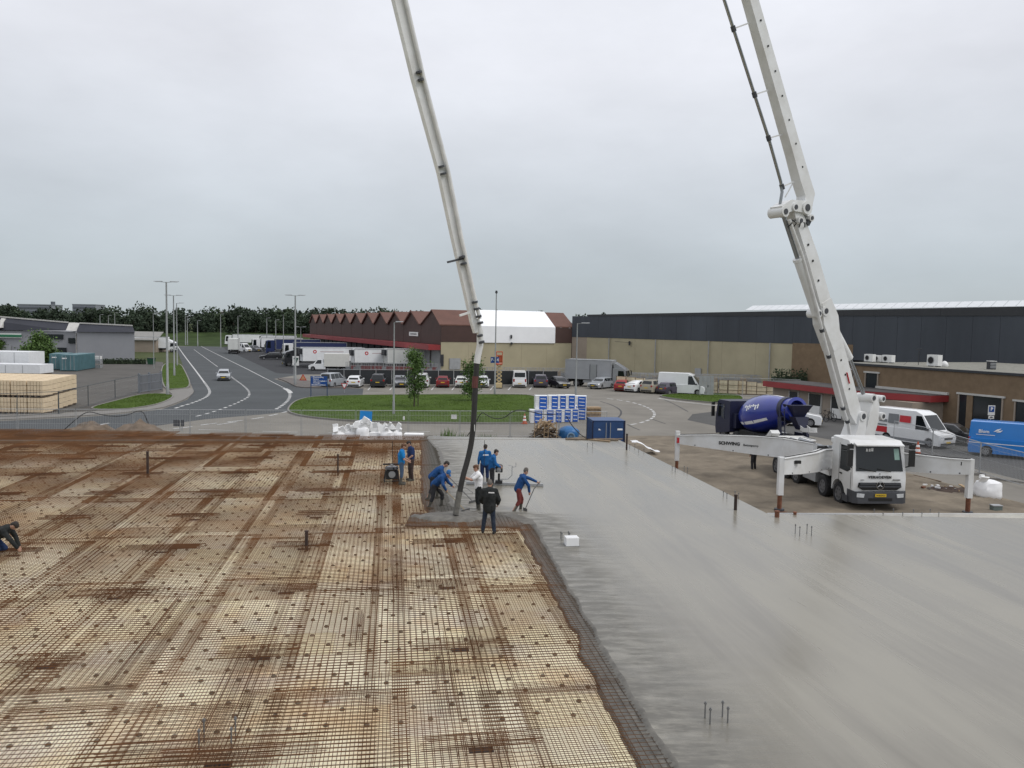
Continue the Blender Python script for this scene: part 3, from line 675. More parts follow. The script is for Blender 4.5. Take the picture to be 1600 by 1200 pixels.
for k in range(4):           # downpipes and a side door on the beige wall
    q = W1 + dr * (6 + 11 * k); mb = MB(); mb.cyl((*rel(q + Vector((-.3, -.33, 0))), 0), (*rel(q + Vector((-.3, -.33, 0))), 6.5), .09, 8); mb.build('downpipe', m_gsteel, dh)
q = W1 + dr * 26; mb = MB(); mb.box((*rel(q + Vector((-.2, -.22, 0))), 1.1), (1.2, .1, 2.2), rz=math.atan2(dr.y, dr.x)); mb.build('side_door', m_gsteel, dh)
# rooflight strip
s0 = 34
for k in range(35):
    p = W1 + dr * (s0 + k * 1.3) + bk * .006; q = W1 + dr * (s0 + k * 1.3 + 1.22) + bk * .006; zt = 10.95 + .45 * (s0 + k * 1.3) / 75
    mb = MB(); h = Vector((.72, .69, 0)) * 2.2
    P = [(p.x - W1.x, p.y - W1.y, zt), (q.x - W1.x, q.y - W1.y, zt), (q.x + h.x - W1.x, q.y + h.y - W1.y, zt + .75), (p.x + h.x - W1.x, p.y + h.y - W1.y, zt + .75)]
    mb.prism(P, (0, 0, .06)); mb.build('rooflight_pane', M('rooflight', (.62, .64, .65), .3, var=.06, scale=1), dh)
mb = MB(); lp = W1 + dr * 11; mb.box((*rel(lp + Vector((-.3, -.4, 0))), 5.7), (.3, .3, .7)); mb.bar((*rel(lp + Vector((-2.6, 1.4, 0))), 5.95), (*rel(lp + Vector((-.3, -.4, 0))), 5.8), .05); mb.build('wall_lamp', m_dtrim, dh)

# ---- brown brick office with red canopy
F0 = Vector((32.3, 80.5, 0)); F1 = Vector((42.4, 55.0, 0)); fd = (F1 - F0).normalized(); fn = Vector((fd.y, -fd.x, 0)); fn = fn if fn.x < 0 else -fn
of = empty('brick_office', F0, 0, 'low brown brick office with flat gravel roof and red canopy', 'building')
def OF(s, n, z): v = fd * s + fn * n; return (v.x, v.y, z)
def obox(name, s0, s1, n0, n1, z0, z1, mat, par=None):
    mb = MB(); mb.loft([[OF(s0, n0, z0), OF(s1, n0, z0), OF(s1, n1, z0), OF(s0, n1, z0)], [OF(s0, n0, z1), OF(s1, n0, z1), OF(s1, n1, z1), OF(s0, n1, z1)]]); return mb.build(name, mat, par or of)
OZ = 5.1
obox('wall', 0, 40, 0, -22, 0, OZ - .02, m_brick)
obox('roof', -.05, 40, -.3, -22, OZ, OZ + .06, m_grav); obox('roof_edge', -.15, 40, .12, -.3, OZ - .1, OZ + .1, m_dtrim)
# openings: (s0, s1, z0, z1)
def opening(s0, s1, z0, z1, nm, split=None, n=0.):
    w_ = obox(nm, s0, s1, n + .015, n - .1, z0, z1, m_glassw); obox('lintel', s0 - .25, s1 + .25, n + .14, n - .05, z1 + .01, z1 + .16, m_trim, w_)
    for s in (s0 - .12, s1): obox('frame', s, s + .12, n + .1, n - .05, z0, z1, m_lbeige, w_)
    if split: obox('pier', split, split + .55, n + .09, n - .05, z0, z1, m_brick, w_)
def s_at(px):
    r = ray(px, 600); k = r.x / r.y; return (k * F0.y - F0.x) / (fd.x - k * fd.y)
opening(s_at(1501), s_at(1568), .0, 3.15, 'gate_door', s_at(1513)); opening(s_at(1590), s_at(1590) + 3.5, .0, 3.0, 'gate_door'); opening(s_at(1353), s_at(1371), 2.9, 4.35, 'window'); opening(s_at(1331.5), s_at(1334), 2.9, 4.5, 'window')
# lower front volume under the canopy
sA, sB = s_at(1345) - 8.6, s_at(1484)
obox('front_wing', sA + .4, sB - .5, 3.6, .02, 0, 2.35, m_lbeige)
mb = MB(); P = [OF(sA - .3, 4.4, 2.4), OF(sB - 5.5, 4.6, 2.4), OF(sB, 2.1, 2.4), OF(sB, .02, 2.4), OF(sA - .3, .02, 2.4)]
mb.prism(P, (0, 0, .55)); cn = mb.build('canopy', m_redf, of)
mb = MB(); mb.prism([(p[0], p[1], 2.955) for p in [OF(sA - .2, 4.3, 0), OF(sB - 5.5, 4.5, 0), OF(sB - .1, 2.0, 0), OF(sB - .1, .03, 0), OF(sA - .2, .03, 0)]], (0, 0, .03)); mb.build('canopy_roof', M('bitumen', (.055, .05, .048), .9, var=.2, scale=1), cn)
obox('ledge', s_at(1371), sB, .25, .0, 2.99, 3.2, m_trim)
for s0, s1 in ((s_at(1376) - 5.2, s_at(1376) - 3.6), (s_at(1376) - 2.2, s_at(1376) - .8), (sA + 3, sA + 4.2)):
    d_ = obox('door', s0, s1, 3.68, 3.55, 0, 2.1, m_glassw); obox('frame', s0 - .1, s0, 3.72, 3.55, 0, 2.2, m_trim, d_); obox('frame', s1, s1 + .1, 3.72, 3.55, 0, 2.2, m_trim, d_)
    obox('blind', s0 + .1, s1 - .1, 3.70, 3.685, .1, 1.0, m_wsteel, d_)
# clad corner piece and air conditioners on the roof
def ac_unit(px, py, Y, z, sz, label, rz=None, gw=None, wall=False):
    p = at(px, py, Y); p.z = z; e = empty('air_conditioner', p, rz if rz is not None else math.atan2(fd.y, fd.x), label, 'air conditioner', 'air conditioners of the office')
    w_, d_, h_ = sz; mb = MB(); mb.box((0, 0, h_ / 2 + .08), (w_, d_, h_)); mb.build('casing', m_wsteel, e)
    mb = MB(); mb.lathe([(h_ * .36, -d_ / 2 - .004), (h_ * .36, -d_ / 2 - .03), (h_ * .3, -d_ / 2 - .03), (h_ * .3, -d_ / 2 - .004)], (-w_ * .14, 0, h_ / 2 + .08), 'y', 16, closed=True); f = mb.build('fan_guard', m_gsteel, e)
    mb = MB(); mb.lathe([(h_ * .3, -d_ / 2 - .006), (0, -d_ / 2 - .012)], (-w_ * .14, 0, h_ / 2 + .08), 'y', 16); mb.build('fan', m_dark, f)
    for sx in (-1, 1): mb = MB(); mb.box((sx * w_ * .32, 0, .04), (.08, d_ * 1.1, .08)); mb.build('foot', m_dtrim, e)
ac_unit(1359, 566, 82, OZ + .06, (1.1, .45, .75), 'leftmost of three small air conditioners in a row on the roof')
ac_unit(1373, 567, 82, OZ + .06, (1.0, .45, .65), 'middle of three small air conditioners in a row on the roof')
ac_unit(1388, 568, 81, OZ + .06, (1.2, .5, .72), 'rightmost of three small air conditioners in a row on the roof')
ac_unit(1460, 568, 74, OZ + .06, (1.2, .55, 1.0), 'large lone cream air conditioner on the gravel roof')
ac_unit(1417, 610, 72.5, 2.99, (1.1, .45, 1.0), 'air conditioner standing on the red canopy roof')
p = at(1549, 571, 70); e = empty('roof_vent', (p.x, p.y, OZ + .06), 0, 'small dark louvred vent box on the gravel roof', 'vent')
mb = MB(); mb.box((0, 0, .35), (.55, .5, .7)); mb.build('casing', m_dtrim, e)
for k in range(4): mb = MB(); mb.box((0, -.27, .15 + k * .13), (.5, .04, .07)); mb.build('louvre', m_gsteel, e)
mb = MB(); mb.box((0, 0, .72), (.62, .56, .04)); mb.build('lid', m_wsteel, e)
p = at(1476, 567, 74.5); mb = MB(); mb.lathe([(.3, 0), (.34, .15), (.26, .35), (.1, .5), (0, .52)], n=14); tag(mb.build('roof_dome', m_wsteel, None, (p.x, p.y, OZ + .06), smooth=50), 'small white vent dome beside the large air conditioner', 'vent')
p = at(1435, 566, 77); e = empty('roof_mast', (p.x, p.y, OZ + .06), 0, 'thin dark antenna mast on the gravel roof', 'mast')
mb = MB(); mb.cyl((0, 0, 0), (0, 0, 1.6), .03, 6); mb.build('pole', m_dtrim, e); mb = MB(); mb.bar((-.3, 0, 1.5), (.3, 0, 1.55), .06); mb.build('crossbar', m_dtrim, e); mb = MB(); mb.bar((-1.2, .4, 0), (0, 0, 1.1), .02); mb.build('stay', m_dtrim, e)

# ---- grey warehouse at the left
gw = empty('grey_warehouse', at(120, 575, 160), 0, 'pale grey warehouse at left with dark sloping roof band', 'building'); gw.location.z = 0; GO = gw.location.copy()
m_pgrey = M('pale_grey_cladding', (.29, .295, .31), .7, var=.06, scale=.3); m_nroof = M('navy_roof', (.018, .02, .03), .6, var=.15, scale=.3); m_green = M('green_band', (.02, .16, .075), .5)
def gq(px, py, Y): v = at(px, py, Y) - GO; return v
def block(x0, x1, ye, Yf, dep):
    a, b = gq(x0, ye, Yf), gq(x1, ye, Yf); za = (a.z + b.z) / 2
    mb = MB(); y0 = Yf - GO.y; mb.prism([(a.x, y0, 0), (b.x, y0, 0), (b.x, y0, za), (a.x, y0, za)], (-dep * .62, dep, 0)); return mb.build('wall', m_pgrey, gw), za
block(-160, 118.5, 516, 160, 30); block(120, 210, 519, 156, 34)
def band(px4, Y0, Y1):
    mb = MB(); P = [gq(px4[0][0], px4[0][1], Y0), gq(px4[1][0], px4[1][1], Y0), gq(px4[2][0], px4[2][1], Y1), gq(px4[3][0], px4[3][1], Y1)]
    mb.prism(P, (-1.5, 2.5, -.1)); mb.build('roof_band', m_nroof, gw)
    t = MB(); t.bar(P[3] + Vector((0, -.1, .1)), P[2] + Vector((0, -.1, .1)), .3, .25); t.build('ridge_trim', m_trim, gw)
band([(-160, 516), (103, 516), (107, 504.5), (-150, 483)], 159.6, 162); band([(120, 518.5), (211, 519.5), (207, 509.5), (125, 505.5)], 155.6, 158)
mb = MB(); mb.prism([gq(103, 516, 159.5), gq(119, 517.5, 159.5), gq(125, 505.3, 161.5), gq(108, 504, 161.5)], (0, 2, 0)); mb.build('roof_panel', m_trim, gw)
mb = MB(); mb.prism([gq(-8, 514, 159), gq(1, 512, 159), gq(8, 498, 161.3), gq(2, 497, 161.3)], (0, 1, 0)); mb.build('roof_panel', m_trim, gw)
for x0, x1, y0, y1, m_ in ((-30, 33, 520, 528.5, m_wsteel), (65, 98, 522, 530, m_glassw), (32, 42.5, 543, 549.5, m_glassw), (89, 103, 543, 551, m_glassw), (106.5, 117.5, 528, 536.5, m_glassw), (-5, 17, 539, 550, m_gsteel)):
    a, b = gq(x0, y0, 159.7), gq(x1, y1, 159.7); mb = MB(); mb.b2((a.x, a.y, b.z), (b.x, a.y + .25, a.z)); o = mb.build('window' if m_ is m_glassw else 'fascia_board', m_, gw)
    if m_ is m_wsteel: c, d_ = gq(-30, 522, 159.6), gq(33, 526.8, 159.6); mb = MB(); mb.b2((c.x, c.y - .05, d_.z), (d_.x, c.y + .2, c.z)); mb.build('green_stripe', m_green, o)
mb = MB(); a, b = gq(118.5, 520, 155.9), gq(119.6, 575, 155.9); mb.b2((a.x, a.y - .05, 0), (b.x, a.y + 1, a.z)); mb.build('corner_trim', m_trim, gw)
# low pitched shed behind it
p = at(224, 530, 205); sh = empty('low_shed', (p.x, p.y, 0), 0, 'low shed with pale pitched roof right of the grey warehouse', 'building')
mb = MB(); mb.b2((-6.5, 0, 0), (3.2, 10, 3.0)); mb.build('wall', m_lbeige, sh); mb = MB(); mb.loft([[(-7, -.5, 3.0), (3.6, -.5, 3.0), (3.6, -.5, 3.2), (-7, -.5, 3.2)], [(-7, 6, 5.0), (2.6, 6, 5.0), (2.6, 6, 5.2), (-7, 6, 5.2)]]); mb.build('roof', M('shed_roof', (.24, .235, .22), .8), sh)
# far flats and a distant red roof above the trees
m_far = M('far_concrete', (.23, .245, .27), .8, var=.08, scale=.05); m_farw = M('far_glass', (.11, .12, .14), .5)
def tower(px0, px1, pt, Y, label, fl=5, stack=None):
    a, b = at(px0, pt, Y), at(px1, pt, Y); e = empty('flat_block', ((a.x + b.x) / 2, Y, 0), 0, label, 'building', 'distant flat blocks'); w_ = b.x - a.x
    mb = MB(); mb.box((0, 8, a.z / 2), (w_, 16, a.z)); mb.build('wall', m_far, e)
    for k in range(fl): mb = MB(); mb.box((0, -.3, a.z - 2.2 - k * 3.2), (w_ * .94, .4, 1.3)); mb.build('window_band', m_farw, e)
    if stack: mb = MB(); mb.box((w_ * .47, 4, a.z + stack / 2), (w_ * .05, 4, stack)); mb.build('chimney', m_farw, e)
    mb = MB(); mb.box((0, 8, a.z + .3), (w_ * 1.02, 16.6, .6)); mb.build('roof_edge', m_far, e)
tower(27, 80, 476, 640, 'distant grey flat block with a chimney at its right end', stack=3); tower(113, 149, 476, 680, 'distant grey flat block without chimney, right of its twin')
p = at(356, 488, 420); o = empty('brick_block', (p.x, 420, 0), 0, 'distant red brick building top showing above the trees', 'building'); mb = MB(); mb.box((0, 0, p.z / 2), (7, 7, p.z)); mb.build('wall', m_rroof, o); mb = MB(); mb.box((0, 0, p.z + .2), (7.4, 7.4, .4)); mb.build('roof_edge', m_trim, o)

# ================================================================== trees
m_leafd = M('dark_foliage', (.03, .047, .026), .9, var=.45, scale=.09); m_leafd2 = M('mid_foliage', (.042, .064, .03), .9, var=.4, scale=.09)
m_leaf = M('young_foliage', (.075, .135, .028), .75, var=.4, scale=1.5); m_bark = M('bark', (.06, .045, .035), .9, var=.3, scale=4)
def leaf(mb, p, s, rnd, flat=.0):
    n = Vector((rnd.gauss(0, 1), rnd.gauss(0, 1), rnd.gauss(0, 1) + flat)).normalized(); x = n.orthogonal().normalized(); y = n.cross(x); a = rnd.uniform(0, 6.28)
    x, y = x * math.cos(a) + y * math.sin(a), y * math.cos(a) - x * math.sin(a)
    mb.add([p - x * s, p + y * s * .6, p + x * s, p - y * s * .6], [(0, 1, 2, 3)])
rnd = random.Random(21); mb = MB()
for k in range(330):
    X = rnd.uniform(-300, 40) if k < 230 else rnd.uniform(-330, -110); Y = rnd.uniform(322, 372) if k < 230 else rnd.uniform(290, 420)
    h = rnd.uniform(8, 12.2) + 2.6 * noise.noise((X * .03, 0, 1)) + 1.5; z0 = 2.5
    if X / Y < -.47: h -= 2.4
    w_ = rnd.uniform(3.6, 6); mb.mat(2).tube([(X, Y, z0), (X, Y, z0 + h * .55)], [.22, .1], 5)
    lobes = [(Vector((X + rnd.uniform(-.55, .55) * w_, Y + rnd.uniform(-.4, .4) * w_, z0 + h * rnd.uniform(.12, .82))), rnd.uniform(.3, .55) * w_) for _ in range(9)]; mb.mat(0 if rnd.random() < .7 else 1)
    for c, r_ in lobes:
        for _ in range(52):
            v = Vector((rnd.gauss(0, 1), rnd.gauss(0, 1), rnd.gauss(0, 1))).normalized() * r_ * rnd.uniform(.55, 1.08); v.z *= 1.15; leaf(mb, c + v, rnd.uniform(.35, .8), rnd)
mb.mat(0); o = mb.build('woodland', [m_leafd, m_leafd2, m_bark], fix=False); tag(o, 'dark belt of trees along the horizon beyond the road', 'woodland', kind='stuff')
def tree(px, py, ptop, wpx, label, seed, name='young_tree', n=3000, stake=True, prof=None, ls=.11, trunk=.07):
    rnd = random.Random(seed); b = gp(px, py); d_ = b.y; H = (py - ptop) * d_ / 1250; Wd = wpx * d_ / 1250 / 2
    e = empty(name, b, 0, label, 'tree'); mb = MB(); mb.tube([(0, 0, -.1), (.04, 0, H * .35), (-.03, .02, H * .7), (0, 0, H * .95)], [trunk, trunk * .85, trunk * .5, .015], 7)
    prof = prof or [(.22, .35), (.35, .95), (.5, 1), (.65, .8), (.8, .62), (.92, .4), (1, .08)]
    brs = []
    for k in range(26):
        t = rnd.uniform(.24, .93); a = rnd.uniform(0, 6.28); r_ = np.interp(t, [q[0] for q in prof], [q[1] for q in prof]) * Wd * rnd.uniform(.6, 1.05)
        p0 = Vector((0, 0, H * (t - .08))); p1 = Vector((math.cos(a) * r_, math.sin(a) * r_, H * t + rnd.uniform(-.1, .35))); mb.tube([p0, p0.lerp(p1, .5) + Vector((0, 0, .08)), p1], [trunk * .35, trunk * .22, .01], 4); brs.append((p0, p1))
    mb.build('trunk', m_bark, e, smooth=60); mc = MB()
    for k in range(n):
        p0, p1 = rnd.choice(brs); p = p0.lerp(p1, rnd.uniform(.35, 1.05)); s = .1 + .16 * Wd
        leaf(mc, p + Vector((rnd.gauss(0, s), rnd.gauss(0, s), rnd.gauss(0, s * .9))), rnd.uniform(.6, 1.3) * ls, rnd, .6)
    mc.build('crown', m_leaf, e, fix=False)
    if stake:
        ms = MB(); ms.cyl((.35, .3, 0), (.35, .3, 1.5), .045, 6); ms.build('stake', m_bark, e); ms = MB(); ms.bar((.35, .3, 1.35), (0, 0, 1.35), .04, .08); ms.build('tie', m_dtrim, e)
tree(647, 637, 541, 38, 'young tree on the lawn with a thin trunk, left of the boom hose', 5)
tree(737, 628, 546, 38, 'young tree partly hidden behind the hanging black hose', 9)
tree(64, 572, 523, 54, 'bushy dark tree in front of the grey warehouse', 14, 'bushy_tree', 5200, False, [(.1, .6), (.3, 1), (.5, .95), (.75, .6), (1, .1)], .2, .14)
tree(2, 560, 532, 22, 'half cut bush at the left edge before the warehouse', 15, 'bushy_tree', 1500, False, None, .2, .1)
def hedge(x0, x1, py, h, label, dep=1.2, seed=3, name='hedge'):
    a, b = gp(x0, py), gp(x1, py); rnd = random.Random(seed); mb = MB(); L_ = (b - a).length; d = (b - a).normalized(); nn = Vector((-d.y, d.x, 0))
    e = empty(name, (a + b) / 2, 0, label, 'hedge'); c = (a + b) / 2; core = MB(); core.prism([a + nn * .2 - c, b + nn * .2 - c, b + nn * dep * .8 - c, a + nn * dep * .8 - c], (0, 0, h * .75)); core.build('branch_core', m_leafd, e)
    for k in range(int(L_ * h * 90)):
        p = a - c + d * rnd.uniform(0, L_) + nn * rnd.choice([rnd.uniform(-.1, .3), rnd.uniform(0, dep)]) + Vector((0, 0, h * rnd.uniform(.05, 1) * (1 + .35 * noise.noise((a.x + k * .0, rnd.uniform(0, L_) * .5, 1))))); leaf(mb, p, rnd.uniform(.1, .22), rnd)
    mb.build('foliage', m_leafd2, e, fix=False)
hedge(160, 228, 569, 1.0, 'low clipped hedge along the back of the storage yard'); hedge(1212, 1262, 612, 2.6, 'dark shrubs growing against the brown brick wall', 1.6, 8, 'shrub_row')
# ================================================================== vehicles
m_tyre = M('tyre_rubber', (.016, .016, .017), .85, var=.2, scale=6); m_rim = M('alloy_rim', (.35, .35, .36), .35, metal=.7, var=.1, obj=True); m_srim = M('steel_rim', (.16, .16, .165), .5, metal=.5, var=.15, obj=True)
m_cglass = M('car_glass', (.010, .013, .014), .05, var=.2, scale=1, spec=.5); m_chr = M('chrome', (.6, .6, .6), .15, metal=1); m_plas = M('black_plastic', (.02, .02, .021), .6, var=.15, scale=3)
m_head = M('headlamp', (.55, .57, .58), .12, var=.15, scale=9, coat=1); m_tail = M('tail_lamp', (.3, .012, .012), .2, coat=1); m_plate = M('yellow_plate', (.62, .42, .03), .4, var=.05); m_under = M('underbody', (.012, .012, .012), .9)
PAINT = dict(white=(.76, .77, .77), silver=(.42, .44, .46), black=(.014, .015, .018), red=(.3, .018, .022), grey=(.11, .115, .13), navy=(.018, .03, .10), beige=(.36, .33, .26), blue=(.008, .19, .58), purple=(.06, .05, .075), offwhite=(.62, .63, .60), dkred=(.2, .012, .018), lgrey=(.30, .31, .32))
def paint(c): return M('paint_' + c, PAINT[c], .3 if c != 'silver' else .35, metal=.35 if c in ('silver', 'lgrey') else 0, var=.04, scale=1.2, coat=.6, obj=True)
WH = {}
def wheel(parent, x, y, r, wd, rim=m_rim, dual=False):
    key = (round(r, 3), round(wd, 3), rim.name)
    if key not in WH:
        t = MB(); t.lathe([(r * .64, -wd / 2), (r * .93, -wd / 2), (r, -wd / 2 + .03), (r, wd / 2 - .03), (r * .93, wd / 2), (r * .64, wd / 2)], axis='y', n=22, closed=True)
        m_ = MB(); m_.lathe([(r * .65, -wd / 2 + .02), (r * .6, -wd / 2 + .005), (r * .55, -wd / 2 + .05), (r * .2, -wd / 2 + .035), (r * .15, -wd / 2 + .02), (r * .15, wd / 2 - .02), (r * .2, wd / 2 - .035), (r * .55, wd / 2 - .05), (r * .6, wd / 2 - .005), (r * .65, wd / 2 - .02)], axis='y', n=16)
        h = MB()
        for k in range(6):
            a = k * math.pi / 3; h.lathe([(r * .09, -wd / 2 + .012), (0, -wd / 2 + .01)], (math.cos(a) * r * .38, 0, math.sin(a) * r * .38), 'y', 6); h.lathe([(r * .09, wd / 2 - .012), (0, wd / 2 - .01)], (math.cos(a) * r * .38, 0, math.sin(a) * r * .38), 'y', 6)
        WH[key] = (t.mesh('tyre', m_tyre, 40), m_.mesh('rim', rim, 40), h.mesh('rim_holes', m_plas))
    t, m_, h = WH[key]; w_ = link('wheel', t, parent, (x, y, r)); rm = link('rim', m_, w_); link('rim_holes', h, w_)
    return w_
def chamfer_body(poly, W, mat, parent, name='body', ch=.07, sc_=.965, smooth=32):
    cx = sum(p[0] for p in poly) / len(poly); cz = sum(p[1] for p in poly) / len(poly)
    sm = [(cx + (x - cx) * sc_, z if z < .45 else cz + (z - cz) * sc_) for x, z in poly]; h = W / 2
    mb = MB(); mb.loft([[(x, -h, z) for x, z in sm], [(x, -h + ch, z) for x, z in poly], [(x, h - ch, z) for x, z in poly], [(x, h, z) for x, z in sm]])
    return mb.build(name, mat, parent, smooth=smooth)
def arch(cx, r, z0, n=8):                 # points of a wheel arch from front to rear, going -x
    rw = r / 1.16; a0 = math.asin(max(-1, (z0 - rw) / r))
    return [(cx + r * math.cos(a), rw + r * math.sin(a)) for a in [a0 + (math.pi - 2 * a0) * k / n for k in range(n + 1)]]
TYPES = {  # L, W, H, wheel r, front axle x, rear axle x, upper outline (front to rear) of body, glasshouse A B C D, belt, inset roof, windows splits, rear shape
 'hatch': dict(L=4.0, W=1.72, H=1.48, r=.31, xf=1.25, xr=-1.27, up=[(1.97, .42), (1.99, .62), (1.86, .78), (1.0, .97), (-1.75, 1.0), (-1.96, .92), (-2.0, .55)], gh=[(1.05, .96), (.25, 1.46), (-1.45, 1.44), (-1.86, .98)], wins=[(.86, -.25), (-.32, -1.2)]),
 'sedan': dict(L=4.5, W=1.78, H=1.45, r=.32, xf=1.38, xr=-1.38, up=[(2.2, .42), (2.24, .62), (2.08, .78), (1.0, .95), (-1.6, 1.0), (-2.15, .98), (-2.25, .6)], gh=[(1.0, .95), (.2, 1.43), (-.95, 1.43), (-1.75, 1.0)], wins=[(.78, -.25), (-.32, -1.25)]),
 'estate': dict(L=4.7, W=1.82, H=1.5, r=.32, xf=1.42, xr=-1.36, up=[(2.3, .42), (2.34, .62), (2.18, .78), (1.05, .98), (-2.05, 1.02), (-2.3, .95), (-2.35, .55)], gh=[(1.1, .97), (.3, 1.46), (-1.9, 1.46), (-2.22, 1.0)], wins=[(.88, -.15), (-.22, -1.1), (-1.17, -1.95)]),
 'coupe': dict(L=4.4, W=1.78, H=1.46, r=.32, xf=1.35, xr=-1.34, up=[(2.16, .42), (2.2, .6), (2.0, .78), (1.15, .96), (-1.9, 1.08), (-2.15, 1.02), (-2.2, .55)], gh=[(1.25, .95), (.1, 1.46), (-.7, 1.44), (-2.05, 1.05)], wins=[(.95, -.3), (-.36, -1.35)]),
 'suv': dict(L=4.7, W=1.88, H=1.72, r=.37, xf=1.4, xr=-1.36, up=[(2.3, .5), (2.34, .75), (2.2, .95), (1.15, 1.12), (-2.1, 1.15), (-2.3, 1.08), (-2.35, .6)], gh=[(1.15, 1.1), (.4, 1.67), (-1.9, 1.66), (-2.22, 1.13)], wins=[(.92, -.1), (-.17, -1.0), (-1.07, -1.95)]),
 'mpv': dict(L=4.5, W=1.8, H=1.82, r=.32, xf=1.4, xr=-1.3, up=[(2.2, .45), (2.25, .65), (2.12, .85), (1.35, 1.08), (-2.1, 1.1), (-2.22, 1.0), (-2.25, .5)], gh=[(1.38, 1.06), (.5, 1.78), (-2.0, 1.8), (-2.2, 1.08)], wins=[(1.05, .05), (-.03, -1.0), (-1.08, -2.0)]),
 'smallvan': dict(L=4.4, W=1.8, H=1.84, r=.32, xf=1.35, xr=-1.3, up=[(2.15, .45), (2.2, .65), (2.07, .85), (1.3, 1.08), (-2.1, 1.1), (-2.17, 1.0), (-2.2, .45)], gh=[(1.33, 1.06), (.5, 1.8), (-2.1, 1.82), (-2.17, 1.08)], wins=[(1.0, .05)]),
 'van': dict(L=5.3, W=1.98, H=2.35, r=.35, xf=1.75, xr=-1.6, up=[(2.6, .45), (2.65, .75), (2.55, 1.0), (1.95, 1.22), (-2.6, 1.2), (-2.64, 1.1), (-2.65, .45)], gh=[(1.98, 1.2), (1.15, 2.2), (-2.55, 2.3), (-2.63, 1.18)], wins=[(1.66, .75)], mid=(.9, 2.32)),
 'bigvan': dict(L=6.0, W=2.0, H=2.75, r=.36, xf=2.1, xr=-1.65, up=[(2.92, .45), (2.98, .8), (2.88, 1.05), (2.2, 1.3), (-2.95, 1.25), (-2.98, 1.1), (-3.0, .45)], gh=[(2.22, 1.28), (1.35, 2.45), (-2.9, 2.68), (-2.98, 1.22)], wins=[(1.9, .85)], mid=(.8, 2.68)),
}
def car(kind, color, loc, rz, label, cat='car', group=None, name='parked_car', rearwin=True, seed=0, detail=True, rim=m_rim, scale=1.):
    T = TYPES[kind]; e = empty(name, loc, rz, label, cat, group); pm = paint(color); W = T['W']; h = W / 2; r = T['r']; ar = r * 1.16; z0 = .22
    L_ = T['L']; xf, xr = T['xf'], T['xr']
    low = [(T['up'][-1][0] + .05, z0)] + arch(xr, ar, z0)[::-1] + arch(xf, ar, z0)[::-1] + [(T['up'][0][0] - .04, z0)]
    body = chamfer_body(low + T['up'], W, pm, e)
    mb = MB(); mb.box(((xf + xr) / 2, 0, .42), (xf - xr + ar * 1.9, W - .52, .34)); mb.build('underbody', m_under, body)
    (ax, az), (bx, bz), (cx, cz), (dx, dz) = T['gh']; w1, w2 = h - .05, h - (.26 if T['H'] < 2 else .14)
    gp_ = [(ax, az), (bx, bz)] + ([T['mid']] if 'mid' in T else [((bx + cx) / 2, max(bz, cz) + .03)]) + [(cx, cz), (dx, dz)]
    zt = max(p[1] for p in gp_); zb = min(az, dz)
    yy = lambda z: w1 + (w2 - w1) * (z - zb) / (zt - zb)
    mb = MB(); mb.loft([[(x, -yy(z), z - .0) for x, z in gp_], [(x, -yy(z) + .12, z + (.03 if z > zb + .2 else 0)) for x, z in gp_], [(x, yy(z) - .12, z + (.03 if z > zb + .2 else 0)) for x, z in gp_], [(x, yy(z), z) for x, z in gp_]])
    cab = mb.build('cabin', pm, e, smooth=35)
    top = zt - (.09 if T['H'] < 2 else .22); wz0 = zb + .05
    fx_ = lambda z: ax + (bx - ax) * (z - az) / (bz - az); rx = lambda z: dx + (cx - dx) * (z - dz) / (cz - dz)
    wt = min(bz - .1, top)
    for s in (-1, 1):
        for i, (x0, x1) in enumerate(T['wins']):
            zt_ = min(top, bz - .1) if kind in ('van', 'bigvan', 'smallvan') else top
            P = [(min(x0, fx_(wz0) - .1), wz0), (min(x0, fx_(zt_) - .1), zt_), (max(x1, rx(zt_) + .1), zt_), (max(x1, rx(wz0) + .1), wz0)]
            mb = MB(); mb.quad(*[(x, s * (yy(z) + .008), z) for x, z in P]); mb.build('side_window', m_cglass, cab, fix=False)
        mb = MB(); mb.box((ax - .28, s * (h + .08), az + .1), (.12, .2, .15)); mb.build('wing_mirror', m_plas if kind in ('van', 'bigvan') else pm, body)
        for x_ in (xf, xr): wheel(e, x_, s * (h - .12), r, .2, rim)
    za, zb_ = az + .05, bz - .05; off = .012
    mb = MB(); mb.quad(*[(fx_(z) + off, y, z + off) for z, y in ((za, -yy(za) + .1), (za, yy(za) - .1), (zb_, yy(zb_) - .1), (zb_, -yy(zb_) + .1))]); mb.build('windscreen', m_cglass, cab, fix=False)
    if rearwin:
        za, zb_ = dz + .06, cz - .09
        if kind in ('van', 'bigvan', 'smallvan'): za = dz + .3 * (cz - dz); zb_ = cz - .15
        mb = MB(); mb.quad(*[(rx(z) - off, y, z + .005) for z, y in ((za, yy(za) - .14), (za, -yy(za) + .14), (zb_, -yy(zb_) + .12), (zb_, yy(zb_) - .12))]); mb.build('rear_window', m_cglass, cab, fix=False)
    ux = T['up']; fxm = max(p[0] for p in ux); rxm = min(p[0] for p in ux); hb = ux[1][1]
    for s in (-1, 1):
        mb = MB(); mb.box((fxm - .1, s * (h - .28), hb + .04), (.18, .36, .15)); mb.build('headlight', m_head, body)
        tz = dz - .16; mb = MB(); mb.box((rxm + .07, s * (h - .16), tz if kind not in ('van', 'bigvan') else 1.05), (.14, .22, .22 if kind not in ('van', 'bigvan') else .42)); mb.build('tail_light', m_tail, body)
    mb = MB(); mb.box((fxm - .02, 0, hb - .02), (.06, W * .5, .14)); mb.build('grille', m_plas, body)
    mb = MB(); mb.box((fxm - .03, 0, .36), (.1, W * .8, .14)); mb.build('bumper', m_plas, body)
    mb = MB(); mb.box((rxm + .04, 0, .36), (.1, W * .8, .16)); mb.build('bumper', m_plas, body)
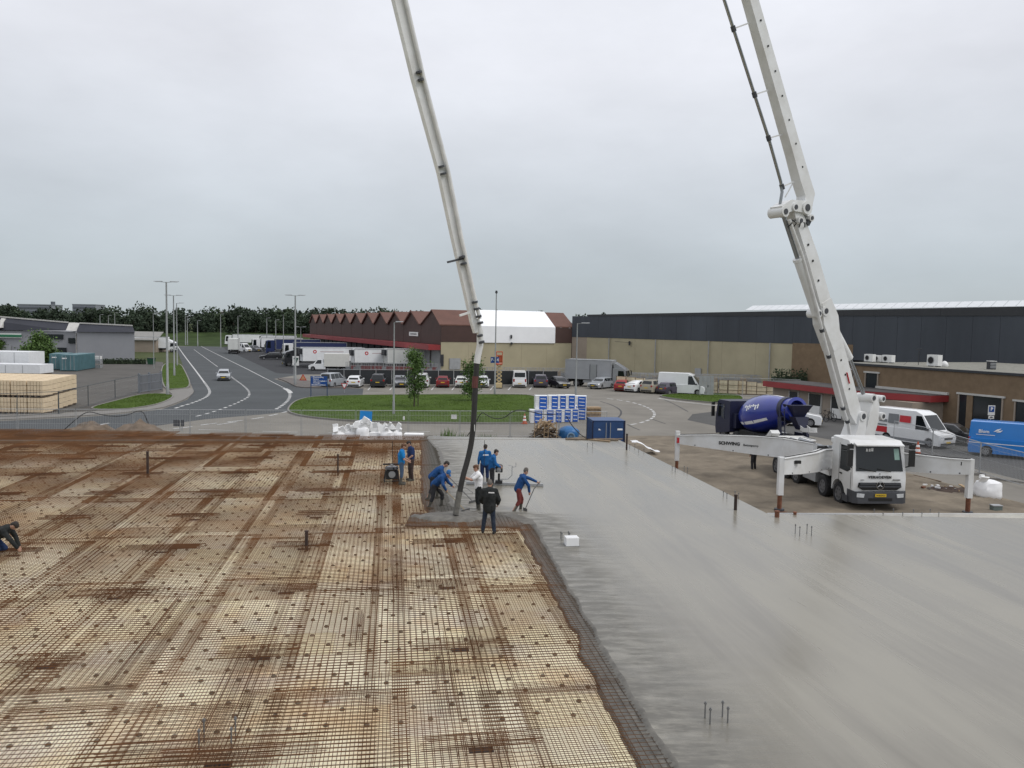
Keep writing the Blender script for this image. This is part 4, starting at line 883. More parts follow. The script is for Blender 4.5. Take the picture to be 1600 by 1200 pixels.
    mb = MB(); mb.box((fxm + .015, 0, .48), (.02, .5, .11)); mb.build('number_plate', m_plate, body)
    mb = MB(); mb.box((rxm - .012, 0, .72 if kind not in ('van', 'bigvan') else .6), (.02, .5, .11)); mb.build('number_plate', m_plate, body)
    if scale != 1: e.scale = (scale,) * 3
    return e
def put(px, py): p = gp(px, py); p.z = 0; return p
ROW = 'cars parked in the row before the dark fence'
A90 = math.pi / 2
row = [  # px centre, py, kind, colour, facing (rear to camera = +90), label
 (521, 606, 'mpv', 'silver', A90 - .28, 'silver people carrier parked beside the blue direction sign', 'car'),
 (555.5, 606, 'hatch', 'white', A90 - .1, 'white hatchback first in the row, right of the silver people carrier', 'car'),
 (592, 606, 'suv', 'black', A90 - .04, 'dark crossover between white hatchback and grey blue car', 'car'),
 (625, 606, 'sedan', 'grey', -A90 + .12, 'grey blue car facing out, half hidden by lamp post and tree', 'car'),
 (660, 606, 'smallvan', 'white', A90 - .03, 'small white van right of the young tree', 'van'),
 (692, 606, 'hatch', 'dkred', A90 + .0, 'dark red hatchback in the parking row', 'car'),
 (721, 606, 'hatch', 'offwhite', A90 + .02, 'cream white hatchback right of the dark red one', 'car'),
 (754, 606, 'hatch', 'white', -A90 + .0, 'white hatchback half hidden behind the black hose', 'car'),
 (811, 606, 'van', 'white', A90 + .03, 'white panel van seen from behind in the parking row', 'van'),
 (844, 606, 'suv', 'purple', A90 + .03, 'dark brown crossover right of the white panel van', 'car'),
 (874, 607, 'hatch', 'black', -A90 + .35, 'black car facing out at the right end of the row', 'car'),
]
for px, py, k, c, a, lb, cat in row:
    p = put(px, py); d_ = TYPES[k]['L'] / 2; p = p + Vector((p.x, p.y, 0)).normalized() * (d_ - .15)
    a += -.75 * (px - 800) / 1250 * (0 if px == 521 else 1); car(k, c, p, a, lb, cat, ROW, 'parked_van' if cat == 'van' else 'parked_car', scale=.94 if k == 'van' else 1)
G2 = 'cars parked slantwise by the fenced pallets'
for px, py, k, c, a, lb in [
 (938, 608, 'estate', 'silver', -A90 - .62, 'silver estate car with bonnet towards the junction'),
 (973, 612, 'hatch', 'red', A90 - .35, 'bright red hatchback behind the silver estate'),
 (998, 613.5, 'coupe', 'white', A90 - .78, 'white fastback car with sloping rear'),
 (1024, 615, 'suv', 'beige', A90 - .72, 'beige car half hidden between white and dark cars'),
 (1050, 617, 'hatch', 'purple', A90 - .95, 'dark violet hatchback at the end by the grass')]:
    car(k, c, put(px, py) + Vector((.3, 1.6, 0)), a, lb, 'car', G2)
p = put(343, 595); car('hatch', 'silver', p + Vector((0, 1.7, 0)), -A90 + .3, 'light hatchback driving towards us on the road', 'car', None, 'moving_car')
car('suv', 'white', put(1266, 668) + Vector((-.9, 1.6, 0)), -.35, 'white off road car behind the mixer drum', 'car')
car('sedan', 'black', put(1496, 697) + Vector((.5, 1.5, 0)), -A90 + .75, 'black car between white delivery van and blue van', 'car')
# white van in the compound and the two large vans at right
car('bigvan', 'white', put(1072, 618) + Vector((0, 2.2, 0)), -.42, 'white van behind the dark violet car and grey cabinet', 'van', None, 'parked_van', rearwin=False)
wv = car('bigvan', 'white', put(1440, 697) + Vector((-.1, 1.2, 0)), -A90 + .5, 'white delivery van with red and grey print on its side', 'van', None, 'delivery_van', scale=.94)
m_lred = M('logo_red', (.5, .02, .03), .4); m_lgrey = M('logo_grey', (.18, .19, .2), .5); m_white = M('print_white', (.8, .8, .8), .5)
def onside(e, x0, x1, z0, z1, mat, s=-1, y=1.012, name='print', yz=None):
    mb = MB(); yv = s * y; mb.quad((x0, yv, z0), (x1, yv, z0), (x1, yv if yz is None else s * yz, z1), (x0, yv if yz is None else s * yz, z1)); return mb.build(name, mat, e, fix=False)
onside(wv, -.5, .45, 1.72, 2.25, m_lred, yz=.94, y=.992); onside(wv, -2.9, -1.55, .75, 1.22, m_lred, y=1.01); onside(wv, -1.5, -.6, 1.55, 2.3, m_lgrey, yz=.93, y=.995); onside(wv, -2.9, 2.2, .3, .5, m_lgrey, y=1.01)
onside(wv, -2.6, -1.6, 1.3, 1.42, m_lgrey, y=1.0); onside(wv, -2.3, -1.6, 1.6, 1.8, m_lgrey, y=.985, yz=.97)
bv = car('van', 'blue', put(1578, 718) + Vector((.9, 1.0, 0)), -.62, 'bright blue delivery van with white bird logo at the right edge', 'van', None, 'delivery_van')
bb = bv
onside(bv, -2.6, 2.5, .88, .93, m_white, y=1.0)
text('print', 'Blom', .3, m_white, bv, (-1.75, -.965, 1.68), (A90 - .05, 0, 0), bold=.008); onside(bv, -2.2, -1.1, 1.44, 1.48, m_white, y=.965)
mb = MB(); mb.quad((-1.2, -.955, 1.7), (-.95, -.953, 1.75), (-.75, -.945, 1.95), (-1.0, -.945, 1.88)); mb.quad((-1.05, -.957, 1.66), (-.8, -.957, 1.7), (-.66, -.95, 1.84), (-.9, -.95, 1.78)); mb.build('bird_logo', m_white, bv, fix=False)

# ---- trucks
def cab_unit(parent, color, W=2.45, L_=2.2, H=3.0, z0=.55, deflector=0., x0=0.):
    """flat fronted cab, front at +x = x0"""
    pm = paint(color); h = W / 2; c = []
    poly = [(x0 - L_, z0), (x0 - .05, z0), (x0, z0 + .3), (x0 - .02, z0 + 1.0), (x0 - .22, H - .25), (x0 - .45, H), (x0 - L_, H)]
    body = chamfer_body(poly, W, pm, parent, 'cab', .09, .985, 35)
    fx_ = lambda z: x0 - .02 - .2 * (z - z0 - 1.0) / (H - .25 - z0 - 1.0)
    za, zb = z0 + 1.05, H - .32
    mb = MB(); mb.quad(*[(fx_(z) + .012, y, z) for z, y in ((za, -h + .14), (za, h - .14), (zb, h - .2), (zb, -h + .2))]); mb.build('windscreen', m_cglass, body, fix=False)
    for s in (-1, 1):
        mb = MB(); P = [(x0 - .3, za), (x0 - .45, zb), (x0 - 1.2, zb), (x0 - 1.25, za - .1), (x0 - .5, za - .1)]; mb.quad(*[(x, s * (h + .006), z) for x, z in P]); mb.build('side_window', m_cglass, body, fix=False)
        mb = MB(); mb.box((x0 + .02, s * (h + .16), za + .45), (.12, .2, .6)); mb.bar((x0 - .15, s * (h - .05), za + .8), (x0 + .02, s * (h + .14), za + .75), .05); mb.build('mirror', m_plas, body)
        mb = MB(); mb.box((x0 + .01, s * (h - .35), z0 + .15), (.08, .4, .2)); mb.build('headlight', m_head, body)
    mb = MB(); mb.box((x0 + .02, 0, z0 + .55), (.08, W * .62, .34)); mb.build('grille', m_plas, body)
    mb = MB(); mb.box((x0 - .15, 0, z0 - .1), (.4, W * .98, .4)); mb.build('bumper', m_plas if color in ('white', 'offwhite', 'lgrey') else pm, body)
    mb = MB(); mb.box((x0 + .06, 0, z0 - .02), (.02, .52, .12)); mb.build('number_plate', m_plate, body)
    if deflector:
        mb = MB(); mb.prism([(x0 - .5, -h + .15, H - .02), (x0 - L_ + .1, -h + .15, H - .02), (x0 - L_ + .1, -h + .15, H + deflector)], (0, W - .3, 0)); mb.build('roof_deflector', pm, body)
    return body
def box_truck(loc, rz, label, cab='white', box='offwhite', Lb=6.5, Hb=3.6, group=None, cabH=2.7, defl=.6, extras=None, name='box_truck', wlist=None):
    e = empty(name, loc, rz, label, 'truck', group); x1 = Lb / 2 + 1.1; cab_unit(e, cab, 2.4, 2.0, cabH, .55, defl, x1 + 1.0)
    xb0, xb1 = x1 - 1.15 - Lb, x1 - 1.15; pm = M('box_' + box, PAINT[box], .5, var=.07, scale=1.2, obj=True)
    mb = MB(); mb.b2((xb0, -1.25, 1.05), (xb1, 1.25, Hb)); bx = mb.build('cargo_box', pm, e)
    ed = MB()
    for y in (-1.25, 1.25):
        for z in (1.08, Hb): ed.bar((xb0, y, z), (xb1, y, z), .08)
        for x in (xb0, xb1): ed.bar((x, y, 1.05), (x, y, Hb), .08)
    ed.build('edge_trim', m_gsteel, bx)
    for s in (-1, 1): mb = MB(); mb.box((xb0 - .02, s * .6, (1.05 + Hb) / 2), (.04, 1.12, Hb - 1.3)); mb.build('rear_door', pm, bx)
    mb = MB(); mb.b2((xb0 + .2, -.5, .65), (x1 + .4, .5, 1.03)); mb.build('chassis', m_under, e)
    mb = MB(); mb.box((xb0 + .1, 0, .55), (.12, 2.3, .14)); mb.build('rear_bumper', m_plas, e)
    for x in (wlist or (x1 + .1, xb0 + 1.6)):
        for s in (-1, 1): wheel(e, x, s * 1.05, .48, .32, m_srim)
    for s in (-1, 1): mb = MB(); mb.box(((xb0 + x1) / 2, s * 1.1, .75), (Lb * .4, .06, .35)); mb.build('side_guard', m_gsteel, e)
    if extras: extras(e, xb0, xb1, Hb, bx)
    return e
def ext_grey(e, x0, x1, H, bx):
    mb = MB(); mb.quad((x1 - 3.0, -1.262, 1.15), (x1 - 2.1, -1.262, 1.15), (x1 - 2.1, -1.262, 3.1), (x1 - 3.0, -1.262, 3.1)); mb.build('side_door', paint('lgrey'), bx, fix=False)
    for x in (x1 - 3.05, x1 - 2.07): mb = MB(); mb.box((x, -1.27, 2.1), (.05, .03, 2.1)); mb.build('door_frame', m_dtrim, bx)
box_truck(gp(925, 607) + Vector((.2, 4.0, 0)), -.38, 'grey box truck parked behind the silver estate car', 'lgrey', 'lgrey', 6.6, 3.75, cabH=2.7, defl=.8, extras=ext_grey)
box_truck(gp(357, 553) + Vector((0, 4, 0)), A90 + .28, 'dirty white box truck seen from behind on the road edge', 'white', 'offwhite', 7.5, 3.9)
def ext_blk(e, x0, x1, H, bx): pass
box_truck(gp(452, 573) + Vector((3, 4.5, 0)), -A90 - 1.1, 'black box truck standing before the white trailers', 'black', 'black', 6.5, 3.5, defl=.4)
box_truck(gp(232, 550) + Vector((0, 1, 0)), .1, 'white truck with green panel beside the grey warehouse', 'white', 'white', 9.0, 3.9, extras=lambda e, x0, x1, H, bx: (lambda m: m.quad((x0 + 1.6, -1.27, 1.6), (x0 + 5.0, -1.27, 1.6), (x0 + 4.0, -1.27, 3.2), (x0 + 1.0, -1.27, 3.2)) and m.build('green_panel', M('lime_dark', (.09, .12, .02), .5), bx, fix=False))(MB()))
lv = empty('box_van', gp(496, 580) + Vector((.8, 2.5, 0)), math.pi + .12, 'white box van with low cab parked behind the kerbed island', 'van')
# low cab box van
pm = paint('white'); low = [(-.1, .3)] + arch(2.05, .42, .3)[::-1] + [(2.75, .3), (2.8, .7), (2.65, .95), (2.0, 1.15), (.2, 1.2), (-.1, 1.2)]
bd = chamfer_body(low, 1.9, pm, lv); mb = MB(); mb.loft([[(2.0, -.9, 1.12), (1.3, -.8, 1.95), (.3, -.8, 2.0), (.2, -.9, 1.15)], [(2.0, .9, 1.12), (1.3, .8, 1.95), (.3, .8, 2.0), (.2, .9, 1.15)]]); cb = mb.build('cabin', pm, lv)
mb = MB(); mb.quad((1.97, -.75, 1.18), (1.97, .75, 1.18), (1.36, .7, 1.9), (1.36, -.7, 1.9)); o = mb.build('windscreen', m_cglass, cb, fix=False); o.location = (.03, 0, .02)
for s in (-1, 1):
    mb = MB(); mb.quad((1.7, s * .905, 1.2), (.6, s * .905, 1.2), (.6, s * .82, 1.85), (1.25, s * .82, 1.85)); mb.build('side_window', m_cglass, cb, fix=False)
    for x in (2.05, -2.2): wheel(lv, x, s * .85, .35, .2, m_srim)
mb = MB(); mb.b2((-4.0, -1.05, .75), (.15, 1.05, 2.95)); bx = mb.build('cargo_box', M('box_cream', (.66, .65, .60), .5, var=.05, obj=True), lv)
mb = MB(); mb.b2((-3.9, -.5, .45), (0, .5, .74)); mb.build('chassis', m_under, lv)
for s in (-1, 1): mb = MB(); mb.box((2.78, s * .65, .8), (.08, .35, .18)); mb.build('headlight', m_head, bd)
mb = MB(); mb.box((2.82, 0, .45), (.02, .5, .11)); mb.build('number_plate', m_plate, bd)
def trailer(loc, rz, label, Lt=13, body='white', skirt='black', group='semi trailers at the loading docks', Ht=3.95, zb=1.2, cab=None, stripe=None, legs=True, logo=False):
    e = empty('semi_truck' if cab else 'semi_trailer', loc, rz, label, 'truck' if cab else 'trailer', group)
    pm = M('box_' + body, PAINT[body], .5, var=.05, scale=.8, obj=True)
    mb = MB(); mb.b2((-Lt / 2, -1.27, zb), (Lt / 2, 1.27, Ht)); bx = mb.build('cargo_box', pm, e)
    mb = MB(); mb.b2((-Lt / 2, -1.1, zb - .25), (Lt / 2, 1.1, zb - .02)); mb.build('chassis', m_under, e)
    ed = MB()
    for y in (-1.27, 1.27):
        for z in (zb + .03, Ht): ed.bar((-Lt / 2, y, z), (Lt / 2, y, z), .09)
        for x in (-Lt / 2, Lt / 2): ed.bar((x, y, zb), (x, y, Ht), .09)
    ed.build('edge_trim', m_gsteel, bx)
    for x in (-Lt / 2 + 1.6, -Lt / 2 + 2.9, -Lt / 2 + 4.2):
        for s in (-1, 1): wheel(e, x, s * 1.05, .5, .34, m_srim)
    if cab:
        cab_unit(e, cab, 2.48, 2.2, 3.6, .6, 0, Lt / 2 + 2.5)
        for x in (Lt / 2 + 1.4, Lt / 2 - 2.0):
            for s in (-1, 1): wheel(e, x, s * 1.05, .5, .34, m_srim)
    else:
        for s in (-1, 1): mb = MB(); mb.box((Lt / 2 - 2.5, s * .8, zb / 2), (.14, .14, zb)); mb.build('landing_leg', m_under, e)
        mb = MB(); mb.box((Lt / 2 + .25, 0, Ht - .7), (.5, 1.6, 1.0)); mb.build('cooling_unit', m_dtrim, e)
    if stripe: 
        for s in (-1, 1): mb = MB(); mb.quad((-Lt / 2 + .1, s * 1.28, zb + .2), (Lt / 2 - .1, s * 1.28, zb + .2), (Lt / 2 - .1, s * 1.28, zb + 1.6), (-Lt / 2 + .1, s * 1.28, zb + 1.6)); mb.build('side_print', M('print_' + stripe, PAINT.get(stripe, (.3, .05, .05)), .5), bx, fix=False)
    if logo:
        for s in (-1, 1): mb = MB(); mb.lathe([(.34, s * 1.275), (.3, s * 1.285), (.2, s * 1.285), (.16, s * 1.275)], (Lt / 2 - 2.2, 0, Ht - .75), 'y', 16, closed=True); mb.build('round_logo', m_lred, bx); mb = MB(); mb.quad((Lt / 2 - 7.5, s * 1.282, Ht - .8), (Lt / 2 - 3.2, s * 1.282, Ht - .8), (Lt / 2 - 3.2, s * 1.282, Ht - .7), (Lt / 2 - 7.5, s * 1.282, Ht - .7)); mb.build('lettering', M('faded_print', (.45, .32, .32), .5), bx, fix=False)
    return e
ta = math.atan2(-E.y, -E.x)        # trailers back onto the docks, fronts to the road
tr = [(520, 574, 'white', None, None, True, 'white trailer with round red logo behind the low box van'), (600, 577, 'white', None, None, True, 'white trailer with round red logo behind the red cages'), (650, 578, 'offwhite', None, None, False, 'cream trailer nearest the hall entrance'),
      (500, 562, 'navy', 'white', None, False, 'navy blue trailer with white tractor unit'), (465, 553, 'navy', 'navy', None, False, 'blue truck between two white tractor units'), (440, 549, 'white', 'white', None, False, 'white truck left of the blue tractor unit')]
for px, py, b_, cb_, st, lg, lb in tr:
    trailer(gp(px, py), ta, lb, 11.5, b_, cab=cb_, stripe=st, logo=lg, Ht=3.7 if lg else 3.85)
trailer(gp(372, 541) + Vector((3, 6, 0)), math.pi + .25, 'long white truck parked at the far end of the lot, cab to the left', 13, 'white', cab='white', group=None)
trailer(gp(412, 543.5) + Vector((4, 3, 0)), math.pi + .2, 'white trailer parked right of the long white truck', 11, 'white', group=None)
car('van', 'white', gp(377, 550) + Vector((0, 1, 0)), -.5, 'white van behind the dirty white box truck', 'van', None, 'parked_van'); car('suv', 'grey', gp(386, 549.5) + Vector((1.5, 2, 0)), -.8, 'dark grey car right of the far white van', 'car'); car('estate', 'black', gp(416, 562) + Vector((.5, 1.5, 0)), math.pi + .3, 'black car standing before the row of truck cabs', 'car'); car('suv', 'black', gp(395, 549) + Vector((3, 4, 0)), -1, 'small black car farthest back in the truck lot', 'car')
# ================================================================== concrete pump truck
m_pw = M('pump_white', (.74, .75, .75), .4, scale=1.1, coat=.25, dirt=(.60, .595, .57)); m_pw2 = M('pump_white_dusty', (.60, .60, .585), .55, var=.12, scale=2); m_grey2 = M('dark_bumper', (.05, .053, .06), .55, var=.1, scale=3)
m_rod = M('hydraulic_rod', (.30, .31, .32), .25, metal=.8); m_hose = M('rubber_hose', (.022, .021, .02), .7, var=.2, scale=4); m_blk = M('lettering_black', (.012, .012, .012), .5)
TO = Vector((16.85, 36.1, 0)); TR = -A90 + .06
pt = empty('concrete_pump_truck', TO, TR, 'white concrete pump truck with raised boom parked beside the slab', 'pump truck')
def TW(x, y, z): return Matrix.Translation(TO) @ Matrix.Rotation(TR, 4, 'Z') @ Vector((x, y, z))
TI = (Matrix.Translation(TO) @ Matrix.Rotation(TR, 4, 'Z')).inverted()
def tl(v): return TI @ Vector(v)
# cab
poly = [(-2.15, .95), (-2.15, .62)] + [(-1.45 + .66 * math.cos(a), .55 + .66 * math.sin(a)) for a in [math.pi - .1 - (math.pi - .35) * k / 9 for k in range(10)]] + [(-.5, .55), (-.12, .55), (-.03, .8), (-.02, 1.55), (-.06, 1.75), (-.34, 3.02), (-.6, 3.2), (-2.15, 3.22)]
cab = chamfer_body(poly, 2.48, m_pw, pt, 'cab', .1, .985, 30)
fxw = lambda z: -.06 - .28 * (z - 1.75) / 1.27
mb = MB(); mb.loft([[(fxw(z) + o, y, z) for z, y in ((1.84, -1.1), (1.84, 1.1), (2.98, 1.03), (2.98, -1.03))] for o in (.004, .03)]); ws = mb.build('windscreen', m_cglass, cab)
mb = MB(); mb.quad(*[(fxw(z) + .034, y, z) for z, y in ((2.35, .74), (2.35, .98), (2.85, .95), (2.85, .72))]); mb.build('sun_sticker', M('pale_sticker', (.25, .38, .33), .5), ws, fix=False)
mb = MB(); mb.box((fxw(2.75) + .04, -.55, 2.78), (.01, .09, .13)); mb.box((fxw(2.75) + .04, -.42, 2.78), (.01, .09, .13)); mb.box((fxw(2.75) + .04, -.3, 2.8), (.01, .1, .15)); mb.build('window_sticker', m_pw2, ws)
for a_, b_ in (((-.02, -.2, 1.82), (-.03, -.95, 1.98)), ((-.02, .5, 1.82), (-.03, -.1, 1.95))):
    mb = MB(); mb.bar(Vector(a_) + Vector((.03, 0, 0)), Vector(b_) + Vector((.0, 0, 0)), .03); mb.build('wiper', m_blk, cab)
mb = MB(); mb.prism([(-.38, -1.12, 3.04), (-.05, -1.12, 2.98), (-.05, -1.12, 3.03), (-.38, -1.12, 3.12)], (0, 2.24, 0)); mb.build('sun_visor', m_pw, cab)
# front panel, grille with star, bumper
mb = MB(); mb.loft([[(x, y, z) for y, z in ((-.98, 1.32), (.98, 1.32), (1.02, 1.12), (.8, .98), (-.8, .98), (-1.02, 1.12))] for x in (-.05, .03)]); gr = mb.build('grille', m_blk, cab)
for z, hw in ((1.27, .94), (1.15, .98)):
    for s in (-1, 1): mb = MB(); mb.box((.045, s * (.2 + hw) / 2, z), (.05, hw - .2, .075)); mb.build('grille_bar', m_grey2, gr)
mb = MB(); mb.lathe([(.17, .05), (.19, .05), (.19, .075), (.17, .075)], (0, 0, 1.2), 'x', 20, closed=True); st = mb.build('star_ring', m_chr, gr)
for k in range(3):
    a = A90 + k * 2.0944; c = Vector((.062, math.cos(a) * .175, 1.2 + math.sin(a) * .175)); n_ = Vector((0, -math.sin(a), math.cos(a))) * .028; mb = MB(); mb.add([Vector((.062, 0, 1.2)) - n_, Vector((.062, 0, 1.2)) + n_, c, Vector((.075, 0, 1.2))], [(0, 1, 3), (1, 2, 3), (2, 0, 3), (0, 2, 1)]); mb.build('star_arm', m_chr, gr)
text('lettering', 'VERHOEVEN', .17, m_blk, cab, (.0, 0, 1.57), (A90 - .04, 0, A90), .012, .005, space=1.18)
text('lettering', 'BETONPOMPEN', .05, m_blk, cab, (.01, .78, 1.45), (A90 - .04, 0, A90), .01, .002); text('lettering', 'Actros', .06, m_chr, cab, (.01, -.82, 1.45), (A90 - .04, 0, A90), .01, .002)
mb = MB(); mb.box((-.02, 0, 1.72), (.02, .06, .03)); mb.build('badge', m_blk, cab)
mb = MB(); mb.loft([[(-.55, -1.25, .95), (-.02, -1.25, .95), (.1, -1.1, .9), (.1, 1.1, .9), (-.02, 1.25, .95), (-.55, 1.25, .95)], [(-.55, -1.25, .38), (0, -1.25, .38), (.14, -1.05, .38), (.14, 1.05, .38), (0, 1.25, .38), (-.55, 1.25, .38)]]); bp_ = mb.build('bumper', m_grey2, cab)
mb = MB(); mb.box((.12, 0, .57), (.06, 1.1, .12)); mb.build('bumper_slot', m_blk, bp_)
for s in (-1, 1): mb = MB(); mb.loft([[(.115, s * .75, .82), (.1, s * 1.1, .84), (.1, s * 1.1, .66), (.13, s * .78, .64)], [(.15, s * .76, .81), (.12, s * 1.09, .83), (.12, s * 1.09, .67), (.155, s * .79, .65)]]); mb.build('headlight', m_head, bp_)
mb = MB(); mb.box((.145, 0, .76), (.02, .52, .14)); pl = mb.build('number_plate', m_plate, bp_); text('lettering', '94-BGN-3', .1, m_blk, pl, (.157, 0, .755), (A90, 0, A90), .001, .002)
# cab side: door seam, window, mirror, step, handle
for s in (-1, 1):
    mb = MB(); P = [(-.32, 1.85), (-.5, 2.9), (-1.3, 2.9), (-1.35, 1.75), (-.6, 1.72)]; mb.prism([(x, s * 1.242, z) for x, z in P], (0, s * .012, 0)); mb.build('side_window', m_cglass, cab)
    mb = MB(); mb.box((-1.42, s * 1.245, 1.9), (.02, .012, 2.1)); mb.build('door_seam', m_grey2, cab); mb = MB(); mb.box((-.25, s * 1.245, 1.3), (.02, .012, .9)); mb.build('door_seam', m_grey2, cab)
    mb = MB(); mb.box((-1.2, s * 1.26, 1.55), (.2, .04, .06)); mb.build('door_handle', m_blk, cab)
    mb = MB(); mb.box((.0, s * 1.45, 2.45), (.14, .24, .75)); mb.box((.0, s * 1.45, 2.98), (.14, .24, .2)); mb.bar((-.35, s * 1.2, 3.0), (.0, s * 1.42, 3.1), .05); mb.bar((-.3, s * 1.2, 1.95), (.0, s * 1.42, 2.1), .05); mb.build('mirror', m_blk, cab)
    mb = MB(); mb.box((-.65, s * 1.2, .48), (.5, .2, .3)); mb.build('step', m_grey2, cab)
mb = MB(); mb.box((-2.05, 0, 2.1), (.25, 2.3, 2.1)); mb.build('cab_rear', m_grey2, cab)
# chassis, wheels, deck
mb = MB(); mb.b2((-10.3, -.5, .75), (-.4, .5, 1.15)); mb.build('chassis', m_under, pt)
for x in (-1.45, -3.15, -6.3, -7.65, -9.0):
    for s in (-1, 1): wheel(pt, x, s * (1.06 if x > -4 else 1.0), .54, .34 if x > -4 else .5, m_srim)
    if x > -4: 
        mb = MB(); mb.tube([(x + .72 * math.cos(a), 0, .5 + .72 * math.sin(a)) for a in [.15 + 2.85 * k / 8 for k in range(9)]], .03, 4); mb.v = [(v[0], v[1] * 30, v[2]) for v in mb.v]; mb.build('mudguard', m_under, pt)
for x0, x1, z0, z1, mt in ((-5.6, -4.1, .55, 1.3, m_gsteel), (-4.05, -2.6, 1.15, 1.5, m_pw2), (-10.2, -4.2, 1.2, 1.55, m_pw2)):
    mb = MB(); mb.b2((x0, -1.15, z0), (x1, 1.15, z1)); mb.build('tank' if mt is m_gsteel else 'deck', mt, pt)
mb = MB(); mb.b2((-6.0, -1.2, 1.56), (-4.4, .2, 1.9)); mb.build('tool_box', m_pw2, pt)
for y, r_ in ((-.55, .1), (-.2, .12), (.35, .12)): mb = MB(); mb.tube([(-9.6, y, 1.95), (-6.5, y, 1.95), (-4.8, y * .6, 2.2)], r_, 8); mb.build('pump_pipe', m_rod if r_ > .11 else m_hose, pt, smooth=50)
for k in range(6): mb = MB(); mb.tube([(-5.8 + k * .25, -1 + .1 * k, 1.9), (-5.2 + .2 * k, -.9 + .15 * k, 2.15), (-4.4, -.6 + .1 * k, 2.1 + .1 * math.sin(k))], .03, 5); mb.build('hydraulic_hose', m_hose, pt)
# hopper
mb = MB(); mb.loft([[(-10.2, -.8, 1.1), (-9.5, -.8, 1.1), (-9.5, .8, 1.1), (-10.2, .8, 1.1)], [(-10.9, -1.1, 1.9), (-9.4, -1.1, 1.9), (-9.4, 1.1, 1.9), (-10.9, 1.1, 1.9)]]); hp = mb.build('hopper', m_pw2, pt)
mb = MB(); mb.tube([(-10.95, -1.15, 1.93), (-9.35, -1.15, 1.93), (-9.35, 1.15, 1.93), (-10.95, 1.15, 1.93), (-10.95, -1.15, 1.93)], .05, 5); mb.build('hopper_rim', m_pw, hp)
mb = MB(); mb.prism([(-10.9, -1.2, 1.9), (-10.3, -1.2, 1.9), (-9.9, -1.2, 2.25), (-10.2, -1.2, 2.4)], (0, .5, 0)); mb.build('splash_guard', m_pw2, hp)
# outriggers
def beam(name, pts, hs, w, lab=None):
    """box beam along world points with varying heights (z top, z bottom)"""
    mb = MB(); rings = []
    P = [Vector((p[0], p[1], 0)) for p in pts]
    for i, p in enumerate(P):
        d = (P[min(i + 1, len(P) - 1)] - P[max(i - 1, 0)]).normalized(); n_ = Vector((-d.y, d.x, 0)) * w / 2; zt, zb = hs[i]
        rings.append([tl((*(p + n_).xy, zb)), tl((*(p - n_).xy, zb)), tl((*(p - n_).xy, zt)), tl((*(p + n_).xy, zt))])
    mb.loft(rings); o = mb.build(name, m_pw, pt, smooth=30)
    fl = MB(); rr = []
    for i, p in enumerate(P):
        d = (P[min(i + 1, len(P) - 1)] - P[max(i - 1, 0)]).normalized(); n_ = Vector((-d.y, d.x, 0)) * (w / 2 + .04); zt, zb = hs[i]
        rr.append([tl((*(p + n_).xy, zt + .002)), tl((*(p - n_).xy, zt + .002)), tl((*(p - n_).xy, zt + .035)), tl((*(p + n_).xy, zt + .035))])
    fl.loft(rr); fl.build('beam_flange', m_pw2, o)
    hz2 = MB(); hz2.tube([tl((*(P[i] + Vector((0, 0, 0))).xy, hs[i][0] + .06)) for i in range(len(P))], .022, 6); hz2.build('hydraulic_hose', m_hose, o)
    for i in range(len(P) - 1):
        c = P[i].lerp(P[i + 1], .5); d = (P[i + 1] - P[i]).normalized(); n_ = Vector((-d.y, d.x, 0)); zt, zb = (hs[i][0] + hs[i + 1][0]) / 2, (hs[i][1] + hs[i + 1][1]) / 2
        rb = MB(); rb.loft([[tl((*(c + n_ * a_ * (w / 2 + .006) + d * b_).xy, z_)) for a_, b_ in ((-1, -.03), (1, -.03), (1, .03), (-1, .03))] for z_ in (zb + .03, zb + .09)]); rb.build('weld_plate', m_grey2, o)
    return o
def leg(x, y, zt, foot, parent, w=.24):
    mb = MB(); c = tl((x, y, 0)); mb.box((c.x, c.y, (zt + .78) / 2), (w, w, zt - .78)); mb.build('leg_sleeve', m_pw, parent)
    mb = MB(); mb.cyl((c.x, c.y, .12), (c.x, c.y, .8), w * .42, 12); mb.build('leg_ram', m_rust, parent)
    mb = MB(); mb.cyl((c.x, c.y, .05), (c.x, c.y, .16), foot, 14); mb.build('foot_plate', m_grey2, parent); mb = MB(); mb.box((c.x, c.y, .03), (foot * 2.4, foot * 2.4, .07)); mb.build('foot_board', m_rust, parent)
lf = Vector((12.15, 35.6)); root = TW(-2.9, -1.0, 0)
o = beam('outrigger', [(lf.x, lf.y), (13.2, 36.35), (14.3, 37.3), (15.05, 38.3), (root.x, root.y)], [(2.42, 1.72), (2.45, 1.62), (2.46, 1.56), (2.46, 1.5), (2.4, 1.45)], .3); leg(lf.x, lf.y, 2.5, .22, o)
mb = MB(); v = at(1246, 722, 35.95); c = tl((v.x, v.y, v.z)); mb.box(c, (.12, .3, .14)); mb.build('beam_slot', m_blk, o)
rf = Vector((20.7, 35.7)); root = TW(-2.9, 1.0, 0)
o = beam('outrigger', [(rf.x, rf.y), (19.9, 36.0), (18.9, 37.0), (root.x + .2, root.y - .6), (root.x, root.y)], [(2.5, 1.86), (2.5, 1.8), (2.5, 1.7), (2.48, 1.55), (2.4, 1.5)], .3); leg(rf.x, rf.y, 2.55, .22, o)
mb = MB(); c = tl((20.35, 35.72, 2.33)); mb.box(c, (.06, .16, .16)); mb.build('beam_slot', m_blk, o)
lr = Vector((9.35, 44.6)); r1 = TW(-4.6, -1.0, 0)
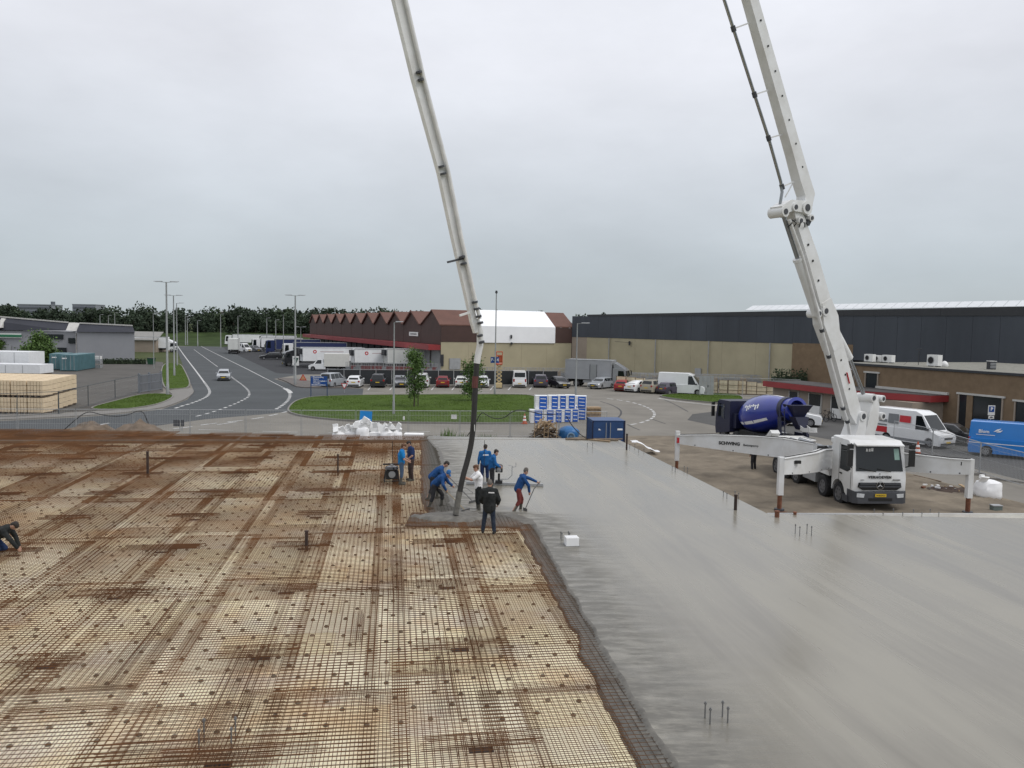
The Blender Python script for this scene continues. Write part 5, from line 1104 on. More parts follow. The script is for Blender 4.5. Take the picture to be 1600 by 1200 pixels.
o = beam('outrigger', [(lr.x, lr.y), (11.2, 43.9), (13.2, 43.1), (14.6, 42.4), (r1.x, r1.y)], [(2.2, 1.75), (2.35, 1.6), (2.42, 1.45), (2.42, 1.4), (2.4, 1.4)], .3); leg(lr.x, lr.y, 2.45, .2, o, .22)
d2 = Vector((13.2 - 11.2, 43.1 - 43.9, 0)).normalized(); ang = math.atan2(d2.y, d2.x); nrm = Vector((d2.y, -d2.x, 0)) * .165
for tx, sz, f_, bo in (('SCHWING', .24, .40, .01), ('Betonpomp', .17, .93, .002)):
    w_ = Vector((11.2, 43.9, 1.98)).lerp(Vector((13.2, 43.1, 1.93)), f_) + nrm; l_ = tl(w_); text('lettering', tx, sz, m_blk, o, l_, (A90, 0, ang - TR), .006, bo)
mb = MB(); c = tl((lr.x, lr.y - .15, 1.95)); mb.box(c, (.1, .12, .3)); mb.build('reflector', m_lred, o)
# second rear outrigger, swung in along the far side
rr_ = Vector((20.3, 45.2)); r1 = TW(-4.6, 1.0, 0)
o = beam('outrigger', [(rr_.x, rr_.y), (19.4, 44.3), (18.4, 43.2), (r1.x, r1.y)], [(1.9, 1.5), (1.95, 1.5), (2.0, 1.45), (2.0, 1.4)], .3); leg(rr_.x, rr_.y, 2.0, .2, o, .22)

# ---- boom in its own vertical plane through the turret
TP = TW(-3.75, .1, 0); pour = gp(712, 808, ST); BD = Vector((pour.x - TP.x, pour.y - TP.y, 0)).normalized(); BN = Vector((-BD.y, BD.x, 0)); BN = BN if BN.y < 0 else -BN
def bp(px, py, off=0.):
    r_ = ray(px, py); o_ = Vector((0, 0, CAM_H)); t = ((TP + BN * off) - o_).dot(BN) / r_.dot(BN); return o_ + r_ * t
def boom(name, pts, hs, ws, mat=m_pw, parent=pt, off=0.):
    rings = []; P = [Vector(p) for p in pts]
    for i, p in enumerate(P):
        d = (P[min(i + 1, len(P) - 1)] - P[max(i - 1, 0)]).normalized(); u = BN.cross(d).normalized(); h_, w_ = hs[i] / 2, ws[i] / 2; p = p + BN * off
        rings.append([tl(p + u * a * h_ + BN * b * w_) for a, b in ((-1, -1), (1, -1), (1, 1), (-1, 1))])
    mb = MB(); mb.loft(rings); return mb.build(name, mat, parent, smooth=20)
def bcyl(name, a, b, r_, mat, parent, off=0., n=12):
    mb = MB(); mb.cyl(tl(Vector(a) + BN * off), tl(Vector(b) + BN * off), r_, n); return mb.build(name, mat, parent, smooth=40)
def pin(p, r_, w_, parent, mat=m_pw):
    mb = MB(); mb.cyl(tl(Vector(p) - BN * w_), tl(Vector(p) + BN * w_), r_, 16); o = mb.build('pivot', mat, parent, smooth=40)
    mb = MB(); mb.cyl(tl(Vector(p) + BN * (w_ + .001)), tl(Vector(p) + BN * (w_ + .03)), r_ * .55, 12); mb.build('pivot_pin', m_grey2, o)
# turret
mb = MB(); c = tl(TP); mb.lathe([(.75, 1.5), (.75, 1.75), (.6, 1.8), (.55, 2.6), (.62, 2.65), (.62, 2.85)], (c.x, c.y, 0), n=20); ped = mb.build('pedestal', m_pw, pt, smooth=35)
T0 = bp(1350, 690); T1 = bp(1358, 622)
trt = boom('turret', [T0, bp(1352, 672), bp(1355, 655), bp(1358, 632), bp(1359, 618)], [.75, .8, .85, .7, .5], [.55, .62, .72, .72, .6])
boom('turret_bracket', [bp(1330, 690), bp(1336, 668), bp(1338, 645)], [.9, .7, .5], [.8, .8, .85])
for p_, r_ in ((bp(1337, 649), .26), (bp(1368, 649), .2), (bp(1353, 621), .22), (bp(1368, 622), .18)): pin(p_, r_, .45, trt)
# section 1
J0 = bp(1334, 652); J1 = bp(1240, 338)
s1 = boom('boom_section', [J0 + Vector((0, 0, -.2)), bp(1328, 640), bp(1296, 520), bp(1262, 400), bp(1244, 345), bp(1238, 328)], [.5, .86, .84, .74, .62, .4], [.62, .6, .58, .54, .52, .5])
for t in (.12, .2, .28, .36, .44, .58, .7, .8, .88):
    p_ = bp(1328, 640).lerp(bp(1244, 345), t) + BN * .3; mb = MB(); mb.cyl(tl(p_ - BN * .02), tl(p_ + BN * .012), .055, 8); mb.build('lug_hole', m_blk, s1)
p_ = bp(1316, 590) + BN * .305; mb = MB(); dd = (bp(1312, 575) - bp(1318, 600)).normalized(); mb.bar(tl(p_ - dd * .3), tl(p_ + dd * .3), .12, .02); mb.build('red_sticker', m_lred, s1)
boom('reinforcing_plate', [bp(1300, 545), bp(1290, 500), bp(1283, 470)], [.6, 1.15, .7], [.64, .64, .64], m_pw, s1)
# lift cylinder on the far side, knuckle cylinder on the near-left side
bcyl('cylinder_barrel', bp(1304, 510), bp(1330, 560), .24, m_pw, s1, -.15); bcyl('cylinder_barrel', bp(1297, 480), bp(1307, 515), .2, m_pw, s1, -.15); bcyl('cylinder_rod', bp(1330, 560), bp(1354, 621), .1, m_rod, s1, -.1)
K0, K1, K2 = bp(1272, 490), bp(1244, 408), bp(1221, 338)
bcyl('cylinder_barrel', K0, K1, .21, m_pw, s1, .12); bcyl('cylinder_rod', K1, K2, .1, m_rod, s1, .12); bcyl('cylinder_collar', K1, K1.lerp(K2, .06), .24, m_pw, s1, .12); pin(bp(1281, 486), .24, .36, s1); pin(K0, .2, .3, s1)
# delivery pipe along section 1
P1 = [bp(1322, 690), bp(1318, 660), bp(1311, 640), bp(1289, 560), bp(1278, 520), bp(1266, 470), bp(1246, 400), bp(1226, 345)]
mb = MB(); mb.tube([tl(p + BN * .34 + BD * .12) for p in P1], .085, 8); dp = mb.build('delivery_pipe', m_pw2, pt, smooth=50)
for t in (0, 1, 2, 3, 4): q = P1[t] + BN * .34 + BD * .12; e_ = (P1[t + 1] - P1[t]).normalized(); mb = MB(); mb.cyl(tl(q + e_ * .05), tl(q + e_ * .2), .115, 8); mb.build('coupling', m_grey2, dp)
# knuckle
kn = boom('knuckle_link', [bp(1214, 330), bp(1228, 322), bp(1246, 324), bp(1258, 334)], [.42, .5, .55, .45], [.66, .7, .7, .66])
for p_, r_ in ((bp(1216, 332), .24), (bp(1232, 325), .2), (bp(1250, 326), .3), (bp(1240, 346), .18), (bp(1257, 342), .16)): pin(p_, r_, .42, kn)
boom('link_plate', [bp(1258, 340), bp(1253, 352)], [.22, .2], [.74, .7], m_grey2, kn)
for k in range(4): mb = MB(); a_, b_ = bp(1228 + 4 * k, 344), bp(1222 + 9 * k, 356); mb.tube([tl(a_ + BN * .2), tl(a_.lerp(b_, .5) + BN * .45), tl(b_ + BN * .3)], .03, 5); mb.build('hydraulic_hose', m_hose, kn)
# section 2, rising out of the picture
top2 = bp(1172, 0); up = (bp(1172, 0) - bp(1240, 240)).normalized(); J2 = top2 + up * 2.6
s2 = boom('boom_section', [bp(1244, 332), bp(1256, 322), bp(1259, 305), bp(1251, 280), bp(1240, 240), bp(1206, 120), top2, J2], [.5, .62, .7, .68, .62, .58, .54, .5], [.5, .5, .5, .5, .48, .46, .44, .42])
for k in range(9):
    p_ = bp(1247, 262).lerp(J2, k / 9.2) + BN * .25; mb = MB(); mb.cyl(tl(p_ - BN * .02), tl(p_ + BN * .012), .045, 8); mb.build('lug_hole', m_blk, s2)
pp = [bp(1222, 340), bp(1219, 318), bp(1222, 300), bp(1220, 284), bp(1201, 216), bp(1179, 148), bp(1146, 45), bp(1128.5, -10), bp(1128.5, -10) + up * 2.4]
mb = MB(); mb.tube([tl(p) for p in pp], .075, 8); dp = mb.build('delivery_pipe', m_rod, pt, smooth=50)
for a_, b_ in (((1146, 45), (1170, 36)), ((1179, 148), (1200, 141)), ((1201, 216), (1222, 210)), ((1222, 292), (1240, 284))):
    q = bp(*a_); mb = MB(); mb.cyl(tl(q - up * .12), tl(q + up * .12), .105, 8); mb.build('coupling', m_grey2, dp); mb = MB(); mb.bar(tl(q), tl(bp(*b_)), .06); mb.bar(tl(q - up * .5), tl(bp(*b_)), .04) if a_[1] > 250 else None; mb.build('pipe_bracket', m_pw2, dp)
# sections above the picture and the last section coming down
tipT = bp(619, -8); dn = (bp(619, -8) - bp(690, 270)).normalized(); J4 = tipT + dn * 3.0
J3 = J2.lerp(J4, .62) + Vector((0, 0, 7.5))
boom('boom_section', [J2, J2.lerp(J3, .1), J2.lerp(J3, .9), J3], [.35, .55, .48, .3], [.4, .46, .42, .38], off=-.5); boom('boom_section', [J3, J3.lerp(J4, .1), J3.lerp(J4, .9), J4], [.3, .5, .42, .3], [.36, .42, .38, .34], off=-.1); pin(J2, .3, .7, s2); pin(J3, .28, .6, s2)
s5 = boom('boom_section', [J4, tipT, bp(650, 122), bp(690, 270), bp(712, 375), bp(732, 465), bp(739, 500), bp(743, 520)], [.28, .32, .3, .28, .26, .24, .22, .13], [.24, .24, .24, .23, .22, .2, .18, .15]); pin(J4, .3, .5, s5)
ap = [J4, bp(626, -8), bp(656, 122), bp(695, 270), bp(716, 375), bp(736, 465), bp(744, 498)]
mb = MB(); mb.tube([tl(p + BN * .2 - BD * .03) for p in ap], .07, 8); dp = mb.build('delivery_pipe', m_pw2, pt, smooth=50)
for a_ in ((651, 122), (686, 268), (718, 408), (738, 478), (744, 500), (746, 530)):
    q = bp(a_[0] + 1, a_[1]) + BN * .2
    for k in (-1, 1): mb = MB(); mb.cyl(tl(q + dn * (.12 * k + .05)), tl(q + dn * (.12 * k - .02)), .105, 10); mb.build('coupling', m_grey2, dp)
for a_, b_, c_ in (((697, 410), (722, 404), m_grey2), ((716, 493), (732, 488), m_pw2)): mb = MB(); mb.bar(tl(bp(*a_) + BN * .1), tl(bp(*b_) + BN * .1), .07); mb.build('transport_catch', c_, s5)
mb = MB(); mb.tube([tl(p) for p in (bp(745, 498), bp(750, 520), bp(750, 540), bp(747, 555), bp(745, 568))], [.1, .115, .12, .115, .115], 10); mb.build('end_elbow', m_pw2, s5, smooth=50)
mb = MB(); mb.tube([tl(p) for p in (bp(743, 588), bp(742, 606))], .112, 10); mb.build('end_clamp', M('rusty_clamp', (.10, .03, .025), .7), s5)
hb = [bp(745, 564), bp(742, 620), bp(740, 660), bp(737, 690), bp(731, 718), bp(723, 745), bp(717, 775), bp(712, 805)]
mb = MB(); mb.tube([tl(p) for p in smooth_poly(hb, 2, False)], .098, 12); hs_ = mb.build('end_hose', m_hose, pt, smooth=50)
mb = MB(); a_, b_ = bp(718, 768), bp(712, 804); mb.cyl(tl(a_), tl(b_), .104, 12); mb.build('hose_tip', M('cement_splash', (.13, .125, .11), .9, var=.3, scale=9), hs_)
mb = MB(); q = bp(739, 668); mb.box(tl(q + BN * .11), (.18, .03, .22)); mb.build('hose_tag', m_pw2, hs_)
# fresh concrete heap under the hose
hpz = MB(); c = gp(708, 806, ST - .02); V = []; nn = 30
for i in range(nn + 1):
    for j in range(nn + 1):
        x, y = -1.6 + 3.2 * i / nn, -1.0 + 2.0 * j / nn; r_ = math.hypot(x / 1.5, y / .9) + .45 * noise.noise((x * 1.3, y * 1.3, 7)) + .2 * noise.noise((x * 4, y * 4, 9)); z = .1 * max(0, 1 - r_) ** .7 + .03 * noise.noise((x * 3, y * 3, 2)) - .14 * smoothstep((r_ - .75) / .3); V.append((x, y, z))
hpz.add(V, [(i * (nn + 1) + j, (i + 1) * (nn + 1) + j, (i + 1) * (nn + 1) + j + 1, i * (nn + 1) + j + 1) for i in range(nn) for j in range(nn)])
hp_ = hpz.build('poured_concrete', M('wet_mix', (.125, .117, .10), .6, var=.25, scale=5, bump=.8, bscale=14), None, c, smooth=80); tag(hp_, 'dark heap of freshly poured wet concrete under the hose end', 'concrete heap')

# ================================================================== mixer truck
m_mb = M('mixer_blue', (.014, .03, .27), .3, var=.12, scale=1.2, coat=.5); m_mbd = M('mixer_navy', (.009, .011, .035), .45, var=.15, scale=2)
MO = Vector((18.55, 50.6, 0)); MRz = math.atan2(9.0, -2.3)
mx = empty('concrete_mixer_truck', MO, MRz, 'blue concrete mixer truck backed up to the pump hopper', 'mixer truck')
poly = [(6.9, .9), (8.9, .55), (9.0, 1.0), (8.98, 1.75), (8.75, 2.95), (8.5, 3.1), (6.95, 3.1)]
mc = chamfer_body(poly, 2.45, m_mbd, mx, 'cab', .08, .985, 30)
for s in (-1, 1):
    mb = MB(); mb.prism([(x, s * 1.228, z) for x, z in [(8.65, 1.85), (8.5, 2.8), (7.7, 2.8), (7.65, 1.75)]], (0, s * .01, 0)); mb.build('side_window', m_cglass, mc)
    mb = MB(); mb.box((8.9, s * 1.5, 2.2), (.14, .22, .75)); mb.box((8.9, s * 1.5, 2.75), (.14, .22, .2)); mb.bar((8.7, s * 1.2, 2.9), (8.9, s * 1.48, 2.85), .05); mb.build('mirror', m_blk, mc)
    for x in (7.9, 6.1): wheel(mx, x, s * 1.05, .52, .32, m_srim)
    for x in (2.9, 1.5): wheel(mx, x, s * 1.0, .52, .5, m_srim)
    mb = MB(); mb.box((4.5, s * 1.1, .95), (1.9, .35, .55)); mb.build('side_tank', m_under if s > 0 else m_gsteel, mx)
mb = MB(); mb.quad((8.99, -1.0, 1.85), (8.99, 1.0, 1.85), (8.8, .95, 2.85), (8.8, -.95, 2.85)); mb.build('windscreen', m_cglass, mc, (.012, 0, 0), fix=False)
mb = MB(); mb.b2((.6, -.5, .75), (8.4, .5, 1.15)); mb.build('chassis', m_under, mx)
mb = MB(); mb.b2((6.45, -1.0, 1.2), (6.9, 1.0, 2.2)); mb.build('water_tank', m_mbd, mx)
for s in (-1, 1):
    mb = MB(); mb.b2((.9, s * 1.0 - .12, 1.0), (2.2, s * 1.0 + .12, 1.5)); mb.bar((1.0, s * .95, 1.3), (1.35, s * .85, 2.6), .16, .3); mb.build('drum_support', m_mbd, mx)
    mb = MB(); mb.box((1.9, s * 1.02, 1.2), (3.0, .5, .06)); mb.build('mudguard', m_under, mx)
# drum: lathe about a tilted axis, rear end high
prof = [(.0, 0), (.75, 0), (1.0, .5), (1.2, 1.2), (1.21, 2.3), (1.0, 3.6), (.72, 4.7), (.62, 5.3), (.7, 5.36), (.7, 5.5), (.5, 5.52), (.45, 5.1), (0, 4.9)]
dm = MB(); dm.lathe(prof, n=32); drum = dm.build('drum', m_mb, mx, (6.5, 0, 2.02), (0, -A90 + .2, 0), smooth=40); drum.scale = (1.06, 1.06, 1.08)
def ring(h0, h1, mat, name, e_=.012):
    hs_ = [h0, (h0 + h1) / 2, h1]; rr = [np.interp(h_, [p[1] for p in prof[1:8]], [p[0] for p in prof[1:8]]) for h_ in hs_]; mb = MB(); mb.lathe([(rr[0] + .0, h0)] + [(r_ + e_, h_) for r_, h_ in zip(rr, hs_)] + [(rr[2], h1)], n=32); mb.f = [f for f in mb.f if len(f) == 4]; mb.mi = [0] * len(mb.f); mb.build(name, mat, drum, smooth=40)
ring(4.55, 4.85, m_mbd, 'track_ring', .07)
def stripe(a0, a1, h0, h1, mat=m_white, name='drum_stripe', k=8):
    mb = MB(); V = []
    for i in range(k + 1):
        h_ = h0 + (h1 - h0) * i / k; r_ = np.interp(h_, [p[1] for p in prof[1:8]], [p[0] for p in prof[1:8]]) + .012
        for a in (a0, a1): V.append((r_ * math.cos(a), r_ * math.sin(a), h_))
    mb.add(V, [(2 * i, 2 * i + 1, 2 * i + 3, 2 * i + 2) for i in range(k)]); mb.build(name, mat, drum, fix=False)
# local drum x axis points up after the tilt; angle measured from there
stripe(-.1, .12, 1.2, 4.2); stripe(1.95, 2.12, .6, 3.6); stripe(-1.95, -2.12, .6, 3.6)
for k in range(7): stripe(1.05 + .05 * (k % 2), 1.2 + .06 * ((k * 3) % 4), 1.5 + .22 * k, 1.62 + .22 * k, k=2, name='lettering'); 
stripe(1.12, 1.16, 1.5, 3.0, k=4, name='lettering')
# loading hopper, chute, ladder
mb = MB(); mb.loft([[(.45, -.35, 2.65), (1.15, -.35, 2.65), (1.15, .35, 2.65), (.45, .35, 2.65)], [(.1, -.75, 3.45), (1.2, -.75, 3.45), (1.2, .75, 3.45), (.1, .75, 3.45)]]); mb.build('filling_hopper', m_mbd, mx)
mb = MB(); mb.loft([[(.1, -.5, 2.7), (.7, -.6, 2.7), (.7, .6, 2.7), (.1, .5, 2.7)], [(-.1, -.2, 1.9), (.4, -.25, 1.9), (.4, .25, 1.9), (-.1, .2, 1.9)]]); mb.build('discharge_hopper', m_mbd, mx)
ch = MB(); pts_ = [Vector((.2, -.1, 1.95)), Vector((-.6, .05, 1.85)), Vector((-1.7, .25, 1.95 - .0))]; pts_ = [Vector((.3, -.1, 2.0)), Vector((-.5, .05, 1.85)), Vector((-1.6, .35, 1.98))]
for a_, b_ in zip(pts_, pts_[1:]): ch.bar(a_, b_, .5, .05); ch.bar(a_ + Vector((0, .24, .12)), b_ + Vector((0, .24, .12)), .04, .26); ch.bar(a_ + Vector((0, -.24, .12)), b_ + Vector((0, -.24, .12)), .04, .26)
ch.build('chute', m_pw2, mx)
ld = MB()
for y in (1.0, 1.35): ld.bar((.3, y, .7), (.6, y, 3.2), .05)
for k in range(8): ld.bar((.32 + .035 * k, 1.0, .9 + .3 * k), (.32 + .035 * k, 1.35, .9 + .3 * k), .04)
ld.build('ladder', m_mbd, mx)
mb = MB(); mb.box((.55, 0, 1.0), (.2, 2.4, .25)); mb.build('rear_bumper', m_under, mx)
for s in (-1, 1): mb = MB(); mb.box((.43, s * 1.0, 1.0), (.04, .3, .14)); mb.build('tail_light', m_tail, mx)
# ================================================================== people
m_skin = M('skin', (.42, .24, .17), .6, var=.08, scale=9); m_hair = M('dark_hair', (.02, .015, .012), .7, var=.3, scale=20); m_rhair = M('reddish_hair', (.10, .045, .02), .7, var=.3, scale=20)
def cloth(n, c): return M(n, c, .92, scale=9, bump=1, bscale=14, spec=.2, dirt=[min(1, x * 1.25 + .018) for x in c])
c_royal = cloth('royal_blue_cloth', (.009, .052, .165)); c_bright = cloth('bright_blue_tshirt', (.006, .15, .38)); c_navy = cloth('navy_cloth', (.012, .028, .085)); c_black = cloth('black_cloth', (.013, .015, .015)); c_white = cloth('white_tshirt', (.68, .68, .68)); c_red = cloth('dark_red_trousers', (.13, .028, .024)); c_char = cloth('charcoal_trousers', (.022, .022, .025)); c_jean = cloth('dusty_blue_trousers', (.05, .08, .13)); c_boot = cloth('muddy_boots', (.07, .066, .055)); c_dboot = cloth('dark_shoes', (.02, .018, .017)); c_cap = cloth('blue_cap', (.03, .12, .3)); c_grey = cloth('grey_beanie', (.10, .09, .08)); c_brown = cloth('brown_trousers', (.045, .03, .026))
def caps(mb, a, b, ra, rb, n=10, k=4, sx=1., fwd=None):
    a = Vector(a); b = Vector(b); d = b - a; ln = max(d.length, 1e-5); d.normalize(); x = d.orthogonal().normalized()
    if fwd is not None: x = (Vector(fwd) - d * d.dot(Vector(fwd))).normalized()
    y = d.cross(x); prof = [(-math.cos(math.pi / 2 * i / k) * ra, math.sin(math.pi / 2 * i / k) * ra) for i in range(k)] + [(0, ra), (ln, rb)] + [(ln + math.sin(math.pi / 2 * i / k) * rb, math.cos(math.pi / 2 * i / k) * rb) for i in range(1, k + 1)]
    V = [a + d * prof[0][0]]; F = []
    for h_, r_ in prof[1:-1]:
        for j in range(n): t = 2 * math.pi * j / n; V.append(a + d * h_ + x * math.cos(t) * r_ + y * math.sin(t) * r_ * sx)
    V.append(a + d * prof[-1][0]); m_ = len(prof) - 2
    for j in range(n): F.append((0, 1 + (j + 1) % n, 1 + j)); F.append((len(V) - 1, 1 + (m_ - 1) * n + j, 1 + (m_ - 1) * n + (j + 1) % n))
    for i in range(m_ - 1):
        for j in range(n): F.append((1 + i * n + j, 1 + i * n + (j + 1) % n, 1 + (i + 1) * n + (j + 1) % n, 1 + (i + 1) * n + j))
    mb.add(V, F)
def voxel(mb, name, mats, parent, vs=.014, it=2, pick=None):
    me = mb.mesh(name, mats[0]); o = bpy.data.objects.new('tmp', me); col.objects.link(o)
    r_ = o.modifiers.new('r', 'REMESH'); r_.mode = 'VOXEL'; r_.voxel_size = vs; r_.use_smooth_shade = True
    if it: s_ = o.modifiers.new('s', 'SMOOTH'); s_.factor = .5; s_.iterations = it
    dg = bpy.context.evaluated_depsgraph_get(); m2 = bpy.data.meshes.new_from_object(o.evaluated_get(dg)); bpy.data.objects.remove(o)
    m2.name = name; m2.materials.clear()
    for m_ in mats: m2.materials.append(m_)
    if pick:
        for p in m2.polygons: p.material_index = pick(p.center)
    m2.polygons.foreach_set('use_smooth', [True] * len(m2.polygons))
    return link(name, m2, parent)
# joints for a 1.8 m figure, x forward, y left
STAND = dict(pel=(0, 0, .95), ch=(0, 0, 1.28), nk=(0, 0, 1.5), hd=(.03, 0, 1.66), shl=(0, .19, 1.43), shr=(0, -.19, 1.43), ell=(-.03, .27, 1.14), elr=(-.03, -.27, 1.14), hal=(.06, .27, .88), har=(.06, -.27, .88), hil=(0, .1, .93), hir=(0, -.1, .93), knl=(.02, .12, .5), knr=(.02, -.12, .5), anl=(-.02, .13, .09), anr=(-.02, -.13, .09))
def person(loc, rz, label, top, trousers, boots, pose=None, sleeves='long', hair=None, hat=None, jacket_lo=.0, boot_h=.12, bulk=1., grip=None, scale=1., toe=None, emblem=None, cam_z=None):
    J = dict(STAND); J.update(pose or {}); J = {k: Vector(v) for k, v in J.items()}
    e = empty('person', loc, rz, label, 'person'); up_t = (J['ch'] - J['pel']).normalized(); B = bulk
    # ---- body: one continuous surface
    b = MB(); fw = Vector((1, 0, 0)); side = (J['shl'] - J['shr']).normalized(); tf = side.cross(up_t).normalized()
    caps(b, J['pel'], J['ch'], .125, .14, sx=1.25, fwd=tf); caps(b, J['ch'], J['ch'].lerp(J['nk'], .55), .14, .11, sx=1.4, fwd=tf)
    caps(b, J['nk'].lerp(J['ch'], .2), J['hd'] - (J['hd'] - J['nk']) * .3, .058, .052)
    hdir = (J['hd'] - J['nk']).normalized(); hf = (tf - hdir * tf.dot(hdir)).normalized() if not pose or 'look' not in pose else Vector(pose['look']).normalized()
    hdir = Vector(pose['hup']).normalized() if pose and 'hup' in pose else hdir
    hc = J['hd']; caps(b, hc - hdir * .035 + hf * .01, hc + hdir * .045, .078, .088, sx=.88, fwd=hf); caps(b, hc - hdir * .085 + hf * .045, hc - hdir * .05 + hf * .05, .038, .05)
    caps(b, hc + hf * .09 - hdir * .005, hc + hf * .108 - hdir * .03, .012, .017, 6, 3)                                  # nose
    hs = hdir.cross(hf)
    for s in (-1, 1):
        caps(b, hc + hs * s * .078 - hdir * .02, hc + hs * s * .082 + hdir * .015, .014, .018, 6, 3)                      # ears
        caps(b, hc + hf * .082 + hs * s * .032 + hdir * .02, hc + hf * .08 + hs * s * .04 + hdir * .02, .012, .01, 6, 2)  # brows / eye sockets
    for S, s in (('l', 1), ('r', -1)):
        sh, el_, ha, hi, kn, an = (J[k + S] for k in ('sh', 'el', 'ha', 'hi', 'kn', 'an'))
        caps(b, sh, el_, .06, .046); wr = el_.lerp(ha, .78); caps(b, el_, wr, .046, .032); hd_ = (ha - el_).normalized()
        pn = Vector((0, s, 0)); pn = (pn - hd_ * pn.dot(hd_)); pn = pn.normalized() if pn.length > .01 else hd_.orthogonal(); ps = hd_.cross(pn)
        pc = wr + hd_ * .05; caps(b, wr, pc + hd_ * .03, .03, .038, sx=.5, fwd=ps)
        for f_ in range(4):
            base_ = pc + hd_ * .045 + ps * (-.03 + .02 * f_); ln = (.028, .034, .032, .024)[f_]
            k1 = base_ + hd_ * ln; k2 = k1 + (hd_ * .5 - pn * .85) * ln * .8; caps(b, base_, k1, .0095, .009, 6, 2); caps(b, k1, k2, .009, .0085, 6, 2); caps(b, k2, k2 + (-hd_ * .4 - pn * .7) * ln * .5, .0085, .008, 6, 2)
        t0 = pc - hd_ * .01 - ps * .035; t1 = t0 + (hd_ * .5 - ps * .6 - pn * .4) * .04; caps(b, t0, t1, .012, .011, 6, 2); caps(b, t1, t1 + (hd_ * .7 - pn * .6) * .03, .011, .009, 6, 2)
        caps(b, hi, kn, .085, .06); caps(b, kn, an + Vector((0, 0, .04)), .058, .04); fd_ = Vector(toe[S]) if toe else (Vector((1, .15 * s, 0))).normalized()
        caps(b, an - fd_ * .04 - Vector((0, 0, .03)), an + fd_ * .15 - Vector((0, 0, .045)), .045, .038)
    voxel(b, 'body', [m_skin], e, .0125, 1)
    # ---- upper garment
    g = MB(); lo = J['pel'] - up_t * jacket_lo
    caps(g, lo, J['pel'].lerp(J['ch'], .5), .15 * B, .152 * B, 12, sx=1.22, fwd=tf); caps(g, J['pel'].lerp(J['ch'], .4), J['ch'], .152 * B, .165 * B, 12, sx=1.25, fwd=tf); caps(g, J['ch'], J['ch'].lerp(J['nk'], .6), .16 * B, .125 * B, 12, sx=1.4, fwd=tf)
    caps(g, J['nk'].lerp(J['ch'], .35), J['nk'].lerp(J['hd'], .12), .075, .068)
    for S in 'lr':
        sh, el_, ha = J['sh' + S], J['el' + S], J['ha' + S]; caps(g, J['ch'].lerp(J['nk'], .55), sh, .1 * B, .082 * B)
        if sleeves == 'long': caps(g, sh, el_, .08 * B, .064 * B); caps(g, el_, el_.lerp(ha, .74), .062 * B, .05 * B)
        else: caps(g, sh, sh.lerp(el_, .72), .082, .074)
    gm = voxel(g, 'jacket' if sleeves == 'long' else 'tshirt', [top], e, .0165, 2)
    # ---- trousers
    t = MB(); caps(t, J['pel'] + up_t * .02, (J['hil'] + J['hir']) / 2 - Vector((0, 0, .02)), .145, .135, 12, sx=1.2, fwd=tf)
    for S in 'lr':
        hi, kn, an = J['hi' + S], J['kn' + S], J['an' + S]; caps(t, hi, kn, .105, .078); low = kn.lerp(an, .92 if boot_h < .2 else .35); caps(t, kn, low, .078, .068 if boot_h < .2 else .075)
    voxel(t, 'trousers', [trousers], e, .0165, 2)
    for S, s in (('l', 1), ('r', -1)):
        an, kn = J['an' + S], J['kn' + S]; fd_ = Vector(toe[S]) if toe else Vector((1, .15 * s, 0)).normalized(); sb = MB()
        sh_dir = (kn - an).normalized(); caps(sb, an - Vector((0, 0, .02)), an + sh_dir * boot_h, .056, .062); caps(sb, an - fd_ * .045 - Vector((0, 0, .035)), an + fd_ * .17 - Vector((0, 0, .045)), .052, .045)
        voxel(sb, 'boot', [boots], e, .014, 1)
    # ---- hair or hat
    h = MB()
    if hat is not None:
        caps(h, hc + hdir * .035 - hf * .01, hc + hdir * .07 - hf * .01, .095, .088, sx=.95, fwd=hf)
        if hat is c_cap: caps(h, hc + hdir * .06 + hf * .07, hc + hdir * .045 + hf * .15, .03, .02, sx=2.6, fwd=hdir)
        voxel(h, 'cap' if hat is c_cap else 'beanie', [hat], e, .013, 1)
    if hair is not None or hat is None:
        h = MB(); caps(h, hc + hdir * .05 - hf * .02, hc + hdir * .062 + hf * .02, .09, .08, sx=.93, fwd=hf); caps(h, hc - hf * .045 - hdir * .02, hc - hf * .03 + hdir * .05, .062, .085, sx=1.1, fwd=hf); voxel(h, 'hair', [hair or m_hair], e, .013, 1)
    if emblem: emblem(e, J, tf, up_t)
    e.scale = (scale,) * 3
    return e
def tool(name, label, cat, pts, r_, mat, head=None, hmat=None, loc=(0, 0, 0)):
    e = empty(name, pts[0], 0, label, cat); o_ = Vector(pts[0]); mb = MB(); mb.tube([Vector(p) - o_ for p in pts], r_, 7); mb.build('handle', mat, e, smooth=50)
    if head: head(e, o_)
    return e
def W(e_loc, rz, v): return Vector(e_loc) + Matrix.Rotation(rz, 3, 'Z') @ Vector(v)
cen = lambda e, J, tf, up: None
def chest_print(txt, size, back=True):
    def f_(e, J, tf, up):
        c = J['ch'] + up * .1 - tf * (.195 if back else -.195); q = Matrix((up.cross(-tf) if back else up.cross(tf), up, -tf if back else tf)).transposed().to_euler(); text('print', txt, size, m_white, e, c, q, .004, .002)
    return f_
SF = FT + .16            # walking level on the top bars
def foot(px, py, z): v = gp(px, py, z); return v
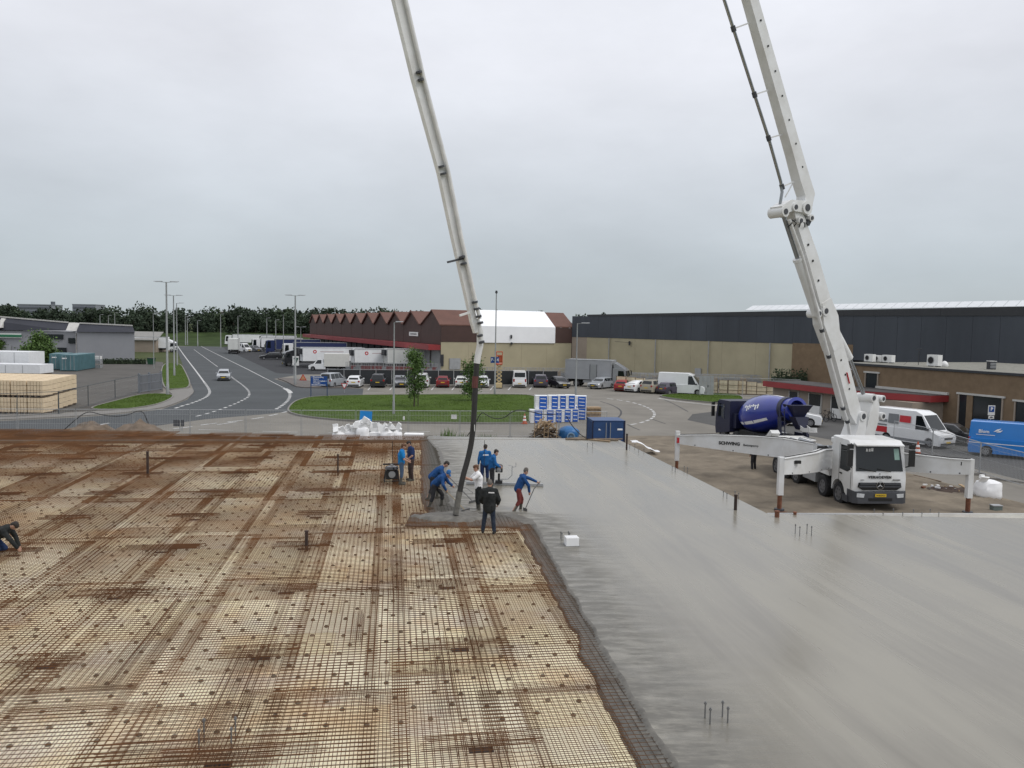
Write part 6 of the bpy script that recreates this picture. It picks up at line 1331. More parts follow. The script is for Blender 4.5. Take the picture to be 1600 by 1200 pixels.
# 1 bright blue t-shirt man with the machine
person(foot(627, 757, SF), .1, 'worker in bright blue t-shirt and dusty blue trousers beside the black engine', c_bright, c_jean, c_boot, dict(hd=(.08, -.02, 1.64), nk=(.03, 0, 1.49), elr=(.12, -.26, 1.13), har=(.34, -.18, 1.0), ell=(.1, .27, 1.12), hal=(.33, .16, 1.02)), 'short', m_rhair, boot_h=.28)
person(foot(642, 751, SF), -A90 - 1.1, 'worker in navy polo and brown trousers behind the bright blue t-shirt', c_navy, c_brown, c_boot, dict(hd=(.1, 0, 1.63), nk=(.04, 0, 1.49), elr=(.05, -.28, 1.14), har=(.22, -.16, .98), ell=(.05, .28, 1.14), hal=(.22, .16, .98)), 'short', boot_h=.14)
# 2 stooping pair with rakes
stoop = dict(pel=(-.12, 0, .93), ch=(.14, 0, 1.16), nk=(.3, 0, 1.3), hd=(.42, 0, 1.36), shl=(.22, .18, 1.24), shr=(.22, -.18, 1.24), ell=(.36, .26, .98), elr=(.3, -.28, .98), hal=(.58, .14, .86), har=(.4, -.14, .72), hil=(-.1, .1, .9), hir=(-.1, -.1, .9), knl=(.14, .2, .5), knr=(-.12, -.18, .48), anl=(.1, .24, .09), anr=(-.28, -.2, .09))
pa, ra_ = foot(683, 795, SF - .1), -.18
person(pa, ra_, 'stooping worker in dark blue with a light blue cap raking concrete left of the hose', c_royal, c_char, c_boot, dict(stoop, hup=(.35, 0, 1)), 'long', None, c_cap, boot_h=.36)
pb, rb_ = foot(679, 781, SF - .06), .12
person(pb, rb_, 'dark haired stooping worker half hidden behind the blue cap', c_royal, c_char, c_boot, dict(stoop, hd=(.44, 0, 1.42)), 'long', m_hair, boot_h=.36)
m_han = M('wooden_handle', (.30, .24, .15), .7, var=.2, scale=6); m_metal = M('steel_tool', (.12, .12, .12), .5, metal=.5)
def rake_head(e, o_): 
    pass
def rake(label, a, mid, b, mat, wd=.5):
    a, mid, b = Vector(a), Vector(mid), Vector(b); e = empty('rake', b, 0, label, 'rake'); mb = MB(); mb.tube([a - b, mid - b, Vector((0, 0, .03))], .017, 7); mb.build('handle', mat, e); d = (b - a); d.z = 0; d.normalize(); n_ = Vector((-d.y, d.x, 0)); mb = MB(); mb.bar(-n_ * wd / 2 + Vector((0, 0, .02)), n_ * wd / 2 + Vector((0, 0, .02)), .02, .12); mb.build('blade', m_metal, e)
rake('light handled rake held by the worker in the blue cap', W(pa, ra_, (.1, -.2, .84)), W(pa, ra_, (.4, -.14, .72)), gp(727, 799, ST), m_han)
rake('dark handled rake reaching right behind the hose', W(pb, rb_, (.25, .1, .98)), W(pb, rb_, (.58, .14, .86)), gp(739, 785, ST), m_metal)
# 3 white t-shirt man pushing the hose
pw_ = foot(747, 800, SF - .06); hz_ = bp(727, 737); d_ = hz_ - pw_; rw = math.pi + .25
loc_h = Matrix.Rotation(-rw, 3, 'Z') @ (hz_ - pw_); hh = 1.3
person(pw_, rw, 'worker in white t-shirt pushing the black hose with both hands', c_white, c_black, c_boot, dict(nk=(.05, 0, 1.49), hd=(.1, 0, 1.64), shl=(.04, .19, 1.42), shr=(.04, -.19, 1.42), ell=(.3, .2, 1.24), elr=(.28, -.2, 1.2), hal=(.58, .05, 1.36), har=(.58, -.03, 1.26)), 'short', m_rhair, boot_h=.3)
# 4 man in black jacket seen from behind
person(foot(764, 834, SF), A90 - .05, 'man in black padded jacket and dark jeans seen from behind', c_black, cloth('dark_jeans', (.016, .024, .04)), c_dboot, dict(hd=(.04, 0, 1.65), knl=(.03, .16, .5), anl=(.05, .21, .09), knr=(0, -.13, .5), anr=(-.03, -.17, .09), ell=(.02, .3, 1.14), hal=(.18, .22, .95), elr=(.0, -.31, 1.14), har=(.14, -.26, .93)), 'long', None, c_grey, jacket_lo=.1, bulk=1.17, emblem=lambda e, J, tf, up: (lambda m: m.quad((-.232, .02, 1.4), (-.232, -.17, 1.4), (-.232, -.17, 1.435), (-.232, .02, 1.435)) and m.build('print', m_white, e, fix=False))(MB()))
# 5 two men in royal blue behind, with the screed
person(foot(757, 758, ST - .12), A90 + .2, 'worker with royal blue back print standing behind the white t-shirt', cloth('mid_blue_cloth', (.008, .088, .25)), c_navy, c_boot, dict(hd=(.06, -.02, 1.65), elr=(.06, -.29, 1.15), har=(.24, -.2, 1.0)), 'long', m_hair, boot_h=.34, emblem=lambda e, J, tf, up: (lambda m: (m.quad((-.215, .12, 1.33), (-.215, -.12, 1.33), (-.215, -.12, 1.38), (-.215, .12, 1.38))) and m.build('print', m_white, e, fix=False))(MB()))
person(foot(768, 766, ST - .12), .2, 'worker in blue looking down beside the screed engine', cloth('mid_blue_cloth', (.008, .088, .25)), c_char, c_boot, dict(nk=(.08, 0, 1.48), hd=(.17, 0, 1.6), hup=(.3, 0, 1), ch=(.02, 0, 1.27), shl=(.05, .19, 1.41), shr=(.05, -.19, 1.41), ell=(.12, .27, 1.13), hal=(.38, .17, 1.0), elr=(.12, -.27, 1.13), har=(.38, -.14, .98)), 'long', m_hair, boot_h=.34)
# 6 red trousers
pr, rr2 = foot(811, 801, ST - .1), .18
person(pr, rr2, 'worker in navy jacket and dark red trousers working a long handled float', c_royal, c_red, c_boot, dict(pel=(-.06, 0, .9), ch=(.08, 0, 1.2), nk=(.16, 0, 1.4), hd=(.22, 0, 1.54), shl=(.1, .19, 1.34), shr=(.1, -.19, 1.34), ell=(.42, .16, 1.24), hal=(.72, .1, 1.1), elr=(.3, -.2, 1.05), har=(.36, -.1, .72), hil=(-.05, .1, .88), hir=(-.05, -.1, .88), knl=(.12, .14, .48), knr=(-.02, -.14, .46), anl=(.08, .16, .09), anr=(-.24, -.16, .09)), 'long', None, c_grey, boot_h=.36)
rake('short dark shovel gripped by the worker in red trousers', W(pr, rr2, (.8, .1, 1.14)), W(pr, rr2, (.55, 0, .88)), W(pr, rr2, (.2, -.14, .12)), m_metal, .26)
# 7 kneeling man at the left edge
kn_ = dict(pel=(-.28, 0, .5), ch=(.06, 0, .66), nk=(.24, 0, .8), hd=(.37, 0, .84), shl=(.14, .19, .74), shr=(.14, -.19, .74), ell=(.28, .24, .46), elr=(.38, -.22, .48), hal=(.42, .2, .12), har=(.58, -.16, .16), hil=(-.26, .1, .47), hir=(-.26, -.1, .47), knl=(.02, .17, .14), knr=(.0, -.17, .2), anl=(-.44, .16, .08), anr=(-.42, -.16, .1))
person(foot(2, 866, SF), .08, 'man in dark jacket bending down on the rebar at the left edge', c_black, c_navy, c_dboot, kn_, 'long', m_hair, bulk=1.08, toe={'l': (-.2, 0, -.98), 'r': (-.2, 0, -.98)})
# 8 man behind the outrigger beam
person(gp(1177, 735) + Vector((0, 0, 0)), A90 + .6, 'man in dark work clothes half hidden behind the outrigger beam', c_black, c_char, c_dboot, None, 'long', m_hair)
# ---- machines and tools on the slab
p = foot(612, 752, SF); e = empty('vibrator_engine', p, .2, 'black petrol engine unit with a thin antenna standing on the rebar', 'engine unit')
mb = MB()
for x in (-.32, .32):
    for y in (-.25, .25): mb.tube([(x, y, 0), (x * .8, y * .9, .5), (x * .3, y * .6, .62)], .022, 6)
mb.tube([(-.32, -.25, .06), (.32, -.25, .06), (.32, .25, .06), (-.32, .25, .06), (-.32, -.25, .06)], .022, 6); mb.build('frame', m_plas, e)
mb = MB(); mb.box((0, 0, .32), (.5, .4, .36)); mb.build('engine_block', m_plas, e); mb = MB(); mb.lathe([(.26, .5), (.3, .56), (.26, .66), (.12, .7), (0, .7)], n=16); mb.build('fuel_tank', M('glossy_black', (.012, .012, .014), .2, coat=.5), e, smooth=40)
mb = MB(); mb.lathe([(.06, .7), (.06, .74), (0, .745)], n=10); mb.build('filler_cap', m_chr, e); mb = MB(); mb.lathe([(.15, -.205), (.15, -.23), (.05, -.24), (0, -.24)], (0, 0, .34), 'y', 14); mb.build('starter', m_gsteel, e)
mb = MB(); mb.cyl((.02, .05, .68), (.02, .05, 1.75), .014, 6); mb.build('antenna', m_plas, e); mb = MB(); mb.box((.0, .2, .72), (.75, .05, .06)); mb.build('carry_bar', m_plas, e)
p = gp(783, 758, ST); e = empty('vibrating_screed', p, -.05, 'vibrating screed with small engine and long float bar on wet concrete', 'screed')
mb = MB(); mb.box((.15, 0, .06), (3.3, .12, .1)); mb.build('float_bar', m_gsteel, e)
mb = MB(); mb.tube([(-.1, 0, .1), (-.1, 0, .5)], .05, 8); mb.box((-.1, 0, .14), (.3, .25, .12)); mb.build('exciter', m_plas, e)
mb = MB(); mb.box((-.1, 0, .68), (.3, .26, .22)); mb.build('engine', m_plas, e); mb = MB(); mb.lathe([(.14, .8), (.16, .86), (.1, .9), (0, .9)], (-.1, 0, 0), n=12); mb.build('fuel_tank', m_grey2, e); mb = MB(); mb.lathe([(.1, -.14), (.1, -.17), (0, -.18)], (-.1, 0, .68), 'y', 12); mb.build('starter', m_gsteel, e)
mb = MB(); mb.tube([(-.1, 0, .25), (.3, -.05, .28), (.46, -.05, .45), (.46, -.05, .85), (.3, -.05, .88)], .018, 6); mb.tube([(.46, -.05, .8), (.62, -.05, .82), (.62, -.05, 1.0)], .016, 6); mb.build('handle', m_gsteel, e)
mb = MB(); mb.cyl((-.75, .1, .1), (-.75, .1, 1.9), .012, 6); mb.build('level_staff', m_plas, e)
tool('float_pole', 'thin metal pole lying across the concrete behind the hose', 'pole', [gp(702, 760, ST + .3), gp(728, 762, ST + .25), gp(739, 770, ST + .02)], .012, m_metal)
# ================================================================== temporary fence behind the slab
ONES = ['first', 'second', 'third', 'fourth', 'fifth', 'sixth', 'seventh', 'eighth', 'ninth', 'tenth', 'eleventh', 'twelfth', 'thirteenth', 'fourteenth', 'fifteenth', 'sixteenth', 'seventeenth', 'eighteenth', 'nineteenth', 'twentieth']
ORD = ONES + ['twenty-' + o for o in ONES[:9]] + ['thirtieth'] + ['thirty-' + o for o in ONES[:9]]
m_wire = M('galvanised_wire', (.42, .43, .43), .5, metal=.4, var=.1)
def fence_panel(a, b, h, label, group, name='fence_panel', wires=True, sp=.11, mt=m_gsteel, foot=True, hor=(.35, 1.0, 1.65), r_=.024, wr=.0045):
    a = Vector(a); b = Vector(b); d = b - a; ln = d.length; rz = math.atan2(d.y, d.x); e = empty(name, a, rz, label, 'fence', group)
    g = .04; mb = MB(); mb.tube([(g, 0, .1), (g, 0, h), (ln - g, 0, h), (ln - g, 0, .1)], r_, 6); mb.build('frame', mt, e)
    mb = MB(); mb.tube([(g, 0, .15), (ln - g, 0, .15)], r_ * .8, 6); mb.build('bottom_rail', mt, e)
    if wires:
        mb = MB(); x = g + sp
        while x < ln - g: mb.add([(x - wr, 0, .15), (x + wr, 0, .15), (x + wr, 0, h), (x - wr, 0, h), (x, wr * 2, .15), (x, wr * 2, h)], [(0, 1, 2, 3), (1, 4, 5, 2), (4, 0, 3, 5)]); x += sp
        for z in hor: mb.bar((g, 0, z), (ln - g, 0, z), wr * 2)
        mb.build('wire_mesh', m_wire, e, fix=False)
    if foot: mb = MB(); mb.box((0, 0, .06), (.25, .65, .12)); mb.build('foot_block', m_kerb, e)
    return e
xs = [-150, -61, 28, 119, 209, 297, 384, 471, 556, 638, 718, 797, 873, 948]
for i, (x0, x1) in enumerate(zip(xs, xs[1:])):
    y0 = 684.2 - .0008 * x0; fence_panel(gp(x0, 684.5), gp(x1, 684.5), 1.98, 'mesh site fence panel behind the slab, %s from the left edge' % ORD[max(0, i - 1)] if i else 'mesh site fence panel beyond the left picture edge', 'mesh fence panels along the back of the slab')
m_cable = M('black_cable', (.015, .015, .016), .6)
def cable(label, px, Y, r_=.035, name='black_cable'):
    P = smooth_poly([at(x, y, Y) for x, y in px], 2, False); mb = MB(); mb.tube([p - P[0] for p in P], r_, 6); tag(mb.build(name, m_cable, None, P[0], smooth=60), label, 'cable')
cable('thick black cable leaning on the left fence and sagging along its top', [(90, 681), (104, 668), (122, 652), (138, 642), (158, 648), (180, 651), (203, 648), (213, 642), (224, 643), (229, 655), (236, 672)], 57.2)
cable('black cable looping over the fence right of the hose', [(730, 681), (740, 668), (752, 642), (762, 650), (776, 655), (790, 652), (800, 643), (812, 640), (828, 643), (850, 648), (870, 647)], 57.4)
cable('black cable hanging by the blue bin', [(885, 650), (893, 664), (905, 678), (915, 684)], 57.3)
# small plates on the fence and sign backs
def plate(px0, px1, py0, py1, Y, mat, label, name='sign_plate', txt=None, tmat=None, ts=.3, posts=None, pm=m_gsteel, th=.03, post_r=.03, back=None, cat='sign'):
    a, b = at(px0, py1, Y), at(px1, py0, Y); c = (a + b) / 2; e = empty(name, (c.x, Y, 0), 0, label, cat); w_, h_ = b.x - a.x, b.z - a.z
    mb = MB(); mb.box((0, 0, c.z), (w_, th, h_)); pl = mb.build('panel', mat, e)
    if posts is not None:
        for x in posts: mb = MB(); mb.cyl((x * w_ / 2, th + post_r, 0), (x * w_ / 2, th + post_r, b.z if len(posts) > 1 else b.z), post_r, 8); mb.build('post', pm, e)
    if txt:
        for k, t in enumerate(txt): text('lettering', t, ts, tmat or m_white, pl, (-w_ * .44 if len(txt) > 1 else 0, -th / 2 - .004, c.z + h_ * (.5 - (k + .5) / len(txt))), (A90, 0, 0), .003, .004, 'LEFT' if len(txt) > 1 else 'CENTER')
    return e, pl, c, w_, h_
plate(271, 281, 656, 666, 58.6, m_grey2, 'large dark sign back on a thin post behind the fence', posts=[.9]); plate(283, 287.5, 656, 666, 58.6, m_grey2, 'narrow dark sign back right of the larger one', posts=[-.6])
plate(705, 714, 648, 654.5, 57.6, m_wsteel, 'small white plate on the fence left of the hose'); plate(629.5, 632.5, 650.5, 656, 57.6, m_wsteel, 'tiny white plate on the fence above the white bags')
m_bsign = M('blue_sign', (.008, .06, .25), .4, var=.06)
gY = gp(497, 620).y
plate(485.5, 511, 588, 602.5, gY, m_bsign, 'blue direction sign with white lettering on the lawn edge', 'direction_sign', ['< Bloemenveiling', '   Kantoor', '   Laad- en losplaats 1', '   Ontvangst', 'Bezoekers parkeren'], posts=[-1, 1], pm=M('sign_post_blue', (.02, .05, .11), .5), ts=.19, post_r=.05)
yY = gp(773.5, 617).y - .3
plate(766.5, 780, 558, 567, yY, m_bsign, 'blue parking sign with white letters on the tall pole', 'parking_sign', ['P-14'], ts=.5, th=.05)
e, pl, c, w_, h_ = plate(1543.5, 1555, 633.5, 648.5, 60.5, m_wsteel, 'white and blue parking sign before the dark gate', 'parking_sign', posts=[0.]); mb = MB(); mb.box((0, -.018, c.z + .08), (w_ * .78, .012, h_ * .58)); mb.build('blue_square', m_bsign, pl); text('lettering', 'P', .36, m_white, pl, (0, -.03, c.z + .08), (A90, 0, 0), .003, .012)
mb = MB(); mb.box((0, -.02, c.z - h_ * .72), (w_ * .82, .02, h_ * .3)); sub = mb.build('sub_panel', m_wsteel, e); mb = MB(); mb.box((0, -.034, c.z - h_ * .74), (w_ * .5, .006, .05)); mb.box((0, -.034, c.z - h_ * .69), (w_ * .28, .006, .05)); mb.build('car_symbol', m_blk, sub)
wY = gp(462, 600).y; e, pl, c, w_, h_ = plate(457, 467, 556.5, 571, wY, m_wsteel, 'white board with dark slanting stroke beside the lamp post', 'gate_sign', posts=[-.8]); mb = MB(); mb.prism([(-.25, -.02, c.z + .4), (.35, -.02, c.z + .4), (.35, -.02, c.z + .25), (.0, -.02, c.z - .5), (-.25, -.02, c.z - .5), (.1, -.02, c.z + .22), (-.25, -.02, c.z + .22)], (0, -.012, 0)); mb.build('symbol', M('dark_green_print', (.02, .07, .05), .5), pl)
m_wr = M('sign_red', (.45, .03, .02), .4); m_or = M('sign_orange', (.55, .13, .03), .5)
def triangle(px, py, size, Y, label, inv, inner):
    c = at(px, py, Y); e = empty('warning_sign', (c.x, Y, 0), 0, label, 'sign'); s = size; k = -1 if inv else 1
    T_ = lambda q, y: [(-q, y, c.z - k * q * .58), (q, y, c.z - k * q * .58), (0, y, c.z + k * q * 1.15)]
    mb = MB(); mb.prism(T_(s, 0), (0, .02, 0)); t_ = mb.build('plate', m_wr, e); mb = MB(); mb.prism(T_(s * .66, -.006), (0, .004, 0)); mb.build('inner_field', inner, t_)
    mb = MB(); mb.cyl((0, .05, 0), (0, .05, c.z), .03, 6); mb.build('post', m_gsteel, e); return e
triangle(538, 602, .42, gp(538, 614).y, 'red and white give way sign standing on its point before the parked cars', True, m_white)
triangle(473.5, 591, .48, gp(473.5, 604).y, 'orange roadworks triangle left of the blue direction sign', False, M('roadworks_field', (.5, .25, .12), .5))

# ================================================================== lamp posts
m_pole = M('lamp_pole', (.27, .28, .275), .55, metal=.3, var=.12, scale=1.5)
def lamp(px, pyb, pyt, label, heads=2, r_=.09, arm=.8, group='street lamps'):
    b = gp(px, pyb); H = (pyb - pyt) * b.y / 1250; e = empty('street_lamp', b, 0, label, 'lamp post', group)
    mb = MB(); mb.tube([(0, 0, -.05), (0, 0, 1.2), (0, 0, 1.25), (0, 0, H)], [r_ * 1.25, r_ * 1.25, r_, r_ * .6], 10); mb.build('pole', m_pole, e, smooth=40)
    for s in ((-1, 1) if heads == 2 else (1,) if heads == 1 else ()):
        mb = MB(); mb.bar((0, 0, H - .05), (s * arm, 0, H + .03), .05); a_ = mb.build('arm', m_pole, e)
        mb = MB(); mb.loft([[(s * arm * .55, -.12, H + .0), (s * arm * .55, .12, H), (s * arm * .55, .1, H + .1), (s * arm * .55, -.1, H + .1)], [(s * (arm + .55), -.1, H + .03), (s * (arm + .55), .1, H + .03), (s * (arm + .55), .07, H + .09), (s * (arm + .55), -.07, H + .09)]]); h_ = mb.build('lamp_head', m_gsteel, e); mb = MB(); mb.box((s * (arm + .15), 0, H + .0), (.5, .14, .02)); mb.build('lens', m_trim, h_)
    if heads == 0: mb = MB(); mb.lathe([(r_, H - .05), (r_ * 1.6, H), (r_ * 1.2, H + .25), (0, H + .3)], n=10); mb.build('cap', m_dtrim, e)
    return e
lamp(262, 618, 441, 'tall twin arm lamp post at the left road corner, nearest the fence', r_=.13)
lamp(272.5, 588, 462, 'twin arm lamp post just right of the tallest left one', r_=.12); lamp(277, 572, 474, 'third tall lamp post along the left verge', 1, .11)
lamp(240.5, 576, 490, 'yard lamp with white head beside the hedge', 1, .07, .3); lamp(461.5, 602.5, 462, 'tall twin arm lamp post at the truck yard corner', r_=.13)
lamp(615, 649, 503, 'single lamp post standing in the lawn by the young tree', 1, .09, .25); lamp(773, 617.5, 458, 'slim tall pole carrying the blue parking sign', 0, .1); lamp(899.5, 619.5, 505, 'lamp post with one arm to the right before the grey truck', 1, .1, .9)
lamp(443, 566, 494, 'lamp post among the truck cabs left of the yard corner lamp', 0, .1)
for i, (x, b_, t_, k) in enumerate([(290, 540, 495, 1), (293, 540, 494, 1), (309, 541, 501, 1), (345, 544, 491, 1), (372, 545, 494, 1), (417, 545, 497, 1), (431, 546, 500, 1), (157, 540, 492, 1), (170, 540, 493, 1), (180, 540, 489, 1)]):
    lamp(x, b_, t_, 'distant lamp post against the dark tree line, %s from the left' % ORD[[3, 4, 5, 6, 7, 8, 9, 0, 1, 2][i]], k, .14, .6, 'distant lamp posts')
lamp(470, 556, 511, 'small twin head lamp before the far end of the brown hall', 2, .1, .8)

# ================================================================== material stacks behind the slab
m_wood = M('raw_timber', (.33, .235, .14), .85, var=.3, scale=5); m_wood2 = M('weathered_timber', (.16, .115, .075), .9, var=.35, scale=5); m_wrap = M('white_wrap', (.74, .75, .76), .4, var=.06, scale=3); m_bprint = M('blue_print', (.012, .095, .42), .4, var=.12, scale=4)
def pallet(parent, w_, d_, z=0.):
    mb = MB()
    for y in (-.42, 0, .42): mb.box((0, y * d_, z + .05), (w_, .1 * d_, .1))
    for k in range(5): mb.box((-w_ / 2 + w_ * (k + .5) / 5, 0, z + .115), (w_ / 5 * .75, d_, .025))
    return tag(mb.build('pallet', m_wood2, parent), kind=None)
def pack(loc, rz, w_, d_, h_, label, group='blue printed foam packs on the lawn edge', side=True):
    e = empty('insulation_pack', loc, rz, label, 'pack', group); rnd = random.Random(int(loc[0] * 97 + loc[2] * 31 + loc[1]))
    mb = MB(); nz = 6
    for k in range(nz): mb.box((rnd.uniform(-.01, .01), rnd.uniform(-.01, .01), h_ * (k + .5) / nz), (w_, d_, h_ / nz - .012))
    sb = mb.build('foam_boards', m_wrap, e); sb['kind'] = 'stuff'
    mb = MB(); mb.box((w_ * .12, -d_ / 2 - .012, h_ * .5), (w_ * .62, .02, h_ * .98)); pr_ = mb.build('print_sheet', m_bprint, e)
    for k in range(3): mb = MB(); mb.box((w_ * .12, -d_ / 2 - .026, h_ * (.2 + .3 * k)), (w_ * .46, .008, .055), m=Matrix.Rotation(.06, 3, 'Y')); mb.build('white_lettering', m_white, pr_)
    mb = MB(); mb.box((0, 0, h_ + .012), (w_ * 1.01, d_ * 1.01, .03)); mb.build('top_wrap', m_wrap, e); return e
ps = [(837.5, 661.5, 1.15), (856.5, 661, .95), (870, 660.5, .85), (884, 660, .9), (896, 659.5, .8)]
for i, (x, y, w_) in enumerate(ps):
    b = gp(x, y); b.y += .6; pack(b + Vector((0, 0, .02)), .12, w_ * .95, 1.0, 1.08, 'blue printed foam pack in the lower row, %s from the left' % ORD[i])
    if i < 4 or True: pack(b + Vector((.42 if i < 4 else .0, .5, 1.15)), .1 - .03 * i, w_ * .92, 1.0, 1.12 if i < 4 else .18, ('blue printed foam pack in the upper row, %s from the left' % ORD[i]) if i < 4 else 'thin remnant pack on the right end of the lower row')
b = gp(907, 656.5); b.y += .6
for k in range(2): pack(b + Vector((0, .2, .02 + k * 1.06)), -.05, 1.1, 1.0, 1.0, 'blue printed foam pack of the separate right column, %s one' % ('upper' if k else 'lower'))
# timber offcuts, blue bin, site container, crates
rnd = random.Random(5); b = gp(852, 685.5); b.y += .6; e = empty('timber_pile', b, 0, 'heap of timber offcuts in a wire crate left of the blue bin', 'timber pile')
for k in range(75):
    r_ = math.sqrt(rnd.random()); x = rnd.uniform(-.75, .75); zt = 1.35 * (1 - (x / .95) ** 2); z = rnd.uniform(.05, zt); a = rnd.gauss(.6, .5) if x < .2 else rnd.gauss(-.2, .6); ln = rnd.uniform(.45, 1.1)
    mb = MB(); c = Vector((x, rnd.uniform(-.6, .5), z)); d = Vector((math.cos(a) * .7, rnd.uniform(-.7, .7), math.sin(a) * .5)).normalized() * ln / 2; mb.bar(c - d, c + d, rnd.uniform(.09, .17), rnd.uniform(.05, .09)); mb.build('offcut', m_wood if z > .7 else m_wood2, e)
mb = MB()
for x in (-.8, -.1, .2, .8): mb.bar((x, -.75, 0), (x, -.75, 1.15 if abs(x) < .5 else 1.3), .045)
for z in (.15, .5, .85): mb.bar((-.1, -.76, z), (.2, -.76, z), .04)
mb.build('crate_frame', m_wood, e)
b = gp(889, 686); b.y += .8; e = empty('blue_bin', b, 0, 'blue tarpaulin covered bin between timber pile and container', 'bin'); m_tarp = M('blue_tarp', (.02, .13, .33), .45, var=.2, scale=2, bump=.8, bscale=4)
mb = MB(); V = []; n = 24
for i in range(9):
    t = i / 8; r_ = [.75, .82, .82, .75, .6, .45, .28, .12, .0][i]; z = [0, .2, .5, .62, .72, .8, .86, .9, .91][i]
    for j in range(n): a = 2 * math.pi * j / n; rr = r_ * (1 + .07 * math.sin(a * 7 + i)); V.append((rr * math.cos(a) * .95, rr * math.sin(a) * .9, z * .98))
mb.add(V, [(i * n + j, i * n + (j + 1) % n, (i + 1) * n + (j + 1) % n, (i + 1) * n + j) for i in range(8) for j in range(n)]); mb.build('cover', m_tarp, e, smooth=50); mb = MB(); mb.lathe([(.3, -.72), (.3, -.86), (.22, -.86), (.2, -.74)], (.15, 0, .18), 'y', 16); mb.build('hatch', M('pale_blue', (.2, .32, .45), .5), e)
m_cont = M('container_blue', (.02, .062, .17), .45, var=.14, scale=1.5); b = at(951, 680, 52.2); e = empty('site_container', (b.x, 52.2, 0), .1, 'dark blue site container behind the far slab corner', 'container'); e.scale = (.94, .68, .87)
mb = MB(); mb.b2((-1.12, 0, .12), (1.12, 2.9, 2.36)); bdy = mb.build('body', m_cont, e)
for x in (-.6, .5):
    mb = MB(); mb.box((x, -.03, 1.22), (1.0, .05, 2.05)); dr_ = mb.build('door', m_cont, e)
    for k in range(3): mb = MB(); mb.box((x, -.06, .5 + .7 * k), (.92, .02, .05)); mb.build('door_rib', m_cont, dr_)
    mb = MB(); mb.cyl((x + (.4 if x < 0 else -.4), -.09, .25), (x + (.4 if x < 0 else -.4), -.09, 2.25), .025, 6); mb.build('lock_bar', m_gsteel, dr_)
mb = MB(); mb.box((.78, -.065, 1.75), (.36, .02, .13)); mb.build('white_label', m_white, e); mb = MB(); mb.box((.78, -.065, .75), (.36, .02, .1)); mb.build('white_label', m_white, e); mb = MB(); mb.prism([(-.75, -.065, 1.68), (-.55, -.065, 1.68), (-.72, -.065, 1.82)], (0, -.01, 0)); mb.build('sticker', m_white, e)
for x in (-1.12, 1.12):
    for y in (0, 2.9): mb = MB(); mb.box((x, y, 1.22), (.1, .1, 2.36)); mb.build('corner_post', m_mbd, e)
for k in range(10): mb = MB(); mb.box((-1.135, .3 + k * .26, 1.25), (.04, .12, 2.0)); mb.build('side_rib', m_cont, e)
mb = MB(); mb.box((0, 1.45, 2.385), (2.28, 3.0, .05)); mb.build('roof', m_cont, e)
b = gp(926, 653); e = empty('wooden_crate', b, .2, 'brown wooden crate beside the separate column of foam packs', 'crate')
for k in range(5): mb = MB(); mb.box((0, 0, .12 + .2 * k), (1.3, .9, .17)); mb.build('plank', m_wood2 if k % 2 else m_wood, e)
for i, (x, y, l_, a) in enumerate([(922, 687, 3.0, .05), (940, 687.5, 2.0, -.05), (936, 688.5, 1.4, -.5), (950, 686.5, 1.8, .1)]):
    mb = MB(); mb.box((0, 0, .03), (l_, .18, .05)); tag(mb.build('loose_board', m_wood2 if i != 2 else m_wood, None, gp(x, y, ST + .01), (0, 0, a)), ['long dark board lying on the far slab corner', 'shorter dark board on the far slab corner', 'pale slanting lath on the far slab corner', 'dark board by the container on the slab corner'][i], 'board')
# white bags full of foam offcuts
m_bag = M('white_bag', (.80, .80, .80), .6, var=.05, scale=2, bump=.8, bscale=5)
def bag(px, py, w_, h_, label, Y=None, seed=1, offs=6, rz=0.):
    rnd = random.Random(seed); b = gp(px, py); Yv = Y or b.y; b = Vector((at(px, py, Yv).x, Yv, 0)); e = empty('waste_bag', b, rz, label, 'bag', 'white waste bags behind the slab'); mb = MB(); n = 20; V = []
    for i in range(9):
        t = i / 8; rr = w_ / 2 * [.8, .98, 1.05, 1.03, 1, .98, .95, .9, .35][i]
        for j in range(n):
            a = 2 * math.pi * j / n; sq = 1 / max(abs(math.cos(a)), abs(math.sin(a))) ** .6; q = rr * sq * (.92 + .13 * noise.noise((math.cos(a) * 2 + seed, math.sin(a) * 2, t * 3))); V.append((q * math.cos(a), q * math.sin(a), h_ * t * (1 + .08 * noise.noise((a, t, seed)))))
    mb.add(V, [(i * n + j, i * n + (j + 1) % n, (i + 1) * n + (j + 1) % n, (i + 1) * n + j) for i in range(8) for j in range(n)] + [tuple(8 * n + j for j in range(n))]); mb.build('sack', m_bag, e, smooth=45)
    for k in range(offs):
        mb = MB(); c = Vector((rnd.uniform(-.35, .35) * w_, rnd.uniform(-.3, .2) * w_, h_ + rnd.uniform(-.05, .25))); mb.box((0, 0, 0), (rnd.uniform(.12, .5), rnd.uniform(.05, .12), rnd.uniform(.3, .75)), m=Matrix.Rotation(rnd.gauss(0, .5), 3, 'Y') @ Matrix.Rotation(rnd.gauss(0, .4), 3, 'X')); mb.build('foam_offcut', mw, e, c)
for i, (x, w_, h_, o_) in enumerate([(529, .95, 1.15, 6), (548, .95, 1.2, 9), (567, .95, 1.55, 14), (586, .95, 1.25, 8), (605, .95, 1.3, 7), (620, .8, 1.25, 6)]):
    bag(x, 684, w_, h_, 'white waste bag with foam offcuts, %s from the left in the heap' % ORD[i], 51.6 + .3 * (i % 2), i + 3, o_)
